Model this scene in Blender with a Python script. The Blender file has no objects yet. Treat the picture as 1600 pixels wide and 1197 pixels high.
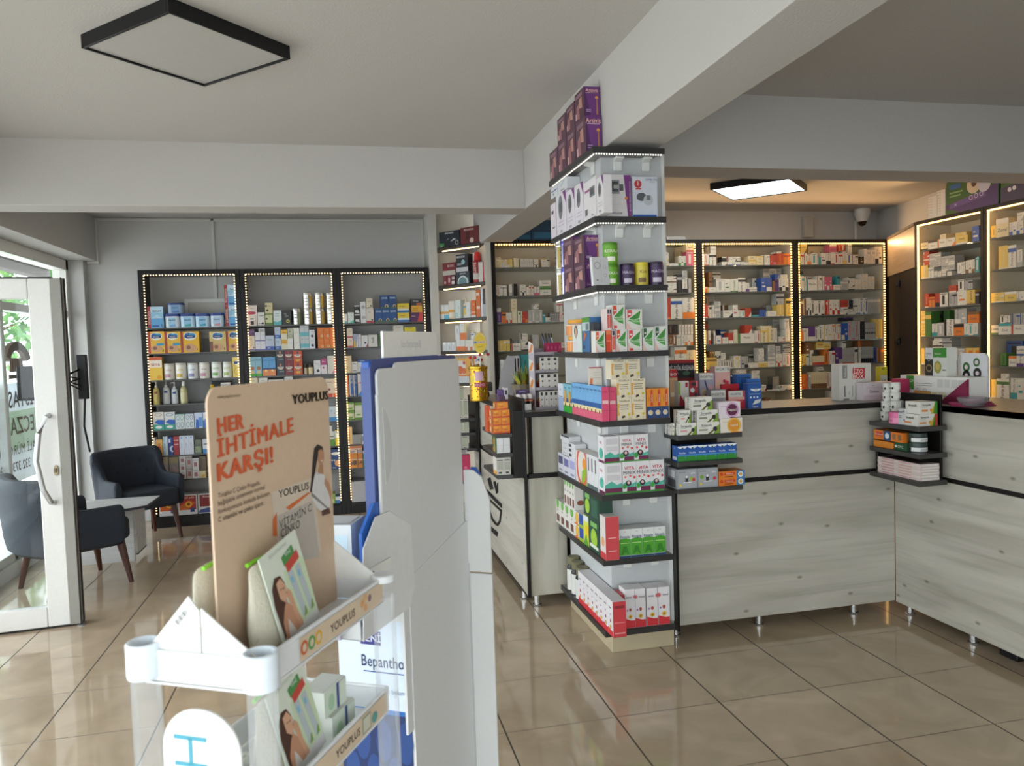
import bpy, bmesh, math, random
from mathutils import Vector, Matrix
from math import sin, cos, pi, atan2
SC = bpy.context.scene
COL = SC.collection
random.seed(7)
# ---------------------------------------------------------------- camera
F, YAW, PITCH, ROLL, EYE = 1198.2, .217698, -.0485855, -.0324008, 1.49295
_f = Vector((sin(YAW)*cos(PITCH), cos(YAW)*cos(PITCH), sin(PITCH)))
_r0 = Vector((cos(YAW), -sin(YAW), 0)); _u0 = _r0.cross(_f)
_r = cos(ROLL)*_r0+sin(ROLL)*_u0; _u = -sin(ROLL)*_r0+cos(ROLL)*_u0
cd = bpy.data.cameras.new('camera'); cam = bpy.data.objects.new('camera', cd); COL.objects.link(cam)
cd.sensor_fit = 'HORIZONTAL'; cd.sensor_width = 36; cd.lens = F/1600*36; cd.clip_start = .05; cd.clip_end = 200
cam.matrix_world = Matrix(((_r.x, _u.x, -_f.x, 0), (_r.y, _u.y, -_f.y, 0), (_r.z, _u.z, -_f.z, EYE), (0, 0, 0, 1)))
cd.dof.use_dof = True; cd.dof.focus_distance = 4.2; cd.dof.aperture_fstop = 6.0
cd.lens_unit = 'MILLIMETERS'
SC.camera = cam
# ---------------------------------------------------------------- sky, lights, exposure
W = bpy.data.worlds.new('sky'); SC.world = W; W.use_nodes = True
bg = W.node_tree.nodes['Background']; bg.inputs[0].default_value = (.92, .96, 1, 1); bg.inputs[1].default_value = 5.9
SC.view_settings.view_transform = 'Standard'; SC.view_settings.look = 'None'
SC.view_settings.gamma = 1; SC.view_settings.use_curve_mapping = False
SC.view_settings.exposure = -.05
def area(name, loc, rot, sx, sy, power, col, portal=False):
    l = bpy.data.lights.new(name, 'AREA'); l.shape = 'RECTANGLE'; l.size = sx; l.size_y = sy; l.energy = power; l.color = col
    o = bpy.data.objects.new(name, l); COL.objects.link(o); o.location = loc; o.rotation_euler = rot
    if portal: l.cycles.is_portal = True
    return o
area('daylight_portal', (-2.34, 2.8, 1.2), (0, -pi/2, 0), 2.3, 9.2, 0, (1, 1, 1), True)
area('daylight_portal', (-.2, -1.9, 1.25), (pi/2, 0, 0), 4.2, 2.3, 0, (1, 1, 1), True)
sun = bpy.data.lights.new('sun', 'SUN'); sun.energy = 2.5; sun.angle = .01; sun.color = (1, .95, .85)
so = bpy.data.objects.new('sun', sun); COL.objects.link(so); so.rotation_euler = (math.radians(25), math.radians(28), 0)

# ---------------------------------------------------------------- pixel -> place on a plane of the room
def ray(x, y): return _f+(x-800)/F*_r-(y-598.5)/F*_u
CAM = Vector((0, 0, EYE))
def onX(x, y, X): d = ray(x, y); return CAM+d*(X/d.x)
def onY(x, y, Y): d = ray(x, y); return CAM+d*(Y/d.y)
def onZ(x, y, Z): d = ray(x, y); return CAM+d*((Z-EYE)/d.z)
# ---------------------------------------------------------------- materials
CM = dict(w='d8d4c8', k='15151a', r='b3202a', o='e0742a', y='e3b23a', g='4b8f3a', b='2d5fae', p='d9587a', v='5d3a78', n='7a5236',
          t='3a9aa0', s='9a9a98', l='8fbfdc', c='d9cfae', d='2c3340', e='e9e7e1', m='6a1f24', a='b9bcc0', h='c9a063', j='8aa84a', q='e7c7c2')
def lin(c): return c/12.92 if c <= .04045 else ((c+.055)/1.055)**2.4
def rgb(h):
    h = CM.get(h, h); return tuple(lin(int(h[i:i+2], 16)/255) for i in (0, 2, 4))+(1,)
MATS = {}
def nodes(m):
    m.use_nodes = True; nt = m.node_tree; return nt, nt.nodes, nt.links, nt.nodes['Principled BSDF']
def M(h, rough=.45, metal=0., spec=.5, var=.05, bump=0., scale=60.):
    key = (CM.get(h, h), rough, metal, var, bump)
    if key in MATS: return MATS[key]
    m = bpy.data.materials.new('paint_'+key[0]); nt, N, L, b = nodes(m)
    b.inputs['Roughness'].default_value = rough; b.inputs['Metallic'].default_value = metal
    b.inputs['Specular IOR Level'].default_value = spec
    tc = N.new('ShaderNodeTexCoord'); no = N.new('ShaderNodeTexNoise'); no.inputs['Scale'].default_value = scale
    L.new(tc.outputs['Object'], no.inputs['Vector'])
    hs = N.new('ShaderNodeHueSaturation'); mr = N.new('ShaderNodeMapRange')
    mr.inputs[3].default_value = 1-var; mr.inputs[4].default_value = 1+var
    L.new(no.outputs[0], mr.inputs[0]); L.new(mr.outputs[0], hs.inputs['Value'])
    hs.inputs['Color'].default_value = rgb(h); L.new(hs.outputs[0], b.inputs['Base Color'])
    if bump:
        bp = N.new('ShaderNodeBump'); bp.inputs['Strength'].default_value = bump; bp.inputs['Distance'].default_value = .01
        L.new(no.outputs[0], bp.inputs['Height']); L.new(bp.outputs[0], b.inputs['Normal'])
    MATS[key] = m; return m
def EM(name, col, s):
    if name in MATS: return MATS[name]
    m = bpy.data.materials.new(name); nt, N, L, b = nodes(m)
    b.inputs['Base Color'].default_value = (.8, .8, .8, 1); b.inputs['Emission Color'].default_value = col; b.inputs['Emission Strength'].default_value = s
    MATS[name] = m; return m
def GL(name, tint=(1, 1, 1, 1), refl=1.0, haze=0., rough=.0):
    """thin clear sheet: lets light straight through, mirrors at grazing angles"""
    if name in MATS: return MATS[name]
    m = bpy.data.materials.new(name); m.use_nodes = True; nt = m.node_tree; N = nt.nodes; L = nt.links; N.remove(N['Principled BSDF'])
    out = N['Material Output']; t = N.new('ShaderNodeBsdfTransparent'); t.inputs[0].default_value = tint
    g = N.new('ShaderNodeBsdfGlossy'); g.inputs['Roughness'].default_value = rough
    fr = N.new('ShaderNodeFresnel'); fr.inputs[0].default_value = 1.45
    mu = N.new('ShaderNodeMath'); mu.operation = 'MULTIPLY'; mu.inputs[1].default_value = refl
    mx = N.new('ShaderNodeMixShader'); L.new(fr.outputs[0], mu.inputs[0]); L.new(mu.outputs[0], mx.inputs[0]); L.new(t.outputs[0], mx.inputs[1]); L.new(g.outputs[0], mx.inputs[2])
    last = mx
    if haze:
        df = N.new('ShaderNodeBsdfDiffuse'); df.inputs[0].default_value = (.8, .84, .86, 1); m2 = N.new('ShaderNodeMixShader'); m2.inputs[0].default_value = haze
        L.new(mx.outputs[0], m2.inputs[1]); L.new(df.outputs[0], m2.inputs[2]); last = m2
    L.new(last.outputs[0], out.inputs[0]); MATS[name] = m; return m
def WOOD(name, sc, c0, c1, knots=True, rough=.42):
    """whitewashed boards; sc = stretch of the grain along the three axes"""
    if name in MATS: return MATS[name]
    m = bpy.data.materials.new(name); nt, N, L, b = nodes(m); b.inputs['Roughness'].default_value = rough
    tc = N.new('ShaderNodeTexCoord'); mp = N.new('ShaderNodeMapping'); mp.inputs['Scale'].default_value = sc; L.new(tc.outputs['Object'], mp.inputs['Vector'])
    n1 = N.new('ShaderNodeTexNoise'); n1.inputs['Scale'].default_value = 1; n1.inputs['Detail'].default_value = 5; n1.inputs['Distortion'].default_value = .6; L.new(mp.outputs[0], n1.inputs['Vector'])
    r1 = N.new('ShaderNodeValToRGB'); r1.color_ramp.elements[0].position = .3; r1.color_ramp.elements[0].color = rgb(c1); r1.color_ramp.elements[1].position = .62; r1.color_ramp.elements[1].color = rgb(c0); L.new(n1.outputs[0], r1.inputs[0])
    m2 = N.new('ShaderNodeMapping'); m2.inputs['Scale'].default_value = tuple(s*(4.5 if s > 2 else .9) for s in sc); L.new(tc.outputs['Object'], m2.inputs['Vector'])
    n2 = N.new('ShaderNodeTexNoise'); n2.inputs['Scale'].default_value = 1; n2.inputs['Detail'].default_value = 3; L.new(m2.outputs[0], n2.inputs['Vector'])
    r2 = N.new('ShaderNodeValToRGB'); r2.color_ramp.elements[0].position = .33; r2.color_ramp.elements[0].color = (.62, .6, .57, 1); r2.color_ramp.elements[1].position = .46; r2.color_ramp.elements[1].color = (1, 1, 1, 1); L.new(n2.outputs[0], r2.inputs[0])
    mu = N.new('ShaderNodeMixRGB'); mu.blend_type = 'MULTIPLY'; mu.inputs[0].default_value = .32; L.new(r1.outputs[0], mu.inputs[1]); L.new(r2.outputs[0], mu.inputs[2])
    last = mu
    if knots:
        sx = N.new('ShaderNodeSeparateXYZ'); cx = N.new('ShaderNodeCombineXYZ'); L.new(tc.outputs['Object'], sx.inputs[0]); L.new(sx.outputs[0 if sc[0] < 2 else 1], cx.inputs[0]); L.new(sx.outputs[2], cx.inputs[1])
        m3 = N.new('ShaderNodeMapping'); m3.inputs['Scale'].default_value = (2.4, 4.6, 1); L.new(cx.outputs[0], m3.inputs['Vector'])
        vo = N.new('ShaderNodeTexVoronoi'); vo.voronoi_dimensions = '2D'; vo.inputs['Scale'].default_value = 1; L.new(m3.outputs[0], vo.inputs['Vector'])
        r3 = N.new('ShaderNodeValToRGB'); r3.color_ramp.elements[0].position = .012; r3.color_ramp.elements[0].color = (.32, .29, .26, 1); r3.color_ramp.elements[1].position = .05; r3.color_ramp.elements[1].color = (1, 1, 1, 1); L.new(vo.outputs['Distance'], r3.inputs[0])
        mk = N.new('ShaderNodeMixRGB'); mk.blend_type = 'MULTIPLY'; mk.inputs[0].default_value = .8; L.new(mu.outputs[0], mk.inputs[1]); L.new(r3.outputs[0], mk.inputs[2]); last = mk
    L.new(last.outputs[0], b.inputs['Base Color']); MATS[name] = m; return m
# ---------------------------------------------------------------- mesh building
TXT = {}
def text_geo(s, bold):
    if (s, bold) in TXT: return TXT[(s, bold)]
    c = bpy.data.curves.new('t', 'FONT'); c.body = s; c.resolution_u = 2; c.offset = .012 if bold and 'M' not in s else 0; c.space_character = (1, 1.03, 1.1)[int(bold)]
    o = bpy.data.objects.new('t', c); me = o.to_mesh()
    vs = [(v.co.x, v.co.y) for v in me.vertices]; fs = [tuple(p.vertices) for p in me.polygons]
    o.to_mesh_clear(); bpy.data.objects.remove(o); bpy.data.curves.remove(c)
    if vs:
        x0 = min(v[0] for v in vs); x1 = max(v[0] for v in vs); y0 = min(v[1] for v in vs); y1 = max(v[1] for v in vs)
        hh = .73
        vs = [((v[0]-(x0+x1)/2)/hh, (v[1]-hh/2)/hh) for v in vs]; w = (x1-x0)/hh
    else: w = 1
    TXT[(s, bold)] = (vs, fs, w); return TXT[(s, bold)]
class B:
    def __init__(s): s.v = []; s.f = []; s.m = []; s.mats = []
    def mi(s, mat):
        if isinstance(mat, str): mat = M(mat)
        if mat not in s.mats: s.mats.append(mat)
        return s.mats.index(mat)
    def add(s, vs, fs, mat):
        k = len(s.v); i = s.mi(mat); s.v += [tuple(v) for v in vs]; s.f += [tuple(a+k for a in f) for f in fs]; s.m += [i]*len(fs); return s
    def box(s, x0, x1, y0, y1, z0, z1, mat, T=None):
        vs = [(x, y, z) for z in (z0, z1) for y in (y0, y1) for x in (x0, x1)]
        if T: vs = [T @ Vector(v) for v in vs]
        return s.add(vs, [(0, 2, 3, 1), (4, 5, 7, 6), (0, 1, 5, 4), (2, 6, 7, 3), (0, 4, 6, 2), (1, 3, 7, 5)], mat)
    def quad(s, a, b, c, d, mat): return s.add([a, b, c, d], [(0, 1, 2, 3)], mat)
    def prism(s, pts, z0, z1, mat, T=None):
        """pts: outline (x,y) anticlockwise, extruded z0..z1; T maps it into place"""
        n = len(pts); vs = [Vector((p[0], p[1], z)) for z in (z0, z1) for p in pts]
        if T: vs = [T @ v for v in vs]
        return s.add(vs, [tuple(range(n-1, -1, -1)), tuple(range(n, 2*n))]+[(i, (i+1) % n, n+(i+1) % n, n+i) for i in range(n)], mat)
    def lathe(s, prof, mat, n=20, c=(0, 0, 0), sx=1, sy=1):
        """prof: list of (r,z[,mat])"""
        for i in range(len(prof)-1):
            (r0, z0), (r1, z1) = prof[i][:2], prof[i+1][:2]; mt = prof[i][2] if len(prof[i]) > 2 else mat
            vs = []
            for r, z in ((r0, z0), (r1, z1)): vs += [(c[0]+r*sx*cos(2*pi*k/n), c[1]+r*sy*sin(2*pi*k/n), c[2]+z) for k in range(n)]
            s.add(vs, [(k, (k+1) % n, n+(k+1) % n, n+k) for k in range(n)], mt)
        r, z = prof[-1][:2]
        if r > 1e-4: s.add([(c[0]+r*sx*cos(2*pi*k/n), c[1]+r*sy*sin(2*pi*k/n), c[2]+z) for k in range(n)], [tuple(range(n))], mat)
        r, z = prof[0][:2]
        if r > 1e-4: s.add([(c[0]+r*sx*cos(2*pi*k/n), c[1]+r*sy*sin(2*pi*k/n), c[2]+z) for k in range(n)], [tuple(range(n-1, -1, -1))], prof[0][2] if len(prof[0]) > 2 else mat)
        return s
    def tube(s, path, r, mat, n=8, cap=True):
        P = [Vector(p) for p in path]; rings = []
        R = r if isinstance(r, (list, tuple)) else [r]*len(P)
        up = Vector((0, 0, 1))
        for i, p in enumerate(P):
            t = (P[min(i+1, len(P)-1)]-P[max(i-1, 0)]).normalized()
            a = up if abs(t.dot(up)) < .95 else Vector((0, 1, 0))
            x = t.cross(a).normalized(); y = t.cross(x).normalized()
            rings.append([p+R[i]*(cos(2*pi*k/n)*x+sin(2*pi*k/n)*y) for k in range(n)])
        vs = [v for g in rings for v in g]; fs = [(i*n+k, i*n+(k+1) % n, (i+1)*n+(k+1) % n, (i+1)*n+k) for i in range(len(P)-1) for k in range(n)]
        if cap: fs += [tuple(range(n-1, -1, -1)), tuple(range((len(P)-1)*n, len(P)*n))]
        return s.add(vs, fs, mat)
    def text(s, st, o, ux, uy, h, mat, maxw=None, bold=True):
        """o: centre, ux/uy unit directions, h cap height"""
        vs, fs, w = text_geo(st, bold); o = Vector(o); ux = Vector(ux); uy = Vector(uy); k = 1
        if maxw and w*h > maxw: k = maxw/(w*h)
        return s.add([o+ux*(x*h*k)+uy*(y*h) for x, y in vs], fs, mat)
    def mesh(s, name):
        me = bpy.data.meshes.new(name); me.from_pydata(s.v, [], s.f)
        for mt in s.mats: me.materials.append(mt)
        me.polygons.foreach_set('material_index', s.m); me.update(); return me
    def obj(s, name, parent=None, smooth=False, bevel=0, seg=2, sub=0, fix=True):
        me = s.mesh(name); o = bpy.data.objects.new(name, me); COL.objects.link(o)
        if smooth:
            bm = bmesh.new(); bm.from_mesh(me); bmesh.ops.remove_doubles(bm, verts=bm.verts, dist=1e-5); bmesh.ops.recalc_face_normals(bm, faces=bm.faces); bm.to_mesh(me); bm.free()
            me.polygons.foreach_set('use_smooth', [True]*len(me.polygons)); me.set_sharp_from_angle(angle=.7)
        if bevel:
            md = o.modifiers.new('bevel', 'BEVEL'); md.width = bevel; md.segments = seg; md.limit_method = 'ANGLE'
            me.polygons.foreach_set('use_smooth', [True]*len(me.polygons)); me.set_sharp_from_angle(angle=.7)
        if sub: md = o.modifiers.new('sub', 'SUBSURF'); md.levels = sub; md.render_levels = sub
        if parent: o.parent = parent
        return o
LABELS = {}
def tag(o, label, cat, group=None):
    o['label'] = label; o['category'] = cat
    if group: o['group'] = group
    return o
def root(name, loc, label, cat, group=None, rz=0):
    o = bpy.data.objects.new(name, None); COL.objects.link(o); o.location = loc; o.rotation_euler = (0, 0, rz); o.empty_display_size = .1
    return tag(o, label, cat, group)
def struct(o): o['kind'] = 'structure'; return o
def rr(x0, x1, y0, y1, r, n=5):
    """rounded rectangle outline, anticlockwise"""
    if not isinstance(r, (tuple, list)): r = (r,)*4
    out = []
    for (cx, cy, a, q) in ((x1, y0, -90, r[0]), (x1, y1, 0, r[1]), (x0, y1, 90, r[2]), (x0, y0, 180, r[3])):
        sx = -1 if cx == x1 else 1; sy = -1 if cy == y1 else 1
        for k in range(n+1):
            t = math.radians(a+90*k/n); out.append((cx+sx*q+q*cos(t), cy+sy*q+q*sin(t)))
            if q == 0: break
    return out
TXZ = Matrix(((1, 0, 0, 0), (0, 0, -1, 0), (0, 1, 0, 0), (0, 0, 0, 1)))   # outline x,y -> x,z ; extrusion -> -y
TYZ = Matrix(((0, 0, 1, 0), (1, 0, 0, 0), (0, 1, 0, 0), (0, 0, 0, 1)))
TILE = .45
# ---------------------------------------------------------------- floor
def floor_mat():
    m = bpy.data.materials.new('floor_tiles'); nt, N, L, b = nodes(m)
    ge = N.new('ShaderNodeNewGeometry'); sp = N.new('ShaderNodeSeparateXYZ'); L.new(ge.outputs['Position'], sp.inputs[0])
    def math_(op, a, bb=None, c=None):
        n = N.new('ShaderNodeMath'); n.operation = op
        for i, q in enumerate((a, bb, c)):
            if q is None: continue
            if isinstance(q, (int, float)): n.inputs[i].default_value = q
            else: L.new(q, n.inputs[i])
        return n.outputs[0]
    ds = []; ids = []
    for out, off in ((sp.outputs[0], 1.0084), (sp.outputs[1], 3.289)):
        q = math_('SUBTRACT', out, off); w = math_('WRAP', q, TILE/2, -TILE/2); ds.append(math_('ABSOLUTE', w)); ids.append(math_('FLOOR', math_('DIVIDE', q, TILE)))
    lx = math_('LESS_THAN', ds[0], .0034); ly = math_('LESS_THAN', ds[1], .0024); g = math_('MAXIMUM', lx, math_('MULTIPLY', ly, .75))
    cb = N.new('ShaderNodeCombineXYZ'); L.new(ids[0], cb.inputs[0]); L.new(ids[1], cb.inputs[1])
    wn = N.new('ShaderNodeTexWhiteNoise'); L.new(cb.outputs[0], wn.inputs[0])
    no = N.new('ShaderNodeTexNoise'); no.inputs['Scale'].default_value = 3.5; no.inputs['Detail'].default_value = 6; no.inputs['Distortion'].default_value = 1; L.new(ge.outputs['Position'], no.inputs['Vector'])
    s = math_('ADD', math_('MULTIPLY', no.outputs[0], .88), math_('MULTIPLY', wn.outputs[0], .12))
    r = N.new('ShaderNodeValToRGB'); r.color_ramp.elements[0].position = .3; r.color_ramp.elements[0].color = rgb('a8967e'); r.color_ramp.elements[1].position = .72; r.color_ramp.elements[1].color = rgb('c2ae95'); L.new(s, r.inputs[0])
    mx = N.new('ShaderNodeMixRGB'); L.new(g, mx.inputs[0]); L.new(r.outputs[0], mx.inputs[1]); mx.inputs[2].default_value = rgb('4a3f33'); L.new(mx.outputs[0], b.inputs['Base Color'])
    ro = math_('MULTIPLY_ADD', g, .5, .06); L.new(ro, b.inputs['Roughness']); b.inputs['Specular IOR Level'].default_value = .85
    return m
WALL = M('c1c0be', rough=.8, var=.03, bump=.08, scale=90)
CEIL = M('c1beba', rough=.9, var=.03, bump=.12, scale=120)
WHITE = M('e3e3df', rough=.4); UPVC = M('dcdcd8', rough=.3); FRAME = M('191715', rough=.4, spec=.25, bump=.05); BLK = M('151517', rough=.42, spec=.3)
b = B(); b.quad((-2.3, -1.8, 0), (5.6, -1.8, 0), (5.6, 7.55, 0), (-2.3, 7.55, 0), floor_mat()); struct(b.obj('floor'))
CZ = 2.785
def slab(name, x0, x1, y0, y1, z0, z1, mat):
    q = B(); q.box(x0, x1, y0, y1, z0, z1, mat); return struct(q.obj(name, bevel=.004))
slab('ceiling', -2.4, 5.6, -1.9, 5.05, CZ, CZ+.1, CEIL)
slab('ceiling_back', -2.4, 5.6, 5.05, 7.6, 2.75, 2.85, CEIL)
slab('ceiling_beam_long', 1.235, 1.5, -1.85, 7.0, 2.4, CZ+.02, CEIL)
slab('ceiling_beam_left', -2.3, 1.235, 5.0, 5.235, 2.4, CZ+.02, CEIL)
slab('ceiling_beam_right', 1.5, 5.5, 3.765, 4.025, 2.4, CZ+.02, CEIL)
slab('wall_back', -2.3, .83, 7.5, 7.6, 0, 2.8, WALL)
slab('wall_pillar', .83, .905, 7.1, 7.6, 0, 2.8, M('cfcdc7', rough=.7))
slab('wall_alcove', .905, 1.335, 7.25, 7.3, 0, 2.8, M('cfc7b8', rough=.7))
slab('wall_dispensary', 1.3, 5.6, 6.98, 7.08, 0, 2.8, WALL)
slab('wall_right', 5.48, 5.58, -1.8, 7.0, 0, 2.8, WALL)
slab('wall_front_lintel', -2.3, 5.3, -1.9, -1.8, 2.35, 2.8, WALL)
slab('wall_front_right', 1.9, 5.3, -1.9, -1.8, 0, 2.35, WALL)  # unseen wall section, added to cut daylight on the right side
slab('wall_left_lintel', -2.42, -2.08, -1.9, 7.5, 2.36, 2.8, WALL)
slab('wall_left_corner', -2.42, -2.17, 7.4, 7.5, 0, 2.36, WALL)
slab('wall_left_sill', -2.42, -2.27, -1.9, 7.4, 0, .1, M('cfcfca', rough=.4))
# facade of the shop: white frames and panes along the left wall
q = B()
for y in (-1.85, -.2, 1.45, 3.1, 3.95, 5.0, 5.98, 7.37): q.box(-2.4, -2.29, y-.03, y+.03, .1, 2.36, UPVC)
for z0, z1 in ((2.27, 2.36), (.1, .16)): q.box(-2.4, -2.29, -1.88, 7.4, z0, z1, UPVC)
for y0, y1 in ((-1.8, 3.1), (5.0, 7.37)): q.box(-2.39, -2.3, y0, y1, 1.86, 1.92, UPVC)
wf = struct(q.obj('window_1', bevel=.004))
q = B(); q.quad((-2.345, -1.85, .16), (-2.345, 3.92, .16), (-2.345, 3.92, 2.27), (-2.345, -1.85, 2.27), GL('clear_glass', (.93, .97, .96, 1), .9))
q.quad((-2.345, 4.0, 1.98), (-2.345, 4.97, 1.98), (-2.345, 4.97, 2.27), (-2.345, 4.0, 2.27), GL('clear_glass')); q.quad((-2.345, 5.03, .16), (-2.345, 7.34, .16), (-2.345, 7.34, 2.27), (-2.345, 5.03, 2.27), GL('clear_glass')); q.obj('pane', wf)
q = B()  # unseen front glazing behind the camera, narrowed to let in less daylight
for x in (-2.3, -.9, .5, 1.87): q.box(x-.03, x+.03, -1.88, -1.8, .1, 2.35, UPVC)
for z in (.13, 2.31): q.box(-2.3, 1.9, -1.88, -1.8, z-.035, z+.035, UPVC)
wf2 = struct(q.obj('window_2', bevel=.004)); q = B(); q.quad((-2.3, -1.85, .16), (1.85, -1.85, .16), (1.85, -1.85, 2.28), (-2.3, -1.85, 2.28), GL('clear_glass')); q.obj('pane', wf2)
# stickers on the glass, read from the street (brown letters)
q = B(); BR = M('5c4436', rough=.6); X = -2.335
q.quad((X-.004, 6.66, .62), (X-.004, 5.66, .62), (X-.004, 5.66, 1.34), (X-.004, 6.66, 1.34), GL('frosted_film', (.8, .86, .92, 1), .6, .55))
for st, z, h in (('İSTASYON', 1.225, .125), ('ECZANESİ', 1.03, .125), ('ALİ MÜRCİOĞLU', .855, .075), ('332 373 60 20', .735, .07)):
    q.text(st, (X, 6.16, z), (0, -1, 0), (0, 0, 1), h, BR, .93)
q.tube([(X, 6.3+.19*cos(a*pi/10), 1.47+.14*sin(a*pi/10)) for a in range(1, 10)], .035, BR, 6)
for k in range(5): q.tube([(X, 6.2+.05*k, 1.42), (X, 6.22+.04*k, 1.52)], .012, BR, 5)
q.box(X-.002, X+.002, 6.16, 6.44, 1.37, 1.4, BR)
tag(q.obj('window_sticker'), 'frosted pharmacy name sticker on the shop window behind the glass door', 'sticker')
# glass entrance door, standing open into the shop
dr = bpy.data.objects.new('door_1', None); COL.objects.link(dr); struct(dr); dr.location = (-1.492, 4.683, 0); dr.rotation_euler = (0, 0, .09)
q = B(); w = .86; y0, y1 = 0, .055
def ring(q, x0, x1, z0, z1, t, ya, yb, mat, tb=None):
    tb = tb or t
    q.box(x0, x0+t, ya, yb, z0, z1, mat); q.box(x1-t, x1, ya, yb, z0, z1, mat); q.box(x0+t, x1-t, ya, yb, z1-t, z1, mat); q.box(x0+t, x1-t, ya, yb, z0, z0+tb, mat)
ring(q, -w-.05, -.05, .012, 1.945, .112, y0, y1, UPVC, .112); q.obj('door_frame', dr, bevel=.006)
q = B(); ring(q, -w-.055, -.047, .004, 1.953, .008, .006, .05, BLK); q.box(-.05, 0, .0, .08, .012, 1.945, M('8f8d86', rough=.4)); q.box(-.003, .003, .0, .014, .005, 1.95, BLK); q.box(-.01, .004, .06, .083, .005, 1.95, BLK); q.obj('door_seal', dr)
q = B(); q.quad((-w+.06, .03, .12), (-.16, .03, .12), (-.16, .03, 1.84), (-w+.06, .03, 1.84), GL('door_glass', (.86, .93, .93, 1), 1.1)); q.obj('pane', dr)
q = B(); q.tube([(-.095+.0, -.0, 1.19), (-.1, -.05, 1.185), (-.135, -.062, 1.1), (-.155, -.065, .95), (-.13, -.062, .79), (-.098, -.05, .715), (-.095, 0, .705)], .0145, M('b9babb', rough=.3, metal=.7), 10)
for z in (1.19, .705): q.lathe([(.02, 0), (.02, .006)], M('9a9a9a', metal=.6), 12)
q.obj('door_handle', dr, smooth=True)
q = B(); q.prism([(.012*cos(a*pi/8), .03*sin(a*pi/8)) for a in range(16)], 0, .012, M('8d7f66', metal=.6, rough=.35), Matrix.Translation((-.075, 0, .885)) @ TXZ); q.box(-.081, -.069, -.022, -.01, .875, .897, M('5f5444', metal=.6)); q.obj('door_lock', dr)
# cable ducts on the walls
DU = M('c9c7c2', rough=.4)
for i, (x0, x1, yy0, yy1, z0, z1) in enumerate(((-2.1, .81, 7.485, 7.5, 2.715, 2.74), (-1.115, -1.085, 7.485, 7.5, 1.98, 2.74), (.8, .828, 7.485, 7.5, 1.9, 2.74), (-2.08, -2.062, 7.47, 7.5, 2.36, 2.74), (-2.16, -2.06, 7.47, 7.5, 2.335, 2.36))):
    q = B(); q.box(x0, x1, yy0, yy1, z0, z1, DU); struct(q.obj('trim_%d' % (i+1), bevel=.003))
# ceiling lamps
def lamp(px_corners, z, lit, label, name, th=.055):
    P = [onZ(x, y, z) for x, y in px_corners]; c = sum(P, Vector())/4
    ux = (P[1]-P[0]).normalized(); ang = atan2(ux.y, ux.x); a = ((P[1]-P[0]).length+(P[2]-P[3]).length)/4; bb = ((P[2]-P[1]).length+(P[3]-P[0]).length)/4
    t = root(name, (c.x, c.y, z), label, 'ceiling lamp', None, ang)
    q = B(); ring(q, -a, a, -bb, bb, .012, 0, th, BLK)
    q.v = [(v[0], v[2], v[1]) for v in q.v]; q.f = [f[::-1] for f in q.f]; q.box(-a+.01, a-.01, -bb+.01, bb-.01, th-.006, th, BLK); q.obj('lamp_frame', t, bevel=.002)
    q = B(); q.box(-a+.012, a-.012, -bb+.012, bb-.012, .008, .016, EM('lit_diffuser', (.75, .95, 1, 1), 5) if lit else M('b9b7b3', rough=.35)); q.obj('diffuser', t)
    if lit:
        l = bpy.data.lights.new('lamp_light', 'AREA'); l.shape = 'RECTANGLE'; l.size = 2*a; l.size_y = 2*bb; l.energy = 7; l.color = (.85, .95, 1)
        o = bpy.data.objects.new('lamp_light', l); COL.objects.link(o); o.parent = t; o.location = (0, 0, -.004)
    return t
lamp([(126, 76), (258, 21), (454, 89), (326, 137)], 2.73, False, 'square black framed ceiling lamp, switched off, in the front left ceiling', 'ceiling_lamp')
lamp([(1110, 297), (1232, 280), (1263, 298), (1144, 314)], 2.695, True, 'square black framed ceiling lamp glowing white behind the counter', 'ceiling_lamp')
# dome camera
t = root('dome_camera', (onZ(1347, 327, 2.75)), 'white dome security camera on the ceiling beside the right wall', 'security camera')
t.location.z = 2.75
q = B(); q.lathe([(.075, 0), (.075, -.05), (.066, -.07), (.055, -.1), (.045, -.125)], UPVC, 20); q.obj('housing', t, smooth=True)
q = B(); q.lathe([(.046, -.12), (.04, -.145), (.024, -.163), (0, -.17)], M('26160f', rough=.1), 16); q.obj('lens', t, smooth=True)
q = B(); q.tube([(0, .1, -.1), (0, .1, -.36)], .012, UPVC); struct(q.obj('trim_6', None)).location = t.location
# distribution board, socket plate on the wall behind the shelves
t = root('fuse_box', (-1.15, 7.5, 1.83), 'white fuse box on the wall above the blue formula tins', 'fuse box')
q = B(); ring(q, -.22, .22, -.18, .18, .03, 0, .03, UPVC); q.v = [(v[0], -v[1], v[2]) for v in q.v]; q.f = [f[::-1] for f in q.f]; q.obj('box_frame', t)
q = B(); q.box(-.19, .19, -.02, 0, -.15, .15, M('c9c5bb')); q.obj('door_panel', t); q = B(); q.box(-.15, .12, -.023, -.02, -.02, .03, 'k'); q.obj('switch_row', t)
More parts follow.
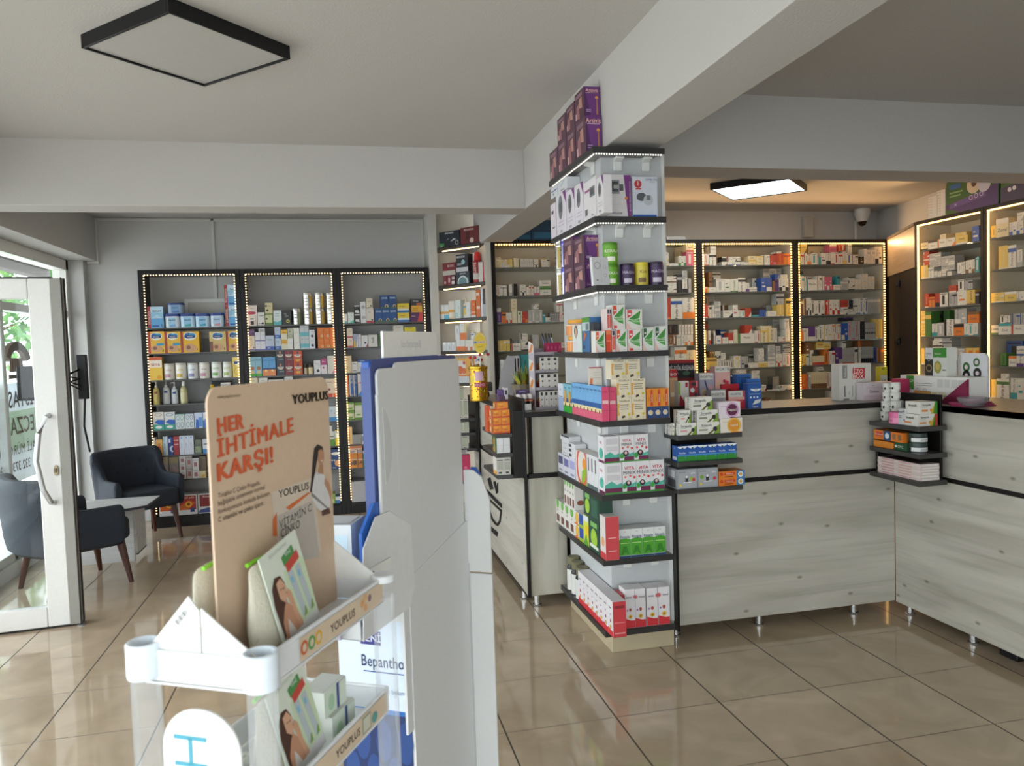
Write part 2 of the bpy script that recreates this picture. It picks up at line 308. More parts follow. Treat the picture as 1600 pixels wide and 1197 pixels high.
# ---------------------------------------------------------------- outside
q = B(); q.quad((-40, -30, -.12), (8, -30, -.12), (8, 40, -.12), (-40, 40, -.12), M('c4c5c6', rough=.9, var=.08, scale=3)); struct(q.obj('ground_street'))
q = B(); q.quad((-7.5, -2, -.1), (-2.45, -2, -.1), (-2.45, 12, -.1), (-7.5, 12, -.1), M('b5b2ac', rough=.9, var=.1, scale=8)); struct(q.obj('ground_pavement'))
def tree(x, y, h, r, seed, label, col='3f6b35'):
    rd = random.Random(seed); t = root('street_tree', (x, y, -.12), label, 'tree', 'trees outside the shop window')
    q = B(); q.tube([(0, 0, 0), (.05, .02, h*.3), (-.03, .05, h*.55), (.04, 0, h*.8)], [.12, .1, .07, .03], M('5b4a3a', rough=.9))
    for k in range(7): a = rd.random()*6.28; z = h*rd.uniform(.4, .7); q.tube([(0, 0, z), (cos(a)*r*.3, sin(a)*r*.3, z+.25), (cos(a)*r*.6, sin(a)*r*.6, z+.5)], [.05, .03, .012], M('5b4a3a', rough=.9), 5)
    q.obj('trunk', t, smooth=True)
    q = B(); mats = [M(c, rough=.6) for c in (col, '54803f', '6f9a55')]
    for k in range(2600):
        while True:
            p = Vector((rd.uniform(-1, 1), rd.uniform(-1, 1), rd.uniform(-1, 1)))
            if p.length < 1 and p.length > .25: break
        c = Vector((p.x*r, p.y*r, h*.68+p.z*h*.36)); a = Vector((rd.gauss(0, 1), rd.gauss(0, 1), rd.gauss(0, 1))).normalized(); bb = a.orthogonal().normalized(); s = rd.uniform(.05, .11)
        q.add([c-a*s, c+bb*s*.5, c+a*s, c-bb*s*.5], [(0, 1, 2, 3)], mats[k % 3])
    q.obj('crown', t); return t
tree(-5.6, 12.5, 4.2, 1.7, 1, 'leafy green tree seen through the door glass beyond the pavement')
tree(-9.8, 16.5, 5.4, 2.2, 2, 'taller green tree farther along the street outside the window', '35602f')
q = B(); q.box(-6.5, -5.9, 13.6, 20, -.12, .5, M('5f8a4c', rough=.9, var=.3, bump=.8, scale=14)); tag(q.obj('hedge'), 'low green hedge along the street beyond the glass', 'hedge')
q = B(); q.box(-3.2, -2.45, 2.5, 9.5, 2.5, 2.64, M('7d7a76', rough=.8, var=.15)); q.box(-3.2, -3.12, 2.5, 9.5, 2.38, 2.5, M('6d6a66', rough=.8, var=.15)); struct(q.obj('roof_canopy', bevel=.02))
t = root('security_camera', (-2.75, 5.95, 2.5), 'white bullet security camera under the canopy outside the transom', 'security camera')
q = B(); q.tube([(0, 0, 0), (0, 0, -.1)], .03, UPVC, 10); q.obj('bracket', t, smooth=True)
q = B(); q.tube([(0, .12, -.1), (0, -.12, -.16)], .042, M('d5d7da', rough=.3), 12); q.tube([(0, -.12, -.16), (0, -.13, -.163)], .03, 'k', 12); q.obj('housing', t, smooth=True)
# black router tangle on the window post
t = root('wall_router', (-2.0, 6.15, 1.33), 'black router with tangled cables fixed beside the door post', 'router')
q = B(); q.box(-.28, -.05, -.02, .05, -.12, .13, BLK); q.obj('case', t, bevel=.01)
q = B(); q.box(.02, .09, .3, .34, -.14, .2, BLK); q.obj('bracket', t, bevel=.006)
q = B(); rd = random.Random(3)
for k in range(6): q.tube([(-.1+rd.uniform(-.05, .1), .03+rd.uniform(-.03, .1), rd.uniform(-.1, .1)) for _ in range(5)]+[(.04, .3, rd.uniform(-.1, .1))], .006, BLK, 5)
q.tube([(-.12, 0, -.12), (-.1, 0, -.2), (-.05, 0, -.18), (-.02, .02, -.1)], .005, BLK, 5); q.tube([(.06, .32, -.14), (.05, .3, -.35), (.08, .3, -.55)], .008, BLK, 5); q.obj('cable', t, smooth=True)
# ---------------------------------------------------------------- furniture
WX = WOOD('board_along_x', (1.1, 9, 9), 'bdb9ae', 'a39e92'); WY = WOOD('board_along_y', (9, 1.1, 9), 'bdb9ae', 'a39e92'); WV = WOOD('board_upright', (9, 9, 1.1), 'b8b4a7', '9c9787', False)
CHROME = M('c9c9c9', rough=.2, metal=.9); GREYTOP = M('8f8a82', rough=.3, var=.08)
def feet(t, pts, h=.07):
    for x, y in pts:
        q = B(); q.lathe([(.024, 0), (.026, .012), (.017, .014), (.017, h)], CHROME, 14, (x, y, 0)); q.obj('foot', t, smooth=True)
# counter facing the room (between column and corner)
t = root('counter', (2.2, 3.5, 0), 'whitewashed wood counter straight between the column and the inner corner', 'counter', 'whitewashed shop counters')
def rel(q, t):
    o = t.location; q.v = [(v[0]-o.x, v[1]-o.y, v[2]-o.z) for v in q.v]; return q
q = B(); q.box(1.56, 2.83, 3.5, 3.52, .07, .765, WX); q.box(1.56, 2.83, 3.512, 3.52, .785, 1.108, WX); q.box(1.56, 1.6, 3.52, 3.95, .07, 1.1, WX); rel(q, t).obj('front_panel', t, bevel=.002)
q = B(); q.box(1.56, 2.83, 3.508, 3.53, .765, .785, FRAME); rel(q, t).obj('trim_strip', t)
q = B(); q.box(1.56, 2.818, 3.49, 3.92, 1.11, 1.135, GREYTOP); q.box(1.56, 2.818, 3.486, 3.492, 1.108, 1.136, FRAME); rel(q, t).obj('worktop', t)
q = B(); q.box(1.54, 1.56, 3.494, 3.9, .05, 1.1, FRAME); rel(q, t).obj('edge_trim', t)
CAR = M('8f8a80', rough=.6)  # unseen boards added inside the counters to keep the gap below dark
q = B(); q.box(1.6, 2.81, 3.52, 3.9, .072, .09, CAR); q.box(1.6, 2.81, 3.88, 3.9, .09, 1.1, CAR); rel(q, t).obj('carcass', t)
feet(t, [(-.14, .06), (.42, .06), (-.61, .05)])
# counter coming towards the camera on the right
t = root('counter', (2.85, 2.6, 0), 'whitewashed wood counter at the right running towards the camera', 'counter', 'whitewashed shop counters')
q = B(); q.box(2.832, 2.85, 1.3, 3.498, .065, .765, WY); q.box(2.842, 2.85, 1.3, 3.498, .785, 1.108, WY); rel(q, t).obj('front_panel', t, bevel=.002)
q = B(); q.box(2.838, 2.855, 1.3, 3.5, .765, .785, FRAME); rel(q, t).obj('trim_strip', t)
q = B(); q.box(2.82, 3.38, 1.3, 3.92, 1.11, 1.135, GREYTOP); q.box(2.82, 2.827, 1.3, 3.48, 1.108, 1.136, FRAME); rel(q, t).obj('worktop', t)
q = B(); q.box(2.85, 3.3, 1.3, 3.5, .072, .09, CAR); q.box(3.28, 3.3, 1.3, 3.9, .02, 1.1, CAR); rel(q, t).obj('carcass', t)  # added unseen, blocks the cabinet LEDs under this counter
feet(t, [(.035, .857), (.035, .44), (.035, -.3)])
# counter going away from the camera on the left of the column, with the mortar sign
t = root('counter', (1.0, 5.0, 0), 'whitewashed wood counter left of the column bearing a black mortar sign', 'counter', 'whitewashed shop counters')
q = B(); q.box(.977, 1.0, 4.17, 5.85, .07, .74, WY); q.box(.985, 1.0, 4.17, 5.85, .765, 1.1, WY); fp = rel(q, t).obj('front_panel', t, bevel=.002)
q = B(); q.box(1.0, 1.215, 4.17, 4.19, .07, .745, WV); q.box(1.03, 1.215, 4.178, 4.19, .765, 1.1, WV); q.box(1.02, 1.03, 4.172, 4.19, .765, 1.1, FRAME); rel(q, t).obj('end_panel', t, bevel=.002)
q = B(); q.box(.9765, 1.22, 4.165, 4.2, .742, .768, FRAME); q.box(.9765, 1.0, 4.165, 5.86, .742, .768, FRAME); q.box(.9765, .995, 4.162, 4.18, .065, .75, FRAME); q.box(.9765, .99, 4.2, 5.86, .06, .075, FRAME); rel(q, t).obj('trim_strip', t)
q = B(); q.box(.98, 1.4, 4.15, 5.9, 1.1, 1.118, GREYTOP); q.box(.977, .985, 4.145, 5.9, 1.09, 1.119, FRAME); q.box(.98, 1.22, 4.14, 4.152, 1.09, 1.119, FRAME); rel(q, t).obj('worktop', t)
q = B(); q.box(1.0, 1.36, 4.19, 5.85, .072, .09, CAR); q.box(1.34, 1.36, 4.19, 5.85, .02, 1.09, CAR); rel(q, t).obj('carcass', t)  # unseen back and bottom, added against LED glints on the floor
feet(t, [(.035, -.8), (-.005, -.66), (-.005, .6)])
# the mortar sign: pestles, rim, bowl outline, base - black plates 4 mm thick on the front panel
q = B()
def mp(x, y): p = onX(x, y, .975); return (p.y, p.z)
def plate(pix): q.prism([mp(x, y) for x, y in pix], -.004, .003, BLK, Matrix.Translation((.976, 0, 0)) @ TYZ)
plate([(762, 748), (766, 746), (771, 764), (766, 765)]); plate([(771, 753), (774, 752), (777, 768), (776, 771)]); plate([(777, 757), (778, 754), (778, 770), (775, 772)])
plate([(758.5, 762), (784, 788), (784, 794), (759, 768)])
plate([(768, 823), (778, 832), (777, 838.5), (767, 829)])
outer = [(760, 775), (762, 790), (765, 803), (769, 813), (774, 820), (778, 822), (782, 816), (784, 799), (784, 797)]
inner = [(762, 780), (764, 791), (767, 802), (770, 810), (774.5, 816), (777.5, 818), (780.5, 813), (782, 800), (782, 799)]
for i in range(len(outer)-1): plate([outer[i], outer[i+1], inner[i+1], inner[i]])
plate([(760, 775), (784, 797), (782, 799), (761.5, 779)])
rel(q, t).obj('mortar_sign', fp)
# ---------------------------------------------------------------- column with its wrap-around shelves
CX0, CX1, CY0, CY1 = 1.222, 1.535, 3.455, 4.13
q = B(); q.box(CX0, CX1, CY0, CY1, 0, 2.42, M('bec0c1', rough=.3)); struct(q.obj('column_core', bevel=.003)); bpy.data.objects['column_core'].name = 'wall_column'
q = B(); q.box(CX0-.008, CX1, CY0-.012, CY1, 0, .125, M('b3a589', rough=.35, var=.1, scale=9)); struct(q.obj('baseboard_column', bevel=.003))
q = B(); q.box(CX1-.012, CX1+.004, CY0-.008, CY0, .12, 2.38, UPVC); struct(q.obj('trim_7', None))
q = B(); q.box(1.5385, 1.5495, 3.405, 3.458, .08, .78, FRAME); struct(q.obj('trim_8', None))
CZS = [2.376, 2.064, 1.752, 1.449, 1.132, .79, .487, .152]
SHX, SHY, SHR, SHB = 1.145, 3.33, 1.487, 4.07
ordn = ['topmost', 'second', 'third', 'fourth', 'fifth', 'sixth', 'seventh', 'lowest']
LED = EM('led_white', (1, .95, .85, 1), 1.0); LEDW = EM('led_warm', (1, .55, .14, 1), 4.5); LEDS = EM('led_warm_dim', (1, .68, .33, 1), 3.2)
for i, z in enumerate(CZS):
    t = root('column_shelf', (SHX, SHY, z), '%s grey corner shelf wrapped around the white column' % ordn[i] + ('' if i else ', under the purple boxes'), 'shelf', 'column shelves')
    q = B(); out = [(0, 0), (SHR-SHX, 0), (SHR-SHX, CY0-SHY), (CX0-SHX, CY0-SHY), (CX0-SHX, SHB-SHY), (0, SHB-SHY)]
    q.prism(out, -.016, 0, M('7d7a76', rough=.35)); q.obj('board', t)
    q = B(); q.prism([(-.003, -.003), (SHR-SHX+.003, -.003), (SHR-SHX+.003, .006), (.006, .006), (.006, SHB-SHY), (-.003, SHB-SHY)], -.026, .0005, M('2c2b2b', rough=.4)); q.obj('edge_band', t)
    for (px, py, lf) in ((.16, 0, 0), (.3, 0, 0), (0, .22, 1), (0, .56, 1)):
        q = B()
        prof = [(0, 0), (-.045, 0), (-.045, -.012), (-.01, -.02), (-.01, -.062), (0, -.062)]
        if lf: q.prism(prof, -.02, .02, UPVC, Matrix.Translation((CX0-SHX-.0005, py, -.017)) @ TXZ)
        else: q.prism(prof, -.02, .02, UPVC, Matrix.Translation((px, CY0-SHY-.0005, -.017)) @ TYZ)
        q.obj('bracket', t, bevel=.002)
    if i < 3:
        q = B()
        for k in range(26): q.box(.015+k*.0125, .021+k*.0125, .008, .0115, -.0315, -.0255, LED)
        for k in range(40): q.box(.008, .0115, .02+k*.0175, .026+k*.0175, -.0315, -.0255, LED)
        q.obj('led_strip', t)
# ---------------------------------------------------------------- wall shelving units
def leds(q, a, bb, step, mat, n, sz=.0055, dn=(0, -1, 0)):
    a = Vector(a); bb = Vector(bb); L = (bb-a).length; k = int(L/step)
    for i in range(k):
        p = a+(bb-a)*((i+.5)/k); q.box(p.x-sz, p.x+sz, p.y-sz, p.y+sz, p.z-sz, p.z+sz, mat)
GLS = GL('shelf_glass', (.86, .9, .86, 1), 1.0, .16)
def unit(name, label, T, wid, depth, H, shelves, frame, back, sides, shelfmat, fw=.042, kick=.085, led=None, thick=.01, group=None):
    """one bay: local x along the front, y into the wall, z up"""
    t = root(name, T.to_translation(), label, 'shelving unit', group, atan2(T[1][0], T[0][0]))
    q = B(); q.box(0, fw, 0, .02, 0, H, frame); q.box(wid-fw, wid, 0, .02, 0, H, frame); q.box(fw, wid-fw, 0, .02, H-fw, H, frame); q.box(fw, wid-fw, 0, .02, 0, kick, frame); fr = q.obj('frame', t, bevel=.002)
    q = B(); q.box(.004, .02, .02, depth, 0, H, sides); q.box(wid-.02, wid-.004, .02, depth, 0, H, sides); q.box(.02, wid-.02, .02, depth, H-.03, H-.006, sides); q.box(.02, wid-.02, .02, depth, kick-.02, kick, sides); q.obj('carcass', t)
    if back: q = B(); q.box(.02, wid-.02, depth-.012, depth, kick, H-.03, back); q.obj('back_panel', t)
    for z in shelves: q = B(); q.box(.022, wid-.022, .012, depth-.014, z-thick, z, shelfmat); q.obj('shelf', t)
    if led:
        q = B(); e = fw+.002
        if led[0]: leds(q, (e+.004, .006, kick+.02), (e+.004, .006, H-fw), led[2], (led+(LEDW,))[3], 0, .0055 if len(led) < 4 else .0042)
        if led[1]: leds(q, (wid-e-.004, .006, kick+.02), (wid-e-.004, .006, H-fw), led[2], (led+(LEDW,))[3], 0, .0055 if len(led) < 4 else .0042)
        leds(q, (e, .006, H-fw-.006), (wid-e, .006, H-fw-.006), led[2], (led+(LEDW,))[3], 0, .0055 if len(led) < 4 else .0042); q.obj('led_strip', fr)
        if led[0] and len(led) < 4:
            l = bpy.data.lights.new('led_light', 'AREA'); l.shape = 'RECTANGLE'; l.size = wid-.1; l.size_y = .004; l.energy = 5.0; l.color = (1, .6, .27)
            o = bpy.data.objects.new('led_light', l); COL.objects.link(o); o.parent = t; o.location = (wid/2, -.004, H-fw-.006); o.rotation_euler = (-pi/2, 0, 0)
    return t
WUZ = [1.745, 1.525, 1.293, 1.078, .858, .632, .417]
DKS = M('4b4a48', rough=.35)
for i, (x, lab) in enumerate(((-1.676, 'black framed lit wall shelving bay nearest the armchair, holding formula tins'), (-.843, 'black framed lit wall shelving bay in the middle, partly behind the beige card'), (-.012, 'black framed lit wall shelving bay right, partly behind the white display'))):
    unit('wall_shelving', lab, Matrix.Translation((x, 7.15, 0)), .831, .34, 2.245, WUZ, FRAME, None, FRAME, DKS, .04, .098, (1, 1, .024, LEDS), .012, 'black wall shelving bays')
CREAM = M('d2c8b2', rough=.5); DZ = [2.18, 1.932, 1.692, 1.445, 1.21, .98, .745]
for i, (x, lab) in enumerate(((1.31, 'black framed dispensary cabinet with glass shelves left of the column'), (2.302, 'lit dispensary cabinet half hidden behind the column'), (3.273, 'lit dispensary cabinet in the middle behind the counter'), (4.268, 'lit dispensary cabinet next to the dark doorway'))):
    unit('dispensary_cabinet', lab, Matrix.Translation((x, 6.6, 0)), (.992, .971, .995, 1.02)[i], .36, 2.418, DZ, FRAME, CREAM, CREAM, GLS, .034, .1, (i > 0, i > 0, .024) if i else (0, 0, .024), .008, 'dispensary cabinets')
RZ = Matrix.Rotation(-pi/2, 4, 'Z'); RCZ = [2.18, 1.943, 1.699, 1.457, 1.22, .98]
for i, (y, wd, lab) in enumerate(((5.67, .72, 'glowing right hand dispensary cabinet beside the dark doorway'), (4.948, .9, 'glowing dispensary cabinet cut by the right edge of the photo'))):
    unit('dispensary_cabinet', lab, Matrix.Translation((4.8, y, 0)) @ RZ, wd, .36, 2.43, RCZ, FRAME, CREAM, CREAM, GLS, .03, .82, (1, 0, .014), .008, 'dispensary cabinets')
# dark doorway with a wooden panel above, set across the corner
a = Vector((5.275, 6.6, 0)); c = Vector((4.815, 5.69, 0)); dv = (c-a).normalized(); ln = (c-a).length
T = Matrix.Translation(a) @ Matrix.Rotation(atan2(dv.y, dv.x), 4, 'Z')
t = bpy.data.objects.new('door_2', None); COL.objects.link(t); struct(t); t.matrix_world = T
DKB = M('241d19', rough=.6, spec=.2, var=.1)
q = B(); q.box(-.03, ln*.42, .01, .04, 0, 2.05, DKB); q.box(ln*.42+.006, ln+.02, .01, .04, 0, 2.05, DKB); q.obj('door_leaf', t, bevel=.003)
q = B(); q.box(-.02, ln+.01, .0, .05, 2.05, 2.405, WOOD('panel_brown', (1.1, 9, 9), 'a58f76', '927c63', False)); q.obj('transom_panel', t, bevel=.003)
q = B(); q.box(-.02, ln+.02, -.008, .3, 2.405, 2.428, M('4a3a2e')); q.obj('header', t)
for z in (1.95, 1.42):
    q = B(); q.box(ln*.42-.05, ln*.42-.015, -.012, .01, z-.03, z+.03, BLK); q.box(ln*.42+.02, ln*.42+.055, -.012, .01, z-.03, z+.03, BLK); q.box(ln*.42-.02, ln*.42+.025, -.008, .01, z-.008, z+.008, BLK); q.obj('hinge', t, bevel=.008)
q = B(); q.prism([(5.12, 5.0), (5.22, 5.0), (5.56, 7.0), (5.46, 7.0)], 2.432, 2.77, WALL); struct(q.obj('wall_right_upper'))
# corner shelves in the alcove
AD = [(.905, 7.1), (1.258, 6.66), (1.3, 6.66), (1.3, 7.24), (.905, 7.24)]
for i, z in enumerate((2.415, 2.064, 1.757, 1.462, 1.17)):
    t = root('alcove_shelf', (.905, 7.1, z), '%s dark corner shelf in the cream alcove' % ('topmost', 'second', 'third', 'fourth', 'fifth')[i], 'shelf', 'alcove shelves')
    q = B(); q.prism([(x-.905, y-7.1) for x, y in AD], -.03, 0, M('3a322c', rough=.4)); q.obj('board', t, bevel=.002)
    q = B(); leds(q, (.045, -.005, -.034), (.33, -.355, -.034), .016, EM('led_warm_soft', (1, .64, .26, 1), 7.5), 0, .004); q.obj('led_strip', t)
q = B(); q.box(1.262, 1.31, 6.605, 7.0, 0, 2.42, M('cbc7bd', rough=.5)); struct(q.obj('wall_alcove_side', bevel=.003))
# ---------------------------------------------------------------- small black racks on the counters
def rack(loc, label, boards, tiers):
    t = root('counter_rack', loc, label, 'rack', 'black counter racks')
    q = B()
    for bx in boards: q.box(*bx, FRAME)
    rel(q, t).obj('back_board', t, bevel=.002)
    for (x0, x1, yy0, yy1, z) in tiers: q = B(); q.box(x0, x1, yy0, yy1, z-.022, z, M('3a3937', rough=.4)); rel(q, t).obj('tier', t, bevel=.002)
    return t
rack((.95, 4.15, .76), 'black three tier rack with orange packets at the left counter corner', [(.962, .976, 4.1, 4.62, .755, 1.2), (.905, .965, 4.108, 4.128, .76, 1.135)], [(.815, .962, 4.13, 4.56, z) for z in (1.01, .9, .778)])
rack((.93, 5.7, .73), 'black rack at the far end of the left counter', [(.945, .97, 5.56, 5.578, .72, 1.12), (.955, .969, 5.6, 5.95, .72, 1.12)], [(.79, .95, 5.58, 5.9, z) for z in (.967, .862, .745)])
rack((1.6, 3.48, .76), 'black three tier rack left of the straight counter front', [(1.515, 1.8, 3.472, 3.486, .76, 1.17)], [(1.508, 1.84, 3.3, 3.472, z) for z in (1.048, .924, .796)])
rack((2.8, 3.3, .75), 'black three tier rack in the inner corner of the counters', [(2.806, 2.818, 3.15, 3.47, .755, 1.19), (2.7, 2.808, 3.462, 3.478, .76, 1.0)], [(2.65, 2.808, 3.11, 3.46, z) for z in (1.045, .915, .782)])
# ---------------------------------------------------------------- armchairs and low table
NAVY = M('232a36', rough=.75, var=.12, bump=.25, scale=300); LEGW = M('4a241a', rough=.35, var=.15)
def armchair(loc, rz, label):
    """local: faces +x, seat .43 high"""
    t = root('armchair', loc, label, 'armchair', 'dark upholstered armchairs', rz)
    q = B(); q.prism(rr(-.25, .29, -.25, .25, .06), .29, .44, NAVY); q.obj('seat', t, bevel=.035, seg=4)
    n = 40; pts = []
    for i in range(n+1):                       # path round the back: from one arm front to the other
        s = -1+2*i/n; a = abs(s)
        if a > .5: k = (a-.5)/.5; x = -.2+.42*k; y = .285+.02*k
        else: k = a/.5; ang = k*pi/2; x = -.32+.12*(1-cos(ang)); y = .285*sin(ang)
        wing = max(0, 1-abs(a-.47)/.2)
        h = .77 if a < .42 else (.545 if a > .68 else .77-.225*(.5-.5*cos(pi*(a-.42)/.26)))
        pts.append((x, y*(1 if s > 0 else -1), h, s))
    q = B(); rows = []
    for x, y, h, s in pts:
        nx, ny = (x, y) if abs(s) < .5 else (0, y); l = math.hypot(nx, ny) or 1; nx /= l; ny /= l
        if abs(s) < .5: nx, ny = (x+.0)/.32, y/.285; l = math.hypot(nx, ny); nx /= l; ny /= l
        fl = .045 if abs(s) < .55 else .0
        th = .036
        sec = [(-th, .27), (-th-.004, .45), (-th+fl*.3, h-.03), (-th*.5+fl*.7, h), (th*.5+fl*.8, h), (th+fl, h-.035), (th+fl*.2, .45), (th, .27)]
        rows.append([(x+nx*d, y+ny*d, z) for d, z in sec])
    m = 8; vs = [v for r_ in rows for v in r_]
    q.add(vs, [(i*m+k, (i+1)*m+k, (i+1)*m+(k+1) % m, i*m+(k+1) % m) for i in range(n) for k in range(m)]+[tuple(range(m)), tuple(range(n*m+m-1, n*m-1, -1))], NAVY)
    bk = q.obj('backrest', t, smooth=True, sub=1)
    for z, ys in ((.66, (-.14, 0, .14)), (.56, (-.2, -.07, .07, .2))):
        for y in ys:
            q = B(); q.lathe([(.013, 0), (.011, .006), (0, .009)], NAVY, 10); q.v = [(-.315+.12*(1-cos(math.asin(min(1, abs(y)/.285))))+.036+v[2], y+v[0], z+v[1]) for v in q.v]; q.obj('button', bk, smooth=True)
    for sx in (1, -1):
        for sy in (1, -1):
            q = B(); q.tube([(.2*sx+.02, .2*sy, .31), (.25*sx+.015, .245*sy, 0)], [.03, .015], LEGW, 10); q.obj('leg', t, smooth=True)
    return t
armchair((-1.655, 6.765, 0), -.87, 'dark navy armchair in front of the wall shelves beyond the table').scale = (.85, .85, .96)
armchair((-1.79, 5.53, 0), .66, 'dark navy armchair nearer the camera, half behind the glass door')
t = root('coffee_table', (-1.7, 6.2, 0), 'low white coffee table with cut corner between the armchairs', 'table')
TW = WOOD('white_board', (1.5, 9, 9), 'd2d3d2', 'bfc0c0', True)
q = B(); out = [(-.3, -.26), (.15, -.28), (.27, -.2), (.28, .17), (-.3, .17)]
q.prism(out, .4, .42, TW); q.prism([(x*1.004, y*1.004) for x, y in out], .4, .416, M('2b2c3a')); q.obj('table_top', t)
q = B(); q.box(-.28, .155, -.14, -.115, 0, .4, TW); q.obj('leg_panel', t); q = B(); q.box(.15, .17, -.115, .15, .05, .4, TW); q.box(.149, .171, -.115, .15, .04, .05, BLK); q.obj('leg_panel', t)
# ---------------------------------------------------------------- goods on the shelves
class Plane:
    """upright shelf front: a point, the direction along the front (left to right as seen)"""
    def __init__(s, P, U): s.P = Vector((P[0], P[1], 0)); s.U = Vector((U[0], U[1], 0)).normalized(); s.D = Vector((-s.U.y, s.U.x, 0)); s.rz = atan2(s.U.y, s.U.x)
    def hit(s, x, y, back=0.):
        d = ray(x, y); p = s.P+s.D*back; k = (p-CAM).dot(s.D)/d.dot(s.D); h = CAM+d*k
        return (h-s.P).dot(s.U), h.z
    def at(s, u, back, z): p = s.P+s.U*u+s.D*back; return Vector((p.x, p.y, z))
def decals(q, w, d, h, des):
    """printing on the faces: r rect, c disc, e ring, p polygon, t text, v upright text; prefix L: R: T: for the other faces"""
    n = 0
    for cmd in des.split('|'):
        cmd = cmd.strip()
        if not cmd: continue
        n += 1; face = 'F'
        if len(cmd) > 1 and cmd[1] == ':': face = cmd[0]; cmd = cmd[2:]
        a = cmd.split(' '); e = .0003+.00022*n
        if face == 'F': O = Vector((-w/2, -d/2-e, 0)); U = Vector((1, 0, 0)); V = Vector((0, 0, 1)); fw, fh = w, h
        elif face == 'L': O = Vector((-w/2-e, d/2, 0)); U = Vector((0, -1, 0)); V = Vector((0, 0, 1)); fw, fh = d, h
        elif face == 'R': O = Vector((w/2+e, -d/2, 0)); U = Vector((0, 1, 0)); V = Vector((0, 0, 1)); fw, fh = d, h
        else: O = Vector((-w/2, -d/2, h+e)); U = Vector((1, 0, 0)); V = Vector((0, 1, 0)); fw, fh = w, d
        P = lambda x, y: O+U*(min(max(x, .004), .996)*fw)+V*(min(max(y, .004), .996)*fh)
        k = a[0]
        if k == 'r': x0, y0, x1, y1 = map(float, a[1:5]); q.quad(P(x0, y0), P(x1, y0), P(x1, y1), P(x0, y1), M(a[5]))
        elif k == 'p': pts = list(map(float, a[3:])); q.add([P(pts[i], pts[i+1]) for i in range(0, len(pts), 2)], [tuple(range(len(pts)//2))], M(a[1]))
        elif k in 'ce':
            x, y, r = map(float, a[1:4]); ry = r*(float(a[5]) if len(a) > 5 else 1)*fw/max(fh, 1e-4); m = 16
            ringp = lambda s: [P(x+r*s*cos(2*pi*i/m), y+ry*s*sin(2*pi*i/m)) for i in range(m)]
            if k == 'c': q.add(ringp(1), [tuple(range(m))], M(a[4]))
            else: q.add(ringp(1)+ringp(.78), [(i, (i+1) % m, m+(i+1) % m, m+i) for i in range(m)], M(a[4]))
        elif k == 't': x, y, hh = map(float, a[1:4]); q.text(' '.join(a[5:]), P(x, y), U, V, min(hh, 1.7*min(y, 1-y))*fh, M(a[4]), fw*min(.96, 2*min(x, 1-x)))
        elif k == 'v': x, y, hh = map(float, a[1:4]); q.text(' '.join(a[5:]), P(x, y), V, -U, min(hh, 1.7*min(x, 1-x))*fw, M(a[4]), fh*min(.94, 2*min(y, 1-y)))
MESH = {}
def carton_mesh(w, d, h, col, des, nm):
    key = ('box', round(w, 3), round(d, 3), round(h, 3), col, des)
    if key in MESH: return MESH[key]
    w, d, h = key[1:4]; q = B(); c = col.split('/'); f = M(c[0]); sd = M(c[1] if len(c) > 1 else c[0])
    q.box(-w/2, w/2, -d/2, d/2, 0, h, sd)
    q.m = [q.mi(f) if i == 2 else q.m[i] for i in range(6)]
    if min(w, h) > .03: q.quad((-w/2, -d/2+.004, h+.0002), (w/2, -d/2+.004, h+.0002), (w/2, -d/2+.0048, h+.0002), (-w/2, -d/2+.0048, h+.0002), M('a9a6a0'))
    decals(q, w, d, h, des); MESH[key] = q.mesh(nm); return MESH[key]
def wrap(q, r, z0, z1, a0, a1, mat, n=8, dr=.0006, c=(0, 0)):
    A = [a0+(a1-a0)*i/n for i in range(n+1)]
    q.add([(c[0]+(r+dr)*cos(a), c[1]+(r+dr)*sin(a), z) for z in (z0, z1) for a in A], [(i, i+1, n+2+i, n+1+i) for i in range(n)], mat)
def wtext(q, st, r, z, h, mat, w_ang, bold=True):
    vs, fs, w = text_geo(st, bold); k = min(1, w_ang*r/(w*h)); q.add([((r+.0012)*cos(-pi/2+x*h*k/r), (r+.0012)*sin(-pi/2+x*h*k/r), z+y*h) for x, y in vs], fs, mat)
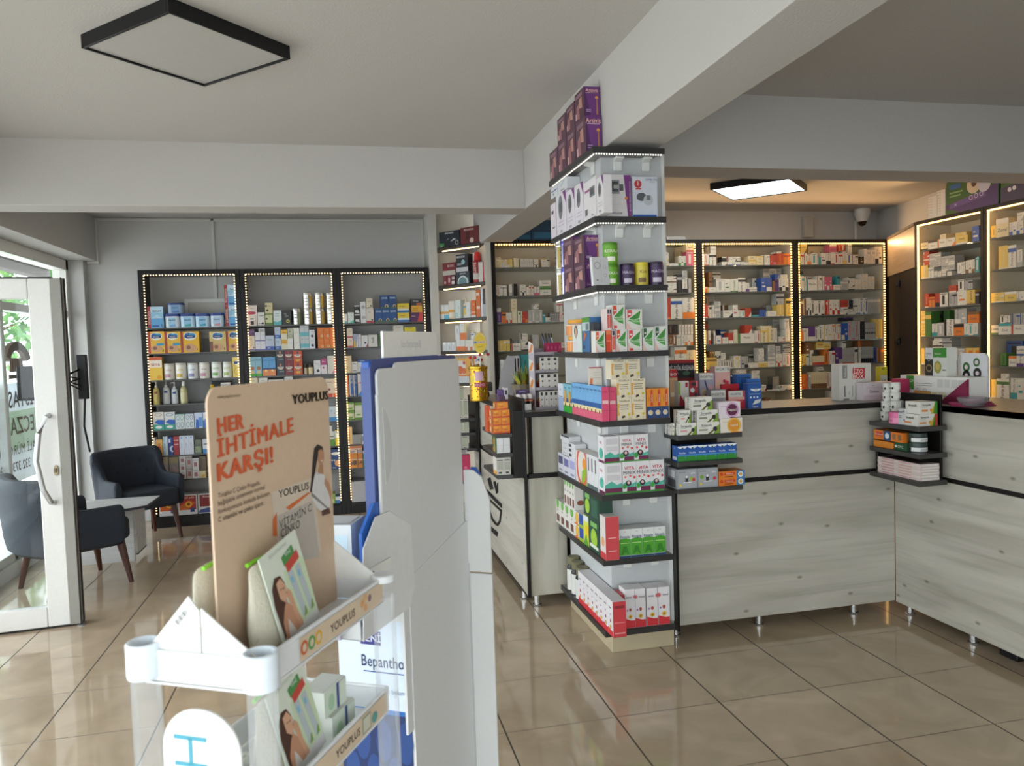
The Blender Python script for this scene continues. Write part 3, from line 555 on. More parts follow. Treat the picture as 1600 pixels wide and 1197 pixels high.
def vessel(kind, w, h, cols, txt):
    """round and soft packs: list of (part name or None for the body, mesh)"""
    key = (kind, round(w, 3), round(h, 3), cols, txt)
    if key in MESH: return MESH[key]
    _, w, h, _, _ = key; C = cols.split('/'); r = w/2; out = []; C += [C[-1]]*3
    q = B(); q2 = None; sm = M(C[0], rough=.3)
    if kind == 'can':
        q.lathe([(r*.96, 0), (r, .004), (r, h*.88), (r*.97, h*.9)], sm, 24); wrap(q, r, h*.1, h*.84, -pi*.85, -pi*.15, M(C[1]), 10)
        if txt: wtext(q, txt, r, h*.6, h*.13, M(C[3]), 2.2)
        wrap(q, r+.0004, h*.14, h*.34, -pi*.75, -pi*.4, M(C[3]), 6)
        q2 = ('lid', B().lathe([(r*1.01, h*.88), (r*1.02, h*.9), (r*1.0, h*.985), (r*.9, h)], M(C[2], rough=.3), 24))
    elif kind == 'metal':
        mm = M(C[0], rough=.22, metal=.85); q.lathe([(r*.98, 0), (r, .006), (r, h*.8), (r*.98, h*.81)], mm, 24); wrap(q, r, h*.02, h*.78, -pi*.35, pi*.05, M(C[1], rough=.3), 8)
        for k in range(3): wrap(q, r+.0004, h*(.2+.2*k), h*(.23+.2*k), -pi*.7, -pi*.45, M('k'), 3)
        q2 = ('lid', B().lathe([(r*1.01, h*.8), (r*1.02, h*.84), (r, h*.97), (r*.92, h)], M(C[2], rough=.25, metal=.7), 24))
    elif kind == 'tub':
        o = rr(-r, r, -r*.75, r*.75, r*.45, 4); q.prism(o, 0, h*.8, sm)
        q.quad((-r*.5, -r*.752, h*.08), (r*.5, -r*.752, h*.08), (r*.5, -r*.752, h*.72), (-r*.5, -r*.752, h*.72), M(C[1])); q.quad((-r*.35, -r*.756, h*.06), (r*.5, -r*.756, h*.06), (r*.5, -r*.756, h*.26), (-r*.35, -r*.756, h*.2), M(C[3]))
        if txt: q.text(txt, (0, -r*.76, h*.55), (1, 0, 0), (0, 0, 1), h*.12, M('d'), r*.95)
        b2 = B(); b2.prism([(x*1.05, y*1.05) for x, y in o], h*.8, h*.96, M(C[2])); b2.prism([(x*.95, y*.95) for x, y in o], h*.96, h, M(C[2])); q2 = ('lid', b2)
    elif kind == 'pump':
        q.lathe([(r*.92, 0), (r, .006), (r*.98, h*.5), (r*.85, h*.66), (r*.4, h*.72)], sm, 18, sy=.7); wrap(q, r*.72, h*.12, h*.6, -pi*.8, -pi*.2, M(C[1]), 6, dr=.001)
        wrap(q, r*.73, h*.46, h*.56, -pi*.7, -pi*.3, M(C[3]), 6, dr=.0015)
        b2 = B(); b2.lathe([(r*.42, h*.7), (r*.42, h*.78), (r*.16, h*.8), (r*.14, h*.93), (r*.3, h*.93), (r*.28, h)], M(C[2]), 12); b2.tube([(0, 0, h*.96), (-r*.8, 0, h*.97), (-r*1.15, 0, h*.94)], r*.14, M(C[2]), 6); q2 = ('pump_head', b2)
    elif kind == 'bottle':
        q.lathe([(r*.95, 0), (r, .005), (r, h*.55), (r*.9, h*.66), (r*.42, h*.78), (r*.4, h*.84)], sm, 20); wrap(q, r, h*.1, h*.52, -pi*.9, -pi*.1, M(C[1]), 8)
        if txt: wtext(q, txt, r, h*.34, h*.08, M(C[3]), 2)
        q2 = ('cap', B().lathe([(r*.46, h*.8), (r*.48, h*.82), (r*.46, h*.99), (r*.4, h)], M(C[2]), 16))
    elif kind == 'pillbottle':
        q.lathe([(r*.95, 0), (r, .004), (r, h*.68), (r*.8, h*.76), (r*.78, h*.8)], sm, 22); wrap(q, r, h*.04, h*.64, -pi*1.0, 0, M(C[1]), 12)
        if txt: wtext(q, txt, r, h*.36, h*.1, M(C[3]), 1.6)
        q2 = ('cap', B().lathe([(r*.9, h*.78), (r*.92, h*.8), (r*.9, h*.985), (r*.82, h)], M(C[2]), 22))
    elif kind == 'jar':
        q.lathe([(r*.97, 0), (r, .004), (r, h*.55), (r*.96, h*.6)], sm, 22); wrap(q, r, h*.08, h*.5, -pi*.95, -pi*.05, M(C[1]), 12)
        if txt: wtext(q, txt, r, h*.3, h*.2, M(C[3]), 2)
        q2 = ('lid', B().lathe([(r*1.02, h*.58), (r*1.03, h*.62), (r*1.02, h*.96), (r*.96, h)], M(C[2]), 22))
    elif kind == 'hexjar':
        q.lathe([(r*.75, 0), (r, h*.35), (r*.98, h*.75)], sm, 8); q.add([(-r*.5, -r*.94, h*.42), (r*.1, -r*.94, h*.36), (r*.5, -r*.94, h*.55), (r*.5, -r*.94, h*.6), (0, -r*.94, h*.44), (-r*.5, -r*.94, h*.5)], [(0, 1, 2, 3, 4, 5)], M(C[3])); q.add([(r*.3+r*.26*cos(i*pi/6), -r*.95, h*.42+r*.26*sin(i*pi/6)) for i in range(12)], [tuple(range(12))], M('k'))
        q2 = ('lid', B().lathe([(r*1.0, h*.76), (r*1.0, h*.97), (r*.9, h)], M(C[2]), 8))
    elif kind == 'spray':
        q.lathe([(r*.97, 0), (r, .004), (r, h*.66), (r*.7, h*.74)], sm, 18); wrap(q, r, h*.1, h*.3, -pi*.9, -pi*.1, M(C[1]), 8); 
        if txt: q.text(txt, (0, -r-.001, h*.45), (0, 0, 1), (-1, 0, 0), r*.9, M(C[3]), h*.4)
        q2 = ('cap', B().lathe([(r*.72, h*.73), (r*.7, h*.85), (r*.55, h*.97), (r*.4, h)], M(C[2]), 18))
    out = [(None, q.mesh(kind))]+([(q2[0], q2[1].mesh(q2[0]))] if q2 else [])
    MESH[key] = out; return out
SMOOTHED = set()
def smooth_me(me):
    if me.name in SMOOTHED: return
    SMOOTHED.add(me.name); me.polygons.foreach_set('use_smooth', [True]*len(me.polygons)); me.set_sharp_from_angle(angle=.6)
GOODS = []          # (object, words, place, u, row, rows)
ORD = ['first', 'second', 'third', 'fourth', 'fifth', 'sixth', 'seventh', 'eighth', 'ninth', 'tenth', 'eleventh', 'twelfth', 'thirteenth', 'fourteenth', 'fifteenth', 'sixteenth']
def put(kind, name, w, d, h, col, des, loc, rz, tilt=0):
    if kind == 'box':
        o = bpy.data.objects.new(name, carton_mesh(w, d, h, col, des, name)); COL.objects.link(o)
    else:
        parts = vessel(kind, w, h, col, des); o = None
        for pn, me in parts:
            smooth_me(me); c = bpy.data.objects.new(pn or name, me); COL.objects.link(c)
            if o is None: o = c
            else: c.parent = o
    o.location = loc; o.rotation_euler = (tilt, 0, rz); return o
def row(pl, z, place, items, d=.1, s=.012, cat='box', name='product_box', group=None, lim=9):
    """items: (x0, x1, ytop, colour, design, words, {options}); pixels give extents on the shelf front, goods rest on the shelf or on what stands below"""
    placed = []
    for it in items:
        x0, x1, yt, col, des, words = it[:6]; o = it[6] if len(it) > 6 else {}
        nx, nz = o.get('n', (1, 1)); dd = o.get('d', d); ss = o.get('s', s); kind = o.get('k', 'box')
        y0 = o.get('y', yt+10); u0 = pl.hit(x0, y0, ss)[0]; u1 = pl.hit(x1, y0, ss)[0]; top = min(lim, pl.hit((x0+x1)/2, yt, ss)[1])
        if kind != 'box': dd = (u1-u0)/nx*(.8 if kind == 'tub' else 1)
        base = z
        if not o.get('floor'):
            for (a, c, s0, s1, t0) in placed:
                ov = min(c, u1)-max(a, u0)
                if ov > .2*min(c-a, u1-u0) and min(s1, ss+dd)-max(s0, ss) > .004: base = max(base, t0)
        H = (top-base)/nz
        if H < .006: print('thin', place, words, H); continue
        wd = (u1-u0)/nx
        for j in range(nz):
            for i in range(nx):
                uc = u0+wd*(i+.5)
                ob = put(kind, o.get('nm', name), wd-.0012, dd-.001, H-.0004, col, des[j % len(des)] if isinstance(des, list) else des, pl.at(uc, ss+dd/2, base+j*H+.0002), pl.rz+o.get('rz', 0))
                ob['category'] = o.get('cat', cat)
                g = o.get('g', group)
                if g: ob['group'] = g
                GOODS.append((ob, words, place, uc, ss, base+j*H))
        placed.append((u0, u1, ss, ss+dd, base+nz*H))
def finish_labels():
    from collections import defaultdict
    G = defaultdict(list)
    for g in GOODS: G[(g[1], g[2])].append(g)
    for (words, place), L in G.items():
        if len(L) == 1: L[0][0]['label'] = words+' '+place; continue
        zs = sorted({round(g[5], 2) for g in L}); zz = []
        for q in zs:
            if not zz or q-zz[-1] > .02: zz.append(q)
        rows_ = [[g for g in L if abs(min(zz, key=lambda v: abs(v-g[5]))-q) < 1e-6] for q in zz]
        nm = {1: [''], 2: ['lower ', 'upper '], 3: ['bottom ', 'middle ', 'top ']}.get(len(zz)) or [('bottom ' if k == 0 else 'top ' if k == len(zz)-1 else ORD[k]+' from bottom ') for k in range(len(zz))]
        for rn, R in zip(nm, rows_):
            R.sort(key=lambda g: g[3]+g[4]*.001)
            for k, g in enumerate(R):
                p = '' if len(R) == 1 else ('left one' if k == 0 else 'right one') if len(R) == 2 else 'leftmost' if k == 0 else 'rightmost' if k == len(R)-1 else ORD[k]+' from left'
                g[0]['label'] = words+', '+(rn+p).strip()+', '+place
                if not p: g[0]['label'] = words+', '+rn.strip()+' one, '+place
PU = Plane((0, 7.15), (1, 0)); PA = Plane((.905, 7.1), (.353, -.44)); PF = Plane((0, 3.33), (1, 0)); PL_ = Plane((1.145, 0), (0, -1))
# ---- wall shelving, left bay ------------------------------------------------
APT = 'r 0 0 .2 1 9d2630|v .1 .5 .12 w EKONOMİK|r .2 .0 1 .45 5f9fd0|p 8fbfdc 5 .2 .45 .6 .62 1 .42 1 .7 .2 .75|t .6 .8 .09 d Aptamil|r .28 .06 .7 .13 2a4f9a|t .88 .12 .16 d %s'
TUBN = 'formula_tub'
L1 = 'on shelf beside the fuse box'
row(PU, WUZ[0], L1, [
 (230, 255, 479, 'b4d2e6', APT % '1', 'light blue formula carton with red edge'),
 (257, 280, 490, 'd3dce4/9cc4e0/23408a/6fa8d4', 'Aptamil', 'blue lidded white formula tub', dict(k='tub', nm=TUBN, cat='tub')),
 (281, 304, 490, 'b9d6e8/8fbfe0/23408a/3fa0a8', 'Aptamil', 'blue lidded pale blue formula tub', dict(k='tub', nm=TUBN, cat='tub')),
 (304.5, 327, 490, 'b9d6e8/8fbfe0/23408a/3a98b0', 'Aptamil', 'blue lidded teal marked formula tub', dict(k='tub', nm=TUBN, cat='tub')),
 (328, 349, 489, 'c3d3e2/a9c6de/23408a/c08a94', 'Aptamil', 'blue lidded pink marked formula tub', dict(k='tub', nm=TUBN, cat='tub')),
 (261, 286, 473, '8aa4c0/6f95c0/223a78/4a6fae', 'Aptamil', 'blue formula tub stacked on top of two others', dict(k='tub', nm=TUBN, cat='tub')),
 (350, 376, 445, 'b4d2e6', [APT % '3', APT % '2'], 'tall light blue carton with red edge', dict(n=(1, 2)))], d=.1, cat='formula box', name='formula_box', group='baby formula on the wall shelving')
BEB = 'c .5 .78 .36 e9e4d0 .7|c .42 .8 .22 2a5fa8 .8|c .62 .8 .2 2f88b8 .8|r .2 .7 .8 .82 1f3f78|t .5 .76 .06 w Bebelac|c .5 .22 .34 c99a74 .7|c .4 .24 .12 8a5a44|t .88 .14 .12 d %s'
L2 = 'on shelf of yellow cartons'
row(PU, WUZ[1], L2, [
 (231, 257, 518, 'y', 'r 0 0 .14 1 a8343a|'+BEB % '3'+'|r .5 .36 .95 .46 3f8fb0', 'yellow formula carton with red edge and baby picture'),
 (257.5, 282, 518, 'y', 'r 0 0 .14 1 a8343a|'+BEB % '2'+'|r .5 .36 .95 .46 3f8fb0', 'yellow carton with red edge and sleeping baby'),
 (282.5, 311, 518, 'e3b020', 'r 0 0 .12 1 a8343a|'+BEB % '1', 'golden formula carton with blue heart beside the gap'),
 (327, 353, 518, 'cdb673', BEB % '1'+'|r 0 0 .2 .5 7a4a38', 'beige carton with blue heart and child picture'),
 (353.5, 378, 517, 'd9b23c', 'r 0 0 .12 1 a8343a|'+BEB % '3', 'golden carton with blue heart at the post')], d=.11, cat='formula box', name='formula_box', group='baby formula on the wall shelving')
SMAC = 'dcd6cc/e0dbd3/cfc9c0/b98a9a'
L3 = 'on shelf of milk cans'
row(PU, WUZ[2], L3, [
 (233, 253, 558, 'e8c04a', 'r 0 .86 1 1 d05a34|r 0 .55 1 .86 e9e0d0|t .5 .7 .16 b04a50 sma|c .75 .12 .2 e0a030', 'orange and yellow milk carton'),
 (254, 272, 568, SMAC, 'sma', 'white milk can with yellow mark', dict(k='can', nm='milk_can', cat='can')),
 (272.5, 290.5, 567, 'dcd8cc/e6e2d8/d0cabf/d2b050', 'sma', 'white milk can with golden mark', dict(k='can', nm='milk_can', cat='can')),
 (291.5, 309, 567, 'd4d8da/dde0e2/c9c9c4/8a8ab0', 'sma', 'white milk can with lilac mark', dict(k='can', nm='milk_can', cat='can')),
 (309.5, 327, 566, SMAC, 'sma', 'white milk can with pinkish mark', dict(k='can', nm='milk_can', cat='can')),
 (329, 346, 565.5, 'e0e2dc/e8eae4/c8ccc4/7fb06a', 'HiPP', 'white milk can with broad green foot', dict(k='can', nm='milk_can', cat='can')),
 (347, 362, 565, 'e2e2da/e8e8e0/c8ccc4/a9c070', 'HiPP', 'white milk can with yellowish foot', dict(k='can', nm='milk_can', cat='can')),
 (363, 380, 558, 'dcc569', 'c .5 .72 .4 e9e4d0 .6|r .15 .66 .85 .8 1f3f78|e .5 .3 .4 c9a83c', 'pale yellow carton with blue heart')], d=.1, cat='milk box', name='milk_box', group='baby formula on the wall shelving')
L4 = 'on the bottle shelf left'
row(PU, WUZ[3], L4, [
 (237, 248, 595, 'b9a860/c9ba78/e4e0d0/8a5a50', '', 'amber pump bottle', dict(k='pump', nm='pump_bottle', cat='bottle')),
 (252, 264, 594, 'dcdcdc/e8e8e8/e9e6dc/3a4a80', '', 'white pump bottle', dict(k='pump', nm='pump_bottle', cat='bottle', s=.07)),
 (266, 277, 597, 'd8dce4/e0e4ec/e9e9e6/2f4a9a', '', 'slim white pump bottle with blue label', dict(k='pump', nm='pump_bottle', cat='bottle', s=.07)),
 (280, 292, 596, 'bdb787/cfca9f/e9e9e6/2f5aa0', '', 'yellowish oil bottle with white cap', dict(k='bottle', nm='oil_bottle', cat='bottle', s=.04)),
 (245, 277, 623.5, 'd6d6e0', 'r .05 .3 .25 .85 2f2f8a|t .6 .5 .4 s Mustela', 'flat white carton lying before pump bottles', dict(d=.045, s=.0)),
 (324, 338, 601, 'd9c86a/e0d8a0/e3b820/a0902f', '', 'clear bottle with yellow cap', dict(k='bottle', nm='oil_bottle', cat='bottle', s=.1)),
 (345, 360, 598, 'd8d4cc', 't .5 .9 .08 d Derm', 'white carton peeking over the card', dict(n=(2, 1)))], cat='carton', group='bottles on the wall shelving')
q = B(); q.box(-1.17, -1.0, 7.47, 7.497, 1.17, 1.255, 'k'); t = tag(q.obj('wall_plaque', bevel=.003), 'black rectangular plaque on the wall behind the yellow capped bottle', 'plaque')
PAD = 'r 0 .62 1 1 dcdad6|r 0 0 1 .32 3f9f90|p 2f5fb8 5 .1 .42 .5 .32 1 .3 1 .55 .4 .58|e .5 .85 .35 %s .45|c .5 .16 .3 e6e6e0 .5'
CAP = 'r 0 0 1 .95 d0d6d8|e .3 .75 .18 3a8f9a 1.6|e .72 .75 .18 %s 1.6|e .3 .28 .18 5a7f90 1.8|e .72 .28 .18 5a7f90 1.8'
L5 = 'on shelf above the toothpaste boxes'
row(PU, WUZ[4], L5, [
 (239, 256, 644, 'c9c4bc', PAD % 'c08a5a', 'teal and white pad carton with orange oval'),
 (256.5, 273.5, 644, 'd2d4d4', PAD % '3f8fb0', 'teal and white pad carton with blue oval'),
 (274, 288.5, 647, '7fb0a8', CAP % '5aa06a', 'green and white capsule carton'),
 (289, 303, 646, '8a90a8', CAP % '6a70a0', 'grey blue capsule carton'),
 (303.5, 316.5, 645, 'c3d2e8', 'p 2f62b8 4 .1 0 .5 .0 .7 .5 .2 .6|r .5 .1 .95 .7 5f90d0', 'white and blue carton'),
 (317, 331, 644, '4f80c8', 'r 0 .5 1 1 d8dce6|c .6 .75 .3 b83a3a|p 2f62b8 4 .1 0 .5 .0 .7 .5 .2 .6', 'blue carton with red disc')], d=.08, cat='carton', name='hygiene_box', group='hygiene boxes on the wall shelving')
L6 = 'on shelf level with armchair back'
row(PU, WUZ[5], L6, [
 (239.5, 243.5, 684, 'c9c9cc', 'v .5 .5 .3 s slim', 'slim white carton against the post'),
 (244, 254, 687, 'dca85a', 'c .4 .5 .3 c9503a|c .6 .3 .2 a8402f|c .5 .7 .2 c97a3a', 'orange speckled carton'),
 (254.5, 262, 682, 'a9bcc8', 'r .5 0 1 1 c3d0d8|v .3 .5 .3 5f8090 Dental', 'pale blue slim carton'),
 (262.5, 270.5, 683, '2c3f80', 'c .9 .35 .6 c9d6e8 1.2|c 1 .35 .35 2c3f80 1.2|r .1 .7 .5 .9 c9d6e8', 'navy carton with white arc'),
 (271, 279.5, 682, 'a3303a', 't .5 .8 .08 w Parodontax|r .1 .55 .9 .6 d8a0a4', 'crimson slim carton'),
 (280, 302.5, 681, 'd2d6e2', 'v .4 .5 .2 7a86b0 Sensodyne|c .5 .9 .2 6a9fd0', 'white upright tube carton', dict(n=(3, 1))),
 (304, 315, 687, '6a7060', 'r .1 .1 .9 .5 8a9a7a|r 0 .6 1 .64 k', 'olive grey carton'),
 (316.5, 330, 686, 'cfd6e0', 'r 0 0 1 .3 3f7fc0|r .1 .62 .9 .68 d', 'white carton with blue foot')], d=.08, cat='carton', name='toothpaste_box', group='hygiene boxes on the wall shelving')
FIN = 'r .25 .12 .75 .6 a3686a|r .25 .12 .75 .2 c9b0ac|t .5 .82 .1 d thermo'
L7 = 'on shelf above the red cartons'
row(PU, WUZ[6], L7, [
 (246, 263, 714, 'c9c6c8', 'p 5a6aa0 3 .1 .1 .5 .1 .2 .6|r 0 .7 1 1 d2c8b0|p d8d8dc 4 .4 .1 1 .1 1 .4 .4 .6', 'white violet carton with yellow lid', dict(s=.09)),
 (264, 279, 714, 'b8aaa8', 'r 0 .7 1 1 c8b890|p d0b8b8 4 .4 .1 1 .1 1 .4 .4 .6', 'pinkish grey carton with yellow lid', dict(s=.09)),
 (280, 290, 712, 'cbc8c6', FIN, 'small white carton with reddish figure', dict(n=(1, 3))),
 (290.5, 300, 711, 'b3aaa6', FIN, 'narrow greyish carton with reddish figure', dict(n=(1, 2))),
 (300.5, 310.5, 716, 'cfcccc', FIN, 'pale carton with dusky figure', dict(n=(1, 2))),
 (311, 322, 736, 'd0c49a', 'c .6 .3 .25 c9a040', 'small cream carton'),
 (311, 322, 713, '6a5a48', 'r .1 .1 .4 .9 5a4a3a', 'brown carton on the cream one')], d=.07, cat='carton', name='thermometer_box', group='small boxes on the wall shelving')
HEAT = 'r .06 .24 .94 .94 a82a22|p c9601a 5 .06 .24 .5 .24 .94 .6 .6 .7 .06 .45|c .55 .52 .18 e8a020|c .55 .52 .08 7a2a10|t .5 .86 .1 e8d0c0 Bitkafi paks|p 26306a 5 .62 .12 .85 .12 .85 .32 .8 .36 .64 .3'
L8 = 'on the bottom board by the chair leg'
row(PU, .1, L8, [
 (248, 277, 774, 'd2d0d0', HEAT, 'red carton behind the armchair leg'), (278, 308, 773, 'd6d4d4', HEAT, 'red carton with orange blossom'), (309, 336, 771, 'd2d0d0', 'r .1 .35 .9 .94 8a2428|t .5 .85 .1 e0c0c0 Bitkafi|p 3a4a8a 4 .0 .05 .9 .05 .7 .3 .1 .2', 'dark red carton beside the card'),
 (515, 524, 772, '8fb04a', 'r .2 .1 .8 .5 c9d88a', 'lime green carton in the middle bay'), (524.5, 532, 776, '4a80b0', 'r 0 .5 1 1 d8dce0', 'blue carton in the middle bay')], d=.14, cat='carton', name='heat_pad_box', group='big cartons on the bottom board')
# ---- wall shelving, middle bay ----------------------------------------------
M1 = 'on top middle shelf'
row(PU, WUZ[0], M1, [
 (386, 401.5, 477, 'e3d5cc', 'c .4 .62 .5 b8405a .35|r .3 .04 .65 .36 3a2222|r .3 .22 .65 .3 d8d0c8|r .75 .04 .95 .5 c9c0b8|t .5 .86 .05 d Serum', 'white serum carton with red lips'),
 (402.5, 413.5, 488, 'dcd9d4', 'c .7 .16 .16 k|r .1 .12 .6 .15 k|t .5 .75 .08 d Collagen', 'white carton with black dot'),
 (414.5, 426, 490, 'c9cc9a', 'r 0 0 1 .22 5f7a34|r 0 .9 1 1 5f7a34|c .2 .55 .14 4a3a2a|t .6 .7 .08 d Hair', 'green and cream carton'),
 (414, 426, 473, 'cfc49a', 'c .15 .7 .14 4a3a2a|c .3 .3 .16 4a3a2a|t .6 .7 .1 d Hair', 'cream carton stacked on the green one'),
 (427, 440, 485, 'd3dede', 'p 5ab0b4 5 0 0 1 0 1 .35 .5 .2 0 .28|t .5 .78 .07 d Aqua|r .25 .6 .75 .63 s', 'white carton with teal wave'),
 (441, 455, 485, '2a2a2c', 't .35 .75 .08 w Men|t .5 .62 .05 w Collagen|c .62 .25 .2 c9c060|c .62 .25 .1 k', 'black carton with pale print'),
 (455.5, 470, 482, 'b9b9b4/8a9a78/c4c4c0', '', 'short silver tin', dict(k='metal', nm='silver_tin', cat='tin')),
 (472, 487.5, 456.5, 'c4c2ba/d2a83a/cac8c0', '', 'tall silver and gold tin, first pile', dict(k='metal', nm='silver_tin', cat='tin', n=(1, 2))),
 (490.5, 506, 456.5, 'c4c2ba/d2a83a/cac8c0', '', 'tall silver and gold tin, second pile', dict(k='metal', nm='silver_tin', cat='tin', n=(1, 2))),
 (508, 523, 456.5, 'c4c2ba/e0a838/cac8c0', '', 'tall silver and gold tin, third pile', dict(k='metal', nm='silver_tin', cat='tin', n=(1, 2)))], d=.08, cat='carton', name='cosmetic_box', group='cosmetics on the wall shelving')
M2 = 'on second middle shelf'
row(PU, WUZ[1], M2, [
 (386, 398, 525, 'd9c9b0', 'r 0 0 1 .1 8a7aa0|c .85 .2 .12 8a5a9a|t .5 .8 .06 s Baby', 'cream carton with violet foot'), (387, 398, 514.5, '5f4468', 'r 0 .6 1 .66 8a6a9a', 'plum carton on a cream one'),
 (398.5, 414.5, 519, 'd8d6de', 'r 0 0 1 .12 6a6ab0|t .5 .7 .08 s Atopi', 'white carton with violet foot', dict(n=(2, 2))), (404, 414, 512.5, 'b9b9b8', 't .5 .5 .3 d Spot', 'flat grey carton on top of white ones'),
 (415, 428.5, 524.5, 'bcc4d6', 'r 0 0 1 .25 2f52a8|t .35 .13 .1 w SPF|t .5 .72 .09 d Nivelin', 'pale blue carton with royal blue foot'),
 (429, 438.5, 511, 'b4c2d2', 'r 0 0 1 .3 2a5fb0|t .4 .15 .13 w 50+|t .5 .72 .08 d Sunsa', 'slim pale blue carton with blue foot', dict(n=(1, 2))),
 (439, 449, 515, 'dcd6bf', 'r 0 .55 1 1 dca83a|t .5 .72 .1 7a5a20 Argan', 'yellow topped carton', dict(n=(1, 2))),
 (449.5, 458, 529, 'e0dfda', 't .6 .6 .08 s Urea', 'lower white carton'), (449.5, 458, 513, 'b9baa4', 'e .5 .25 .4 5f6a4a .7|c .4 .7 .2 8a906a', 'sage green carton above a white one'),
 (458.5, 468, 512.5, 'e0e0d8', 't .5 .6 .08 s Urea', 'white carton right of the sage one', dict(n=(1, 2))),
 (468.5, 482.5, 509, 'bfc3c6', 'r 0 .1 1 .45 68b4c0|t .5 .85 .06 d Hydra', 'grey carton with turquoise band', dict(n=(2, 2))),
 (483, 492, 515.5, 'd8d8dc', 'c .55 .35 .25 2a2a44|t .5 .8 .07 d Gel', 'white carton with dark disc', dict(n=(1, 2))),
 (496, 524.5, 512, 'dc7424', 'c .72 .2 .22 e6c8a0|c .72 .2 .12 d8742a|t .5 .75 .08 e8c090 Vit C', 'orange carton', dict(n=(3, 2)))], d=.07, cat='carton', name='cosmetic_box', group='cosmetics on the wall shelving')
SOL = 'c .5 .55 .3 d8c8b0 .4|r .12 .58 .88 .7 d2ccc4|t .5 .64 .09 %s Solgar|r .3 .28 .9 .36 7a8a8a|r .4 .75 .6 .95 %s'
M3 = 'on third middle shelf'
row(PU, WUZ[2], M3, [
 (389, 409, 558, '8ab8cc', 'r 0 0 1 .14 4aa03a|c .5 .42 .32 a8724a|r .2 .14 .8 .3 c9b48a|t .5 .85 .07 d Biscuit', 'sky blue carton with brown bread', dict(n=(2, 1))),
 (410, 430.5, 558, '5f9ed0', 'r 0 0 1 .34 e08a50|r 0 .34 1 .42 24457a|c .5 .28 .2 e8d090|t .5 .85 .07 d Junior', 'blue and orange carton', dict(n=(2, 1))),
 (431.5, 444, 548, '3a3f4c', SOL % ('k', 'c08060'), 'slate carton with white badge', dict(n=(1, 2))), (444.5, 457.5, 548, '7a2c38', SOL % ('m', '9a4a4a'), 'maroon carton with white badge', dict(n=(1, 2))), (458, 472, 548, 'c4502a', SOL % ('m', '5a3a4a')+'|c .5 .22 .3 d8a030 .5', 'orange red carton with white badge', dict(n=(1, 2))),
 (475, 480.5, 569, '4a3428/b9a88a/2a201a/d', '', 'slim dark jar', dict(k='pillbottle', nm='pill_jar', cat='jar')), (481.5, 489.5, 568, '4a3428/d8c8a0/2a201a/d', '', 'dark jar with cream label', dict(k='pillbottle', nm='pill_jar', cat='jar')),
 (490.5, 501, 563, 'd8d6da', 'c .6 .25 .22 3a3a40|t .5 .75 .06 d Derma', 'white carton with grey dot'), (501.5, 511, 560, 'dcd4d6', 'r 0 .58 1 1 b0407a|t .5 .8 .1 w Pro|c .4 .4 .16 a83a5a', 'magenta topped white carton'), (511.5, 522, 556, 'd6d2ca', 'p c88aa0 3 .6 0 1 0 1 .25|t .4 .85 .05 d Lotion', 'tall cream carton'), (522.5, 529, 560, 'd86060', 'v .5 .5 .3 f0c0b0 Rosa', 'coral carton by the post')], d=.08, cat='carton', name='supplement_box', group='supplements on the wall shelving')
M4 = 'on fourth middle shelf'
row(PU, WUZ[3], M4, [(389, 403, 590.5, 'd8ccb0', 't .5 .88 .06 s Kids', 'warm white carton'), (404, 418.5, 590.5, 'd8d4cc', 't .5 .88 .06 s Kids', 'white carton, print at its top'), (419.5, 443.5, 593, 'd0ccc6', 't .3 .9 .05 s Syrup', 'wide white carton'), (444.5, 457.5, 588.5, 'd6d3d0', 't .5 .9 .06 d Drops', 'taller white carton'),
 (508.5, 530.5, 591.5, 'e2d0b8', 'r 0 0 .48 .2 c94a30|r .52 0 1 .2 d8602a|c .25 .42 .1 a05a4a|c .75 .42 .1 a05a4a|e .5 .82 .1 b04040|t .25 .82 .05 d Imuno|t .75 .82 .05 d Imuno', 'white and red carton with two panels')], d=.08, cat='carton', name='supplement_box', group='supplements on the wall shelving')
row(PU, WUZ[4], 'right of the beige card', [(514, 532.5, 635, 'c9d4d8', 'r 0 0 1 .28 3f8fcc|c .4 .7 .2 a0c0dc', 'white carton with blue foot', dict(n=(2, 1)))], cat='carton', name='supplement_box', group='supplements on the wall shelving')
row(PU, WUZ[5], 'right of the beige card', [(513, 523, 674, 'd6d8d0', 'r 0 0 1 .45 5f9a3a|r .1 .62 .9 .68 k', 'green and white carton'), (523.5, 533.5, 672, 'e6d040', 'p e9e8d8 4 0 .5 .6 .5 .8 .9 0 1|p k 3 .1 .9 .5 .75 .2 1', 'yellow and black carton'), (514, 519, 665, 'd8d8d4', '', 'small white carton on the green one')], cat='carton', name='supplement_box', group='supplements on the wall shelving')
row(PU, WUZ[6], 'right of the beige card', [(516, 534, 702, '2a4478', 'c .45 .78 .36 e6e4da .4|c .75 .3 .4 d8a070 .8|c .15 .45 .07 w|c .35 .45 .07 w|t .3 .08 .06 w Tıbbi', 'navy bandage carton with foot picture')], cat='carton', name='bandage_box')
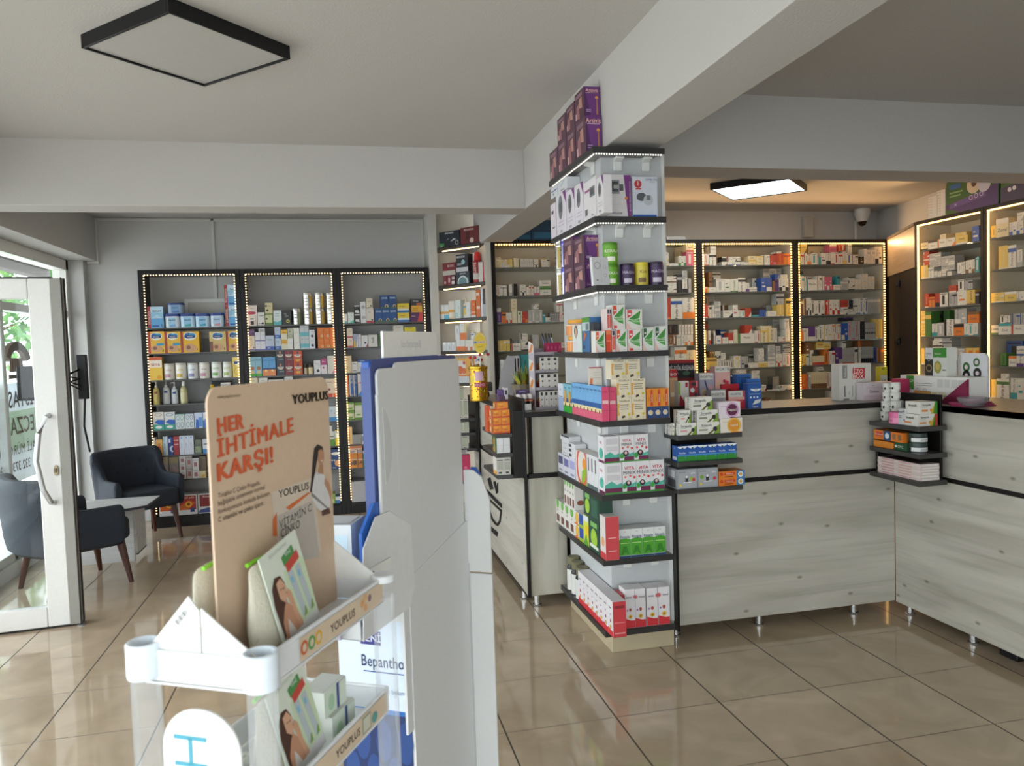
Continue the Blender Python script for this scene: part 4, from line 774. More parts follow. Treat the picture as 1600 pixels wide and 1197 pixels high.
# ---- wall shelving, right bay -----------------------------------------------
R1 = 'on top right shelf'
NAVYB = 't .55 .8 .14 c9dcec DHA|c .75 .18 .22 d8c49a|c .75 .18 .14 6a4a3a|r 0 0 1 .12 4a6a4a'
row(PU, WUZ[0], R1, [
 (535.5, 543, 490.5, 'd8dcde', 'r 0 0 1 .2 7ab0c0|t .5 .7 .07 d Zn', 'small white carton with pale blue foot'), (543.5, 553, 488, 'dbe0de', 'p 70c8b0 3 0 0 1 0 1 .3|t .5 .7 .06 d Mg', 'white carton with mint corner'),
 (553.5, 562.5, 477, '2a2a2c', 'r 0 .85 1 1 c9c9c8|p d8d8d8 4 .1 .2 .9 .1 .8 .4 .2 .45', 'black and white carton', dict(n=(1, 2))), (563, 571.5, 471.5, 'dcdcdc', 'e .55 .5 .32 3a3a3c|c .55 .5 .12 3a3a3c', 'white carton with ring emblem', dict(n=(1, 2))),
 (572, 584, 482, 'dcd2c6', 'r 0 0 1 .12 c03a4a|c .78 .2 .12 4a2a2a|t .45 .75 .06 d Iron', 'cream carton with red foot'), (572, 582, 466, 'd6cdb4', 'p 4a5a3a 3 .0 .0 1 .1 .3 .12|c .75 .25 .14 4a4a2a|t .5 .72 .08 d Hydra', 'beige carton stacked on the cream one'),
 (585.5, 620, 482, '20508c', NAVYB, 'blue carton with brown disc', dict(n=(3, 1))), (594, 607, 461.5, '1f4880', NAVYB, 'blue carton stacked above, left'), (607.3, 619, 461, '1f4880', NAVYB, 'blue carton stacked above, right'),
 (621, 639.5, 474, 'e0c63a', 'r 0 0 1 .22 2f6ab0|r 0 .22 1 .42 d2dce0|t .4 .7 .16 8a7420 Voltar', 'yellow and blue flat carton', dict(n=(1, 2))),
 (641, 661, 488, '5a2a5a', 'p c9484a 4 .55 0 1 0 1 1 .75 1|t .25 .6 .12 e0c0c8 Biotin', 'purple and red carton'), (643, 660, 477.5, 'e0a83a', 't .35 .6 .2 7a5a20 Curcu|r .1 .2 .6 .3 c98a30', 'amber carton on the purple one'), (642, 659, 467, '2a2a30', 't .45 .7 .2 d8d8d8 Omega|r .5 0 1 .4 a8603a', 'black carton on top of amber one')], d=.08, cat='carton', name='supplement_box', group='supplements on the wall shelving')
R2 = 'on second right shelf'
row(PU, WUZ[1], R2, [
 (542, 551, 513, 'dcccb8', 'r 0 0 1 .16 c04a50|t .5 .7 .08 d B12', 'cream carton with red foot', dict(n=(1, 2))), (552, 560, 522, '9aa0b4', 'p d8a84a 4 0 0 .6 0 .3 .5 0 .5|p c9ccd4 3 .5 0 1 0 1 1', 'grey blue carton with yellow corner'), (560.3, 564, 522, 'd2d2d6', 'v .5 .7 .5 3a4a80 B', 'narrow white carton'),
 (564.5, 575, 524, 'dadada', 'c .6 .35 .16 2a2a30|p b83a40 3 .7 0 1 0 1 .4', 'white carton with red corner'), (575.5, 590, 523, 'd6d4ce', 'v .5 .55 .22 d Flexa|c .4 .7 .08 s', 'white carton with upright print'), (591, 603, 522, '4a6a44', 'r .6 0 .78 1 a8b84a', 'green carton with lime stripe'),
 (615, 630.5, 508.5, 'd8d2c8', 't .5 .93 .05 d Omega 3', 'tall white carton behind display'), (632, 650, 511, 'd8cc30', 't .5 .95 .05 d Complex', 'tall yellow carton behind display')], d=.08, cat='carton', name='supplement_box', group='supplements on the wall shelving')
R3 = 'on third right shelf'
row(PU, WUZ[2], R3, [(534.5, 549.5, 556, 'dcc8a0', 'r .1 .4 .6 .46 c97a3a|t .4 .7 .13 8a6a40 Collage', 'beige carton', dict(n=(1, 2))), (550, 558.8, 565, 'd8d4d0', 't .5 .8 .12 k Pro|r .1 .15 .8 .2 k', 'white carton with black print'), (559, 573, 566, 'd0d4d8', 'c .3 .55 .14 d0b0b0|p 5f9a9a 4 .6 .2 .9 .2 .9 .6 .5 .5|c .7 .8 .08 k', 'white carton with teal picture'), (559.5, 573, 561.5, '2f5ca8', 't .5 .5 .4 w Omega', 'blue flat carton on the white one')], d=.08, cat='carton', name='supplement_box', group='supplements on the wall shelving')
TB = 'r 0 0 .3 1 d2c8c0|r .3 .1 .9 .6 3a62a8|c .6 .75 .2 2a4a80|v .15 .5 .15 4a4a5a brush'
row(PU, WUZ[3], 'on fourth right shelf', [(536.5, 544.5, 586, 'e2c8a0', 'v .4 .6 .4 5a4a5a Oral|r .75 0 1 1 d87a4a', 'orange edged tube carton'), (545.5, 551.5, 586, '8a96a8', TB, 'toothbrush pack', dict(n=(1, 1))), (552, 557.5, 586, '6a7aa0', TB, 'bluer toothbrush pack'),
 (558.5, 566.8, 581, 'd6d2cc', 'r 0 .52 1 .56 c04a50|p 3a8ad0 4 0 0 1 0 1 .3 .2 .1|t .5 .9 .05 d Opti', 'white carton with red line and blue wave'), (567.3, 576, 585, 'cdd2cc', 'p 3a8ad0 4 0 0 1 0 1 .4 .2 .15|t .5 .9 .05 k Opti', 'white carton with blue wave')], d=.07, cat='carton', name='hygiene_box', group='hygiene boxes on the wall shelving')
GRN = 'r 0 0 1 .14 5f8a34|r 0 .84 1 1 6f9a3a|r .15 .55 .85 .7 e0dcd0|c .5 .3 .3 7aa04a .4'
row(PU, WUZ[4], 'on fifth right shelf', [(541, 553.5, 629, 'ccd09a', GRN, 'green banded carton', dict(n=(1, 2))), (554, 566, 629, 'd2d6b8', GRN, 'taller green banded carton'), (567, 579, 630, 'c9cfdc', 'r 0 0 1 .2 24407a|r 0 .85 1 1 24407a|r .1 .5 .8 .6 8a6a9a', 'white and navy carton', dict(n=(1, 2)))], d=.07, cat='carton', name='supplement_box', group='supplements on the wall shelving')
row(PU, WUZ[5], 'on sixth right shelf', [(541, 550.5, 667, 'e6c48a', 'r .45 .1 .6 .9 d07a3a|r 0 0 .15 1 e0a040', 'orange striped upright carton'), (551, 564.5, 679, 'a3a29e', 't .6 .5 .3 6a6a68 thermo', 'flat grey carton in a pile', dict(n=(1, 5))), (565, 571.3, 678, 'c9cac8', 'r .2 .3 .8 .8 6a7a78', 'white carton with grey window'), (571.6, 580, 680, 'b0454a', 'r 0 .82 1 1 d8c8c4|c .5 .4 .25 e0b8b0', 'red carton')], d=.07, cat='carton', name='device_box', group='device boxes on the wall shelving')
BANT = 'r 0 .84 1 1 d6c6c0|t .5 .92 .1 d bant|r 0 .45 1 .5 d8c8a8|c .7 .3 .25 6a5044|c .3 .25 .2 8a6a50'
row(PU, WUZ[6], 'on seventh right shelf', [(543, 558.5, 703.5, 'd88a3a', BANT, 'orange plaster carton'), (558.8, 566.5, 703.5, 'd2803a', BANT, 'narrow orange plaster carton'), (567, 579, 704, '2f8a72', BANT, 'green plaster carton'), (542.5, 566, 694, 'c97a4a', 'r 0 0 1 .3 e0c0a8|t .6 .15 .2 k soft', 'orange carton lying on the plaster cartons')], d=.08, cat='carton', name='plaster_box', group='plaster boxes on the wall shelving')
row(PU, .1, 'on the bottom board of right bay', [(549, 583, 752, 'b9b9be', 't .5 .93 .03 d depend', 'large whitish grey carton')], d=.2, cat='carton', name='carton')
# ---- corner alcove ----------------------------------------------------------
LIMA = 9
A1 = 'on top alcove shelf'
row(PA, 2.415, A1, [(686, 718, 361, '202630', 't .5 .88 .12 d8d8dc BRIONON|p c9ccd0 3 .55 .3 .85 .45 .7 .5|p c9ccd0 3 .35 .4 .5 .55 .42 .5|p 3a8a4a 4 0 0 .25 0 .25 .25 0 .3|t .12 .12 .12 w 2x|e .86 .2 .08 c9c9c9', 'black appliance carton with green corner'), (719, 749, 354, '6a2428', 't .45 .85 .12 e0c8c0 BRIONON|r .3 .3 .5 .7 4a1a1c|c .6 .2 .1 d8c0b8', 'dark red appliance carton')], d=.1, s=.02, cat='appliance box', name='appliance_box', group='hair appliances in the alcove', lim=LIMA)
LIMA = 2.378
row(PA, 2.064, 'on second alcove shelf', [
 (692.5, 698.5, 431, '7a2a30', 'c .5 .3 .25 d0a8a0', 'small dark red carton'), (699, 704.5, 431, '8a2a38', 'r .3 .3 .8 .8 c8a0a8', 'small crimson carton'), (705, 711, 431, '5a3438', 'r .1 .1 .9 .45 d8ccc8|r .2 .6 .9 .9 c8b8b4', 'small brownish carton'),
 (691.5, 711.5, 410.5, '7a2228', 'r 0 0 1 .38 b9b2a8|t .65 .75 .17 d8c8c4 BLOSC', 'dark red carton with grey foot'), (712.5, 733.5, 424.5, '2f3a40', 'p 6a8a90 5 .1 0 .95 0 .9 .5 .5 .55 .3 .4|e .5 .1 .4 c9d4d4|t .5 .85 .12 d8d8dc BRINON', 'black carton with teal arc'),
 (712.3, 731, 397, '23262c', 'r 0 0 1 .25 c4c4c8|c .6 .55 .15 9ac0c8|t .4 .85 .12 d8d8dc BRINON|p 8a8a92 4 .1 .35 .6 .4 .5 .5 .1 .5', 'black carton with silver foot on top'),
 (735, 746.5, 393, 'a82a2c/d0c8c0/c9302f/d8c8c0', 'ELSEVE', 'tall red spray bottle', dict(k='spray', nm='spray_bottle', cat='bottle')), (747.5, 756, 409, 'd2ccc6', 'v .4 .5 .2 8a8480 serum|r .8 0 1 1 b83a44', 'white carton with red edge')], d=.07, s=.02, cat='appliance box', name='appliance_box', group='hair appliances in the alcove', lim=LIMA)
ORW = 'r 0 .36 1 .52 dca040|r 0 0 1 .3 %s'
row(PA, 1.757, 'on third alcove shelf', [
 (686.5, 694, 476.5, 'd8d8d4', ORW % 'dcdcda', 'white carton with orange band'), (694.3, 701, 476, 'd6d8d6', ORW % '5ab0cc', 'white carton with orange and blue bands'), (700.8, 710, 470.5, 'd8d4cc', ORW % 'd8c8b0'+'|c .3 .2 .3 e0dcd0', 'taller white carton with orange band'), (711, 719.5, 469, 'd2dcd8', 'r .1 .1 .5 .3 a8d0d0|v .6 .6 .2 s sun', 'pale upright carton'),
 (720.5, 728.5, 464, 'dedcd8/e2c04a/d8d0b8/4aa0c8', '', 'white pump bottle with blue label', dict(k='pump', nm='pump_bottle', cat='bottle')), (728.8, 735, 472, 'dcdcde', 'v .5 .5 .2 s solar', 'slim white carton'), (735.8, 743, 469, 'd86a24', 'r 0 0 1 .14 e0d8d0|r 0 .27 1 .33 e8c0a0|t .6 .75 .08 w 50', 'orange carton with white foot'), (743.3, 750, 452.5, 'd06a2c', 'r .1 .78 .9 .88 e0ccb8|r .1 .3 .9 .4 e0c8b0', 'tall orange carton'), (750.8, 754, 450.5, 'dcdce0', 'v .5 .6 .4 s spf', 'tall thin white carton'), (754.3, 758.5, 451, '3a2c30', 'r 0 0 1 .45 a9aab0', 'dark and grey tall carton')], d=.06, s=.02, cat='sun care box', name='sun_care_box', group='sun care in the alcove')
row(PA, 1.462, 'on fourth alcove shelf', [
 (691.5, 712.5, 535, 'd2d4d6', 'r .2 .75 .6 .97 f2f2f4|v .6 .4 .2 8a9090 derm', 'white carton', dict(n=(3, 1))), (713, 726.5, 531, 'd8d8d4', 'r 0 0 1 .4 d8722c|t .5 .75 .06 s bio', 'white and orange carton', dict(n=(2, 1))), (727, 742, 531, 'd8d6cc', 'r 0 0 .5 .35 d8722c|t .5 .75 .06 s bio', 'cream carton with orange corner', dict(n=(2, 1))),
 (711, 717.8, 508.5, 'd8dadc', 'v .5 .6 .25 5a6a70 creme', 'tall white carton stacked above'), (718.3, 728.5, 505, 'd8d8d4', 'r 0 0 1 .42 d8722c|r .66 .42 1 1 d8c890|t .4 .88 .05 d bio', 'tall white and orange carton stacked above'), (732, 741, 515, 'd4d4d2/dcdcdc/d8ccb0/2f5a90', '', 'small pump bottle stacked above', dict(k='pump', nm='pump_bottle', cat='bottle'))], d=.06, s=.02, cat='skin care box', name='skin_care_box', group='skin care in the alcove')
row(PA, 1.17, 'on fifth alcove shelf', [(707, 737, 588, 'cfd0d2', 'v .5 .5 .2 8a9090 care', 'white carton, only spine seen', dict(n=(6, 1))), (710.5, 734.5, 560, 'e0a440', 'r .12 .1 .72 .86 d8d0c8|c .35 .35 .2 c9602a|c .6 .3 .15 d06a2a|c .62 .75 .09 c9503a|r .0 .0 1 .06 d06a2a', 'yellow carton with orange picture')], d=.06, s=.02, cat='skin care box', name='skin_care_box', group='skin care in the alcove')
# ---- goods on the column shelves --------------------------------------------
ART = 'r 0 0 1 1 5a3a48|p a06a70 4 .15 .1 .5 .05 .45 .6 .2 .5|p b88a80 4 .5 .4 .8 .35 .75 .75 .45 .7|r .15 .78 .8 .9 8a6a7a|r .1 .08 .25 .3 c8a8a8|R:r 0 0 1 1 6a3478|R:p 50265c 3 0 0 .4 0 0 1|R:t .48 .87 .12 e8b4a0 Artivit|R:r .1 .77 .9 .785 d8b8b8|R:c .78 .62 .1 d89a50|R:p b07850 4 .74 .05 .86 .05 .82 .6 .76 .6|R:r .1 .2 .4 .22 c9a8c9|R:r .1 .14 .4 .16 c9a8c9'
P0 = 'on top column shelf'
row(PL_, CZS[0], P0, [(858.5, 871.5, 234, '5a2f66', ART, 'purple supplement carton in lower line', dict(floor=1)), (871.5, 885, 219, '5a2f66', ART, 'purple supplement carton in lower line', dict(floor=1)), (885, 899, 204, '5a2f66', ART, 'purple supplement carton in lower line', dict(floor=1)), (899, 915, 187, '5a2f66', ART, 'purple supplement carton in lower line', dict(floor=1)),
 (870.5, 884, 181, '5a2f66', ART, 'purple supplement carton in upper line'), (884, 897.5, 164, '5a2f66', ART, 'purple supplement carton in upper line'), (897.5, 912.5, 142, '5a2f66', ART, 'purple supplement carton in upper line')], d=.078, s=.008, cat='supplement box', name='supplement_box', group='purple cartons on the column')
MON = 'p 7a3a80 4 .86 0 1 0 1 1 .72 1|c .38 .72 .2 6a6a70 1|r .2 .55 .55 .88 8f9094|r .26 .6 .5 .84 4a4c50|t .42 .72 .1 c9c9c9 88|r .55 .62 .7 .78 5a5c60|r .1 .3 .6 .31 c9b8cc|c .8 .45 .06 d8804a|t .4 .1 .07 5a5a60 fortune|v .95 .5 .06 d8c8dc BLOOD PRESSURE MONITOR'
MONS = 'c .45 .66 .22 7a7c80 1.6|r .3 .55 .6 .78 5a5c60|p 7a3a80 3 .7 1 1 1 1 .7|r .2 .3 .8 .32 c0b0c4|r .2 .22 .8 .24 c0b0c4|t .5 .1 .08 6a6a70 fort'
P1 = 'on second column shelf'
row(PL_, CZS[1], P1, [(860, 868, 318, 'dcd4dc', 'r .3 .3 .8 .34 6a5a6a|r .2 .7 .6 .8 4a4a4a', 'lilac edged white carton, end one', dict(floor=1)), (868.5, 884, 301, 'dcd6de', MONS, 'white carton with grey monitor picture', dict(floor=1)), (884.5, 897, 296, 'dcd6de', MONS, 'white carton with grey monitor picture', dict(floor=1)), (897.5, 911, 287, 'dcd6de', MONS, 'white carton with grey monitor picture', dict(floor=1)),
 (911.5, 931, 281, 'dcd8da', 'r .5 .55 .9 .8 7a7c80|r .56 .6 .8 .76 4a4c50|r .1 .72 .5 .78 a05a8a|r .1 .14 .3 .3 6a6a6a|t .7 .1 .07 6a6a70 fort', 'white carton turned to show barcode', dict(floor=1, d=.04)), (931.5, 942.5, 276, 'dcd8da', MONS, 'narrow white monitor carton at the corner', dict(floor=1, d=.04)),
 (860, 871, 277, 'd2d6da', 'r .1 .55 .9 .65 3a4a8a|r .3 .2 .5 .4 8a8a8a', 'white blue striped carton stacked above'), (871.5, 886, 272, 'd4d6da', 'p b8bcc4 4 .2 .5 .4 .5 .8 .95 .6 .95|r .3 .1 .7 .2 8a8a90', 'white hatched carton stacked above')], d=.068, s=.008, cat='monitor box', name='monitor_box', group='monitor boxes on the column', lim=2.34)
row(PF, CZS[1], P1, [(945, 986, 273, 'dcd8da', MON, 'big white and purple monitor carton', dict(d=.075)), (988, 1027, 276, 'cdd2de', 'r 0 0 .95 .06 2f62b0|c .22 .82 .15 b83a40|t .22 .84 .12 w 1|r .12 .68 .34 .72 b83a40|t .75 .93 .06 6a6a8a OMRON|c .35 .5 .2 5a5c62 .8|c .62 .42 .2 b8bcc2 1|r .55 .42 .7 .54 7a7c82|r .65 .86 .9 .87 s', 'white carton with red seal and blue foot', dict(d=.075))], cat='monitor box', name='monitor_box')
P2 = 'on third column shelf'
row(PL_, CZS[2], P2, [(864, 871, 378, 'c4c2ba/b8a050/cac8c0', '', 'silver tin with gold spots', dict(k='metal', nm='silver_tin', cat='tin', n=(1, 2), floor=1)), (872, 879.5, 374, 'c0c0d0/5a58b8/6a68c8', '', 'silver tin with blue side', dict(k='metal', nm='silver_tin', cat='tin', n=(1, 2), floor=1)),
 (880, 895.5, 373, '5a2f66', ART, 'purple supplement carton', dict(n=(1, 2), floor=1)), (896, 912.5, 370.5, '5a2f66', ART, 'purple carton with picture end', dict(n=(1, 2), floor=1, d=.085))], d=.075, s=.006, cat='supplement box', name='supplement_box', group='purple cartons on the column')
o = put('box', 'carton', .085, .02, .13, 'd0d0d2', 'e .3 .7 .2 9a9aa0|r .5 .1 .52 .9 b0b0b4|e .75 .65 .1 a8a8ac|e .75 .35 .1 a8a8ac|r .2 .15 .3 .2 6a6a6a', (1.174, 3.357, CZS[2]+.003), .2, -.1); tag(o, 'white carton leaning back against the column beside green cans', 'carton')
GCN = '5f9a20/69a828/4f8a1a/e8e8d8'; PCN = '3c2a4a/46325a/32223e/c9c0d0'
row(PF, CZS[2], P2, [(946, 968.5, 378, GCN, 'REDULAX', 'bright green can', dict(k='can', n=(1, 2), nm='supplement_can')), (973, 994.5, 411, PCN, 'MAGNE', 'dark purple can beside the green ones', dict(k='can', nm='supplement_can')), (995.5, 1016.5, 409, 'd0bc3a/d8c650/e0cc3a/7a5a30', 'Kids', 'yellow can between purple ones', dict(k='can', nm='supplement_can')), (1018, 1041, 408, PCN, 'MAGNE', 'dark purple can at shelf end', dict(k='can', nm='supplement_can'))], s=.03, cat='can', name='supplement_can', group='supplement cans on the column')
NIC = 'p %s 4 .08 .55 .36 .7 .36 .96 .08 .96|p 3f8a3a 4 .12 .5 .9 .92 .82 .55 .5 .5|p 4f9a48 5 .1 .46 .5 .5 .82 .52 .86 .2 .5 .28|t .52 .47 .07 w nicorette|r .3 .36 .8 .38 d8e8d0|p e0b8b0 3 .0 .0 .35 .0 .0 .4|r .6 .08 .9 .09 s|c .22 .76 .1 w .6'
NICT = NIC+'|r .1 .04 .35 .14 %s'
SP = 'r .2 .75 .8 .95 3a3a5a|r .1 .1 .9 .7 c84038|r .3 .15 .7 .65 d86a50'
P3 = 'on fourth column shelf'
row(PL_, CZS[3], P3, [(878, 893, 500, 'e0d8cc/d8862c/dc9a20/e8d0a0', 'VIT C', 'white tablet bottle with orange cap', dict(k='pillbottle', n=(1, 2), nm='tablet_bottle', cat='bottle', floor=1)),
 (894.3, 908.5, 508.5, 'd4dcd8', 'c .4 .78 .2 2a2a2a|c .4 .72 .1 c8a088 2|r .1 .1 .5 .4 d8d0d4|R:r 0 0 1 1 7ac030|R:c .4 .8 .2 3a2a2a', 'white and lime carton with a face', dict(floor=1, d=.05)), (909, 921, 496, '3a6a9a', 'r 0 .86 1 1 4f8f30|r 0 .62 1 .86 b8c8c8|r .5 .64 .9 .82 6a7a80|p c86a3a 3 .2 .3 .6 .5 .3 .6|r .1 .1 .4 .2 2a3a5a', 'green topped blue carton', dict(floor=1)), (921.3, 927.5, 504, '2a3038', 'v .5 .4 .4 d87a30 MAGIC', 'black carton with orange letters', dict(floor=1, d=.03)),
 ], d=.066, s=.008, cat='carton', name='supplement_box', group='cartons on the column')
row(PF, CZS[3], P3, [(930, 946, 517, 'dcdad4', NIC % 'e06030', 'white gum carton with green leaf and orange tab at corner', dict(d=.06)), (947, 955.5, 516, 'd84a28', 'r 0 .5 1 .52 e8a090|r .2 .1 .6 .45 c83a20|r 0 .8 1 1 e07a50', 'plain orange gum carton'), (956, 961.5, 515, 'dccac8', SP, 'gum carton seen on its red edge', dict(n=(1, 1))),
 (962.3, 980, 514, 'dcdad4', NIC % 'd8502a', 'white gum carton with orange tab'), (980.8, 1003, 514.5, 'dcdad2', NICT % ('d84a50', 'c83a3a'), 'white gum carton with red tab'), (1004, 1022, 511.5, 'd6dad2', NIC % '2f5a3a', 'white gum carton with dark green tab'), (1022.6, 1042, 509.5, 'dadcd6', NIC % '2f5a3a', 'end gum carton with dark green tab'),
 (948.5, 955.5, 482, 'dccac8', SP, 'upper gum carton on its edge', dict(n=(2, 1))), (956.2, 976.5, 476, 'dcdad4', NICT % ('d8502a', 'c83a3a'), 'upper gum carton with orange tab'), (978, 1003.5, 483, 'd8d6ce', NIC % 'd84a50', 'upper gum carton with red tab')], d=.085, s=.01, cat='gum box', name='gum_box', group='gum boxes on the column')
q = put('box', 'supplement_box', .075, .03, .085, 'c9502a', 'r .45 .2 .98 .98 3a2f60|c .62 .6 .14 d8a040|p 8a9a60 3 .5 .2 .8 .2 .65 .5|r .1 .1 .3 .3 e0a030|r .8 .3 .95 .8 d8c8cc', (1.226, 3.436, CZS[3]+.0005), .0); q.location.z += .0; tag(q, 'orange and violet carton behind the corner gum carton', 'carton')
BLU = 'r 0 0 1 .3 d8607a|p e8d8a0 4 0 .24 1 .24 1 .34 0 .36|r 0 .36 1 .5 2a5a9a|c .5 .26 .16 5a3a2a|t .5 .88 .06 2a4a7a Omega|t .5 .78 .05 2a4a7a 3'
GRB = BLU.replace('d8607a', '2fa030')+'|c .5 .55 .3 c89a4a 1.6'
P4 = 'on fifth column shelf'
row(PL_, CZS[4], P4, [(872, 879.5, 599, 'ccd0da', 'r 0 0 1 .5 9aa8c8|r .1 .52 .9 .54 k|t .5 .8 .08 k bio', 'white violet carton'), (880, 893, 600, '78b4c8', GRB, 'sky blue child carton with green foot', dict(n=(2, 1))), (893.5, 939.5, 601, '6fa8d8', BLU+'|R:r 0 0 1 1 d84a70|R:r .1 .5 .9 .6 e0b8b8|R:t .5 .85 .06 a03050 kids|R:r .1 .3 .9 .31 a03050', 'sky blue and pink child carton', dict(n=(8, 1)))], d=.036, s=.008, cat='child supplement box', name='supplement_box', group='child cartons on the column')
YPL = 't .5 .93 .09 3a3428 YOUPLUS|p d8a04a 5 .0 .2 .16 .25 .1 .5 .18 .8 .0 .8|r .2 .72 .8 .75 6a6458|r .2 .62 .75 .65 6a6458|r .2 .52 .8 .55 6a6458|c .82 .28 .1 c9b830|e .85 .1 .08 8a8478|p 4a3a28 4 .3 .08 .55 .14 .5 .24 .3 .2'
RDX = 'r 0 0 1 .4 24406e|r .55 .42 .85 .92 c43a2a|v .7 .68 .2 w Redoxon|v .3 .66 .12 6a3a10 efervesan|c .5 .2 .25 d8c49a|c .7 .93 .16 c84a2a|e .5 .2 .34 c9d0d8'
row(PF, CZS[4], P4, [(951.5, 962.5, 605, 'd84a70', 'r .1 .5 .9 .6 e0b8b8|t .5 .88 .05 a03050 kids|r .1 .3 .9 .31 a03050', 'pink child carton beside the cream ones'), (963.5, 1008.5, 592, 'dcd0b4', YPL, 'cream vitamin carton', dict(n=(2, 2))), (955, 1000, 561.5, 'd6ccb2', YPL, 'topmost cream vitamin carton', dict(n=(2, 1))), (1010, 1044.5, 607, 'dc8a2a', RDX, 'orange and navy vitamin carton', dict(n=(3, 1)))], d=.08, s=.01, cat='vitamin box', name='vitamin_box', group='vitamin cartons on the column')
o = put('box', 'carton', .062, .02, .088, 'd2c8bc', 'r 0 .94 1 1 a03a3a|p c8703a 4 .02 .05 .25 .05 .3 .4 .1 .4|r .35 .7 .9 .72 s|r .35 .55 .9 .57 s|r .35 .4 .9 .42 s|r 0 0 .3 .08 5a5a9a', (1.182, 3.5, CZS[4]+.158), -.1); tag(o, 'small cream leaflet carton standing on the sky blue cartons', 'carton')
P5 = 'on sixth column shelf'
WIN = 'r .1 .45 .9 .85 %s|r .2 .1 .8 .2 8a8aa0'
row(PL_, CZS[5], P5, [(872, 880, 708, 'd0d0d8', WIN % '4a4a70', 'small white carton with dark window', dict(n=(1, 1))), (880.5, 889, 713, 'd0d0d8', WIN % '6a6aa0', 'small white carton with lilac window'), (889.5, 898.5, 716, 'ccccdc', WIN % 'a0a0cc', 'white carton with pale lilac window'), (899, 916, 706, 'd8d0c8', 'p 8ab030 4 .5 0 1 0 1 .6 .6 .4|c .8 .65 .16 e09030|e .6 .55 .5 d86050 1.2', 'white carton with lemon picture'), (917, 933, 712, 'd4d4d6', 'r .3 .5 .6 .9 5a5a5e|r 0 0 1 .12 5a6a6a', 'white spine carton', dict(n=(3, 1), d=.05)),
 (878, 898, 691, 'd2d2d6', 'r .55 .2 .75 .8 4a4a4e|r .1 .4 .4 .6 b0b0b8', 'flat white carton in a pile', dict(n=(1, 3))), (875.5, 889, 680.5, 'd0d0d4', 'r .1 .7 1 1 3a3a44', 'flat white carton crowning the pile')], d=.064, s=.008, cat='carton', name='supplement_box', group='small cartons on the column')
VMX = 'r 0 0 1 .06 3a8a30|r .3 .06 1 .22 6a2048|p 4fae9a 6 0 .2 1 .2 1 .36 .7 .3 .4 .42 0 .3|c .42 .32 .2 3a2030|c .42 .34 .1 d8c0b8|c .12 .22 .16 3a9a3a|t .5 .8 .11 c02a4a VITA|t .5 .66 .11 3a2a30 MINIX|c .2 .52 .08 d86a60|c .55 .55 .08 d86a60|c .85 .5 .09 c83a40|e .85 .24 .05 w'
VMB = 'r 0 0 1 .06 3a8a30|r 0 .06 1 .2 6a2048|p 4fae9a 6 0 .2 1 .2 1 .36 .7 .3 .4 .42 0 .3|r .15 .7 .9 .92 c8c4c8|r .15 .45 .9 .62 ccc8cc|L:r 0 0 1 .1 6a2048|L:t .5 .75 .1 c02a4a ITA|L:c .5 .35 .3 4fae9a'
row(PF, CZS[5], P5, [(944.5, 971.5, 724, 'dcdadc', VMB, 'white forest carton turned to its back in lower row'), (972.2, 1037.5, 720, 'dcdadc', VMX, 'white child vitamin carton with forest, lower row', dict(n=(3, 1))), (943.5, 967.3, 682, 'dcdadc', VMB, 'white forest carton turned to its back in upper row'), (967.8, 1012.8, 679, 'dcdadc', VMX, 'white child vitamin carton with forest, upper row', dict(n=(2, 1)))], d=.085, s=.01, cat='vitamin box', name='vitamin_box', group='child vitamin cartons on the column')
P6 = 'on seventh column shelf'
BRN = 'r .2 .1 .8 .4 6a4038|c .5 .88 .3 6ab04a|t .5 .6 .08 d D3|R:c .5 .3 .3 8a5038 .7'
NAV = 'r .55 0 1 1 2a4a9a|c .3 .55 .2 d8b040|p 9ab030 4 .5 0 1 0 1 .3 .5 .2|r 0 0 .5 .1 3a6aa0|p d87a40 3 .0 0 .5 0 .3 .3'
row(PL_, CZS[6], P6, [(868.5, 897, 789, 'd6d2cc', BRN, 'white carton with brown date picture, lower row', dict(n=(4, 1), floor=1)), (897.5, 911, 802, 'd6d6d8', NAV, 'white and navy carton with yellow flower', dict(n=(1, 2), floor=1)), (911.5, 919, 806, 'cfd84a', 'c .7 .5 .4 e0c020|r 0 .8 1 1 d0d8e0|p 5a9a30 3 0 0 1 0 .5 .4', 'lime and yellow carton', dict(floor=1)), (919.5, 936, 812, '24483a', 'r .2 .75 .8 .9 7ab060|c .5 .4 .3 9ac040|r .1 .1 .9 .2 d0d8c8', 'dark green carton, lower one', dict(floor=1)), (881, 897, 752, 'd6d2cc', BRN, 'white carton with brown date picture, upper row', dict(n=(4, 1))), (911.5, 936, 771, '1f4034', 'r .1 .7 .4 .9 7ab060|r .5 .1 .9 .8 2f5a48|c .25 .4 .15 9ac040', 'dark green carton lying on others'), (937, 945.5, 806, 'd2ccc8', 'c .5 .4 .3 d8a070|r 0 0 1 .16 c03a40|R:r 0 0 1 1 c8444a|R:r .2 .2 .8 .22 e0b0b0|R:r .2 .5 .8 .52 e0b0b0', 'red and white carton at the corner', dict(floor=1))], d=.066, s=.008, cat='carton', name='supplement_box', group='cartons on the column')
FRM = 'r 0 .08 1 .62 4a9a2a|c .5 .62 .5 4a9a2a .3|r 0 0 1 .07 24406e|p 2f7a20 5 .15 .1 .5 .2 .85 .1 .65 .4 .35 .4|t .5 .74 .1 24406e fitopia|r .1 .5 .9 .53 a8d080|r .4 .9 .6 .92 s'
row(PF, CZS[6], P6, [(967, 1040, 825, 'd8dad8', FRM, 'green and white herb carton', dict(n=(4, 1)))], d=.08, s=.012, cat='herb box', name='herb_box', group='green herb cartons on the column')
P7 = 'on lowest column shelf'
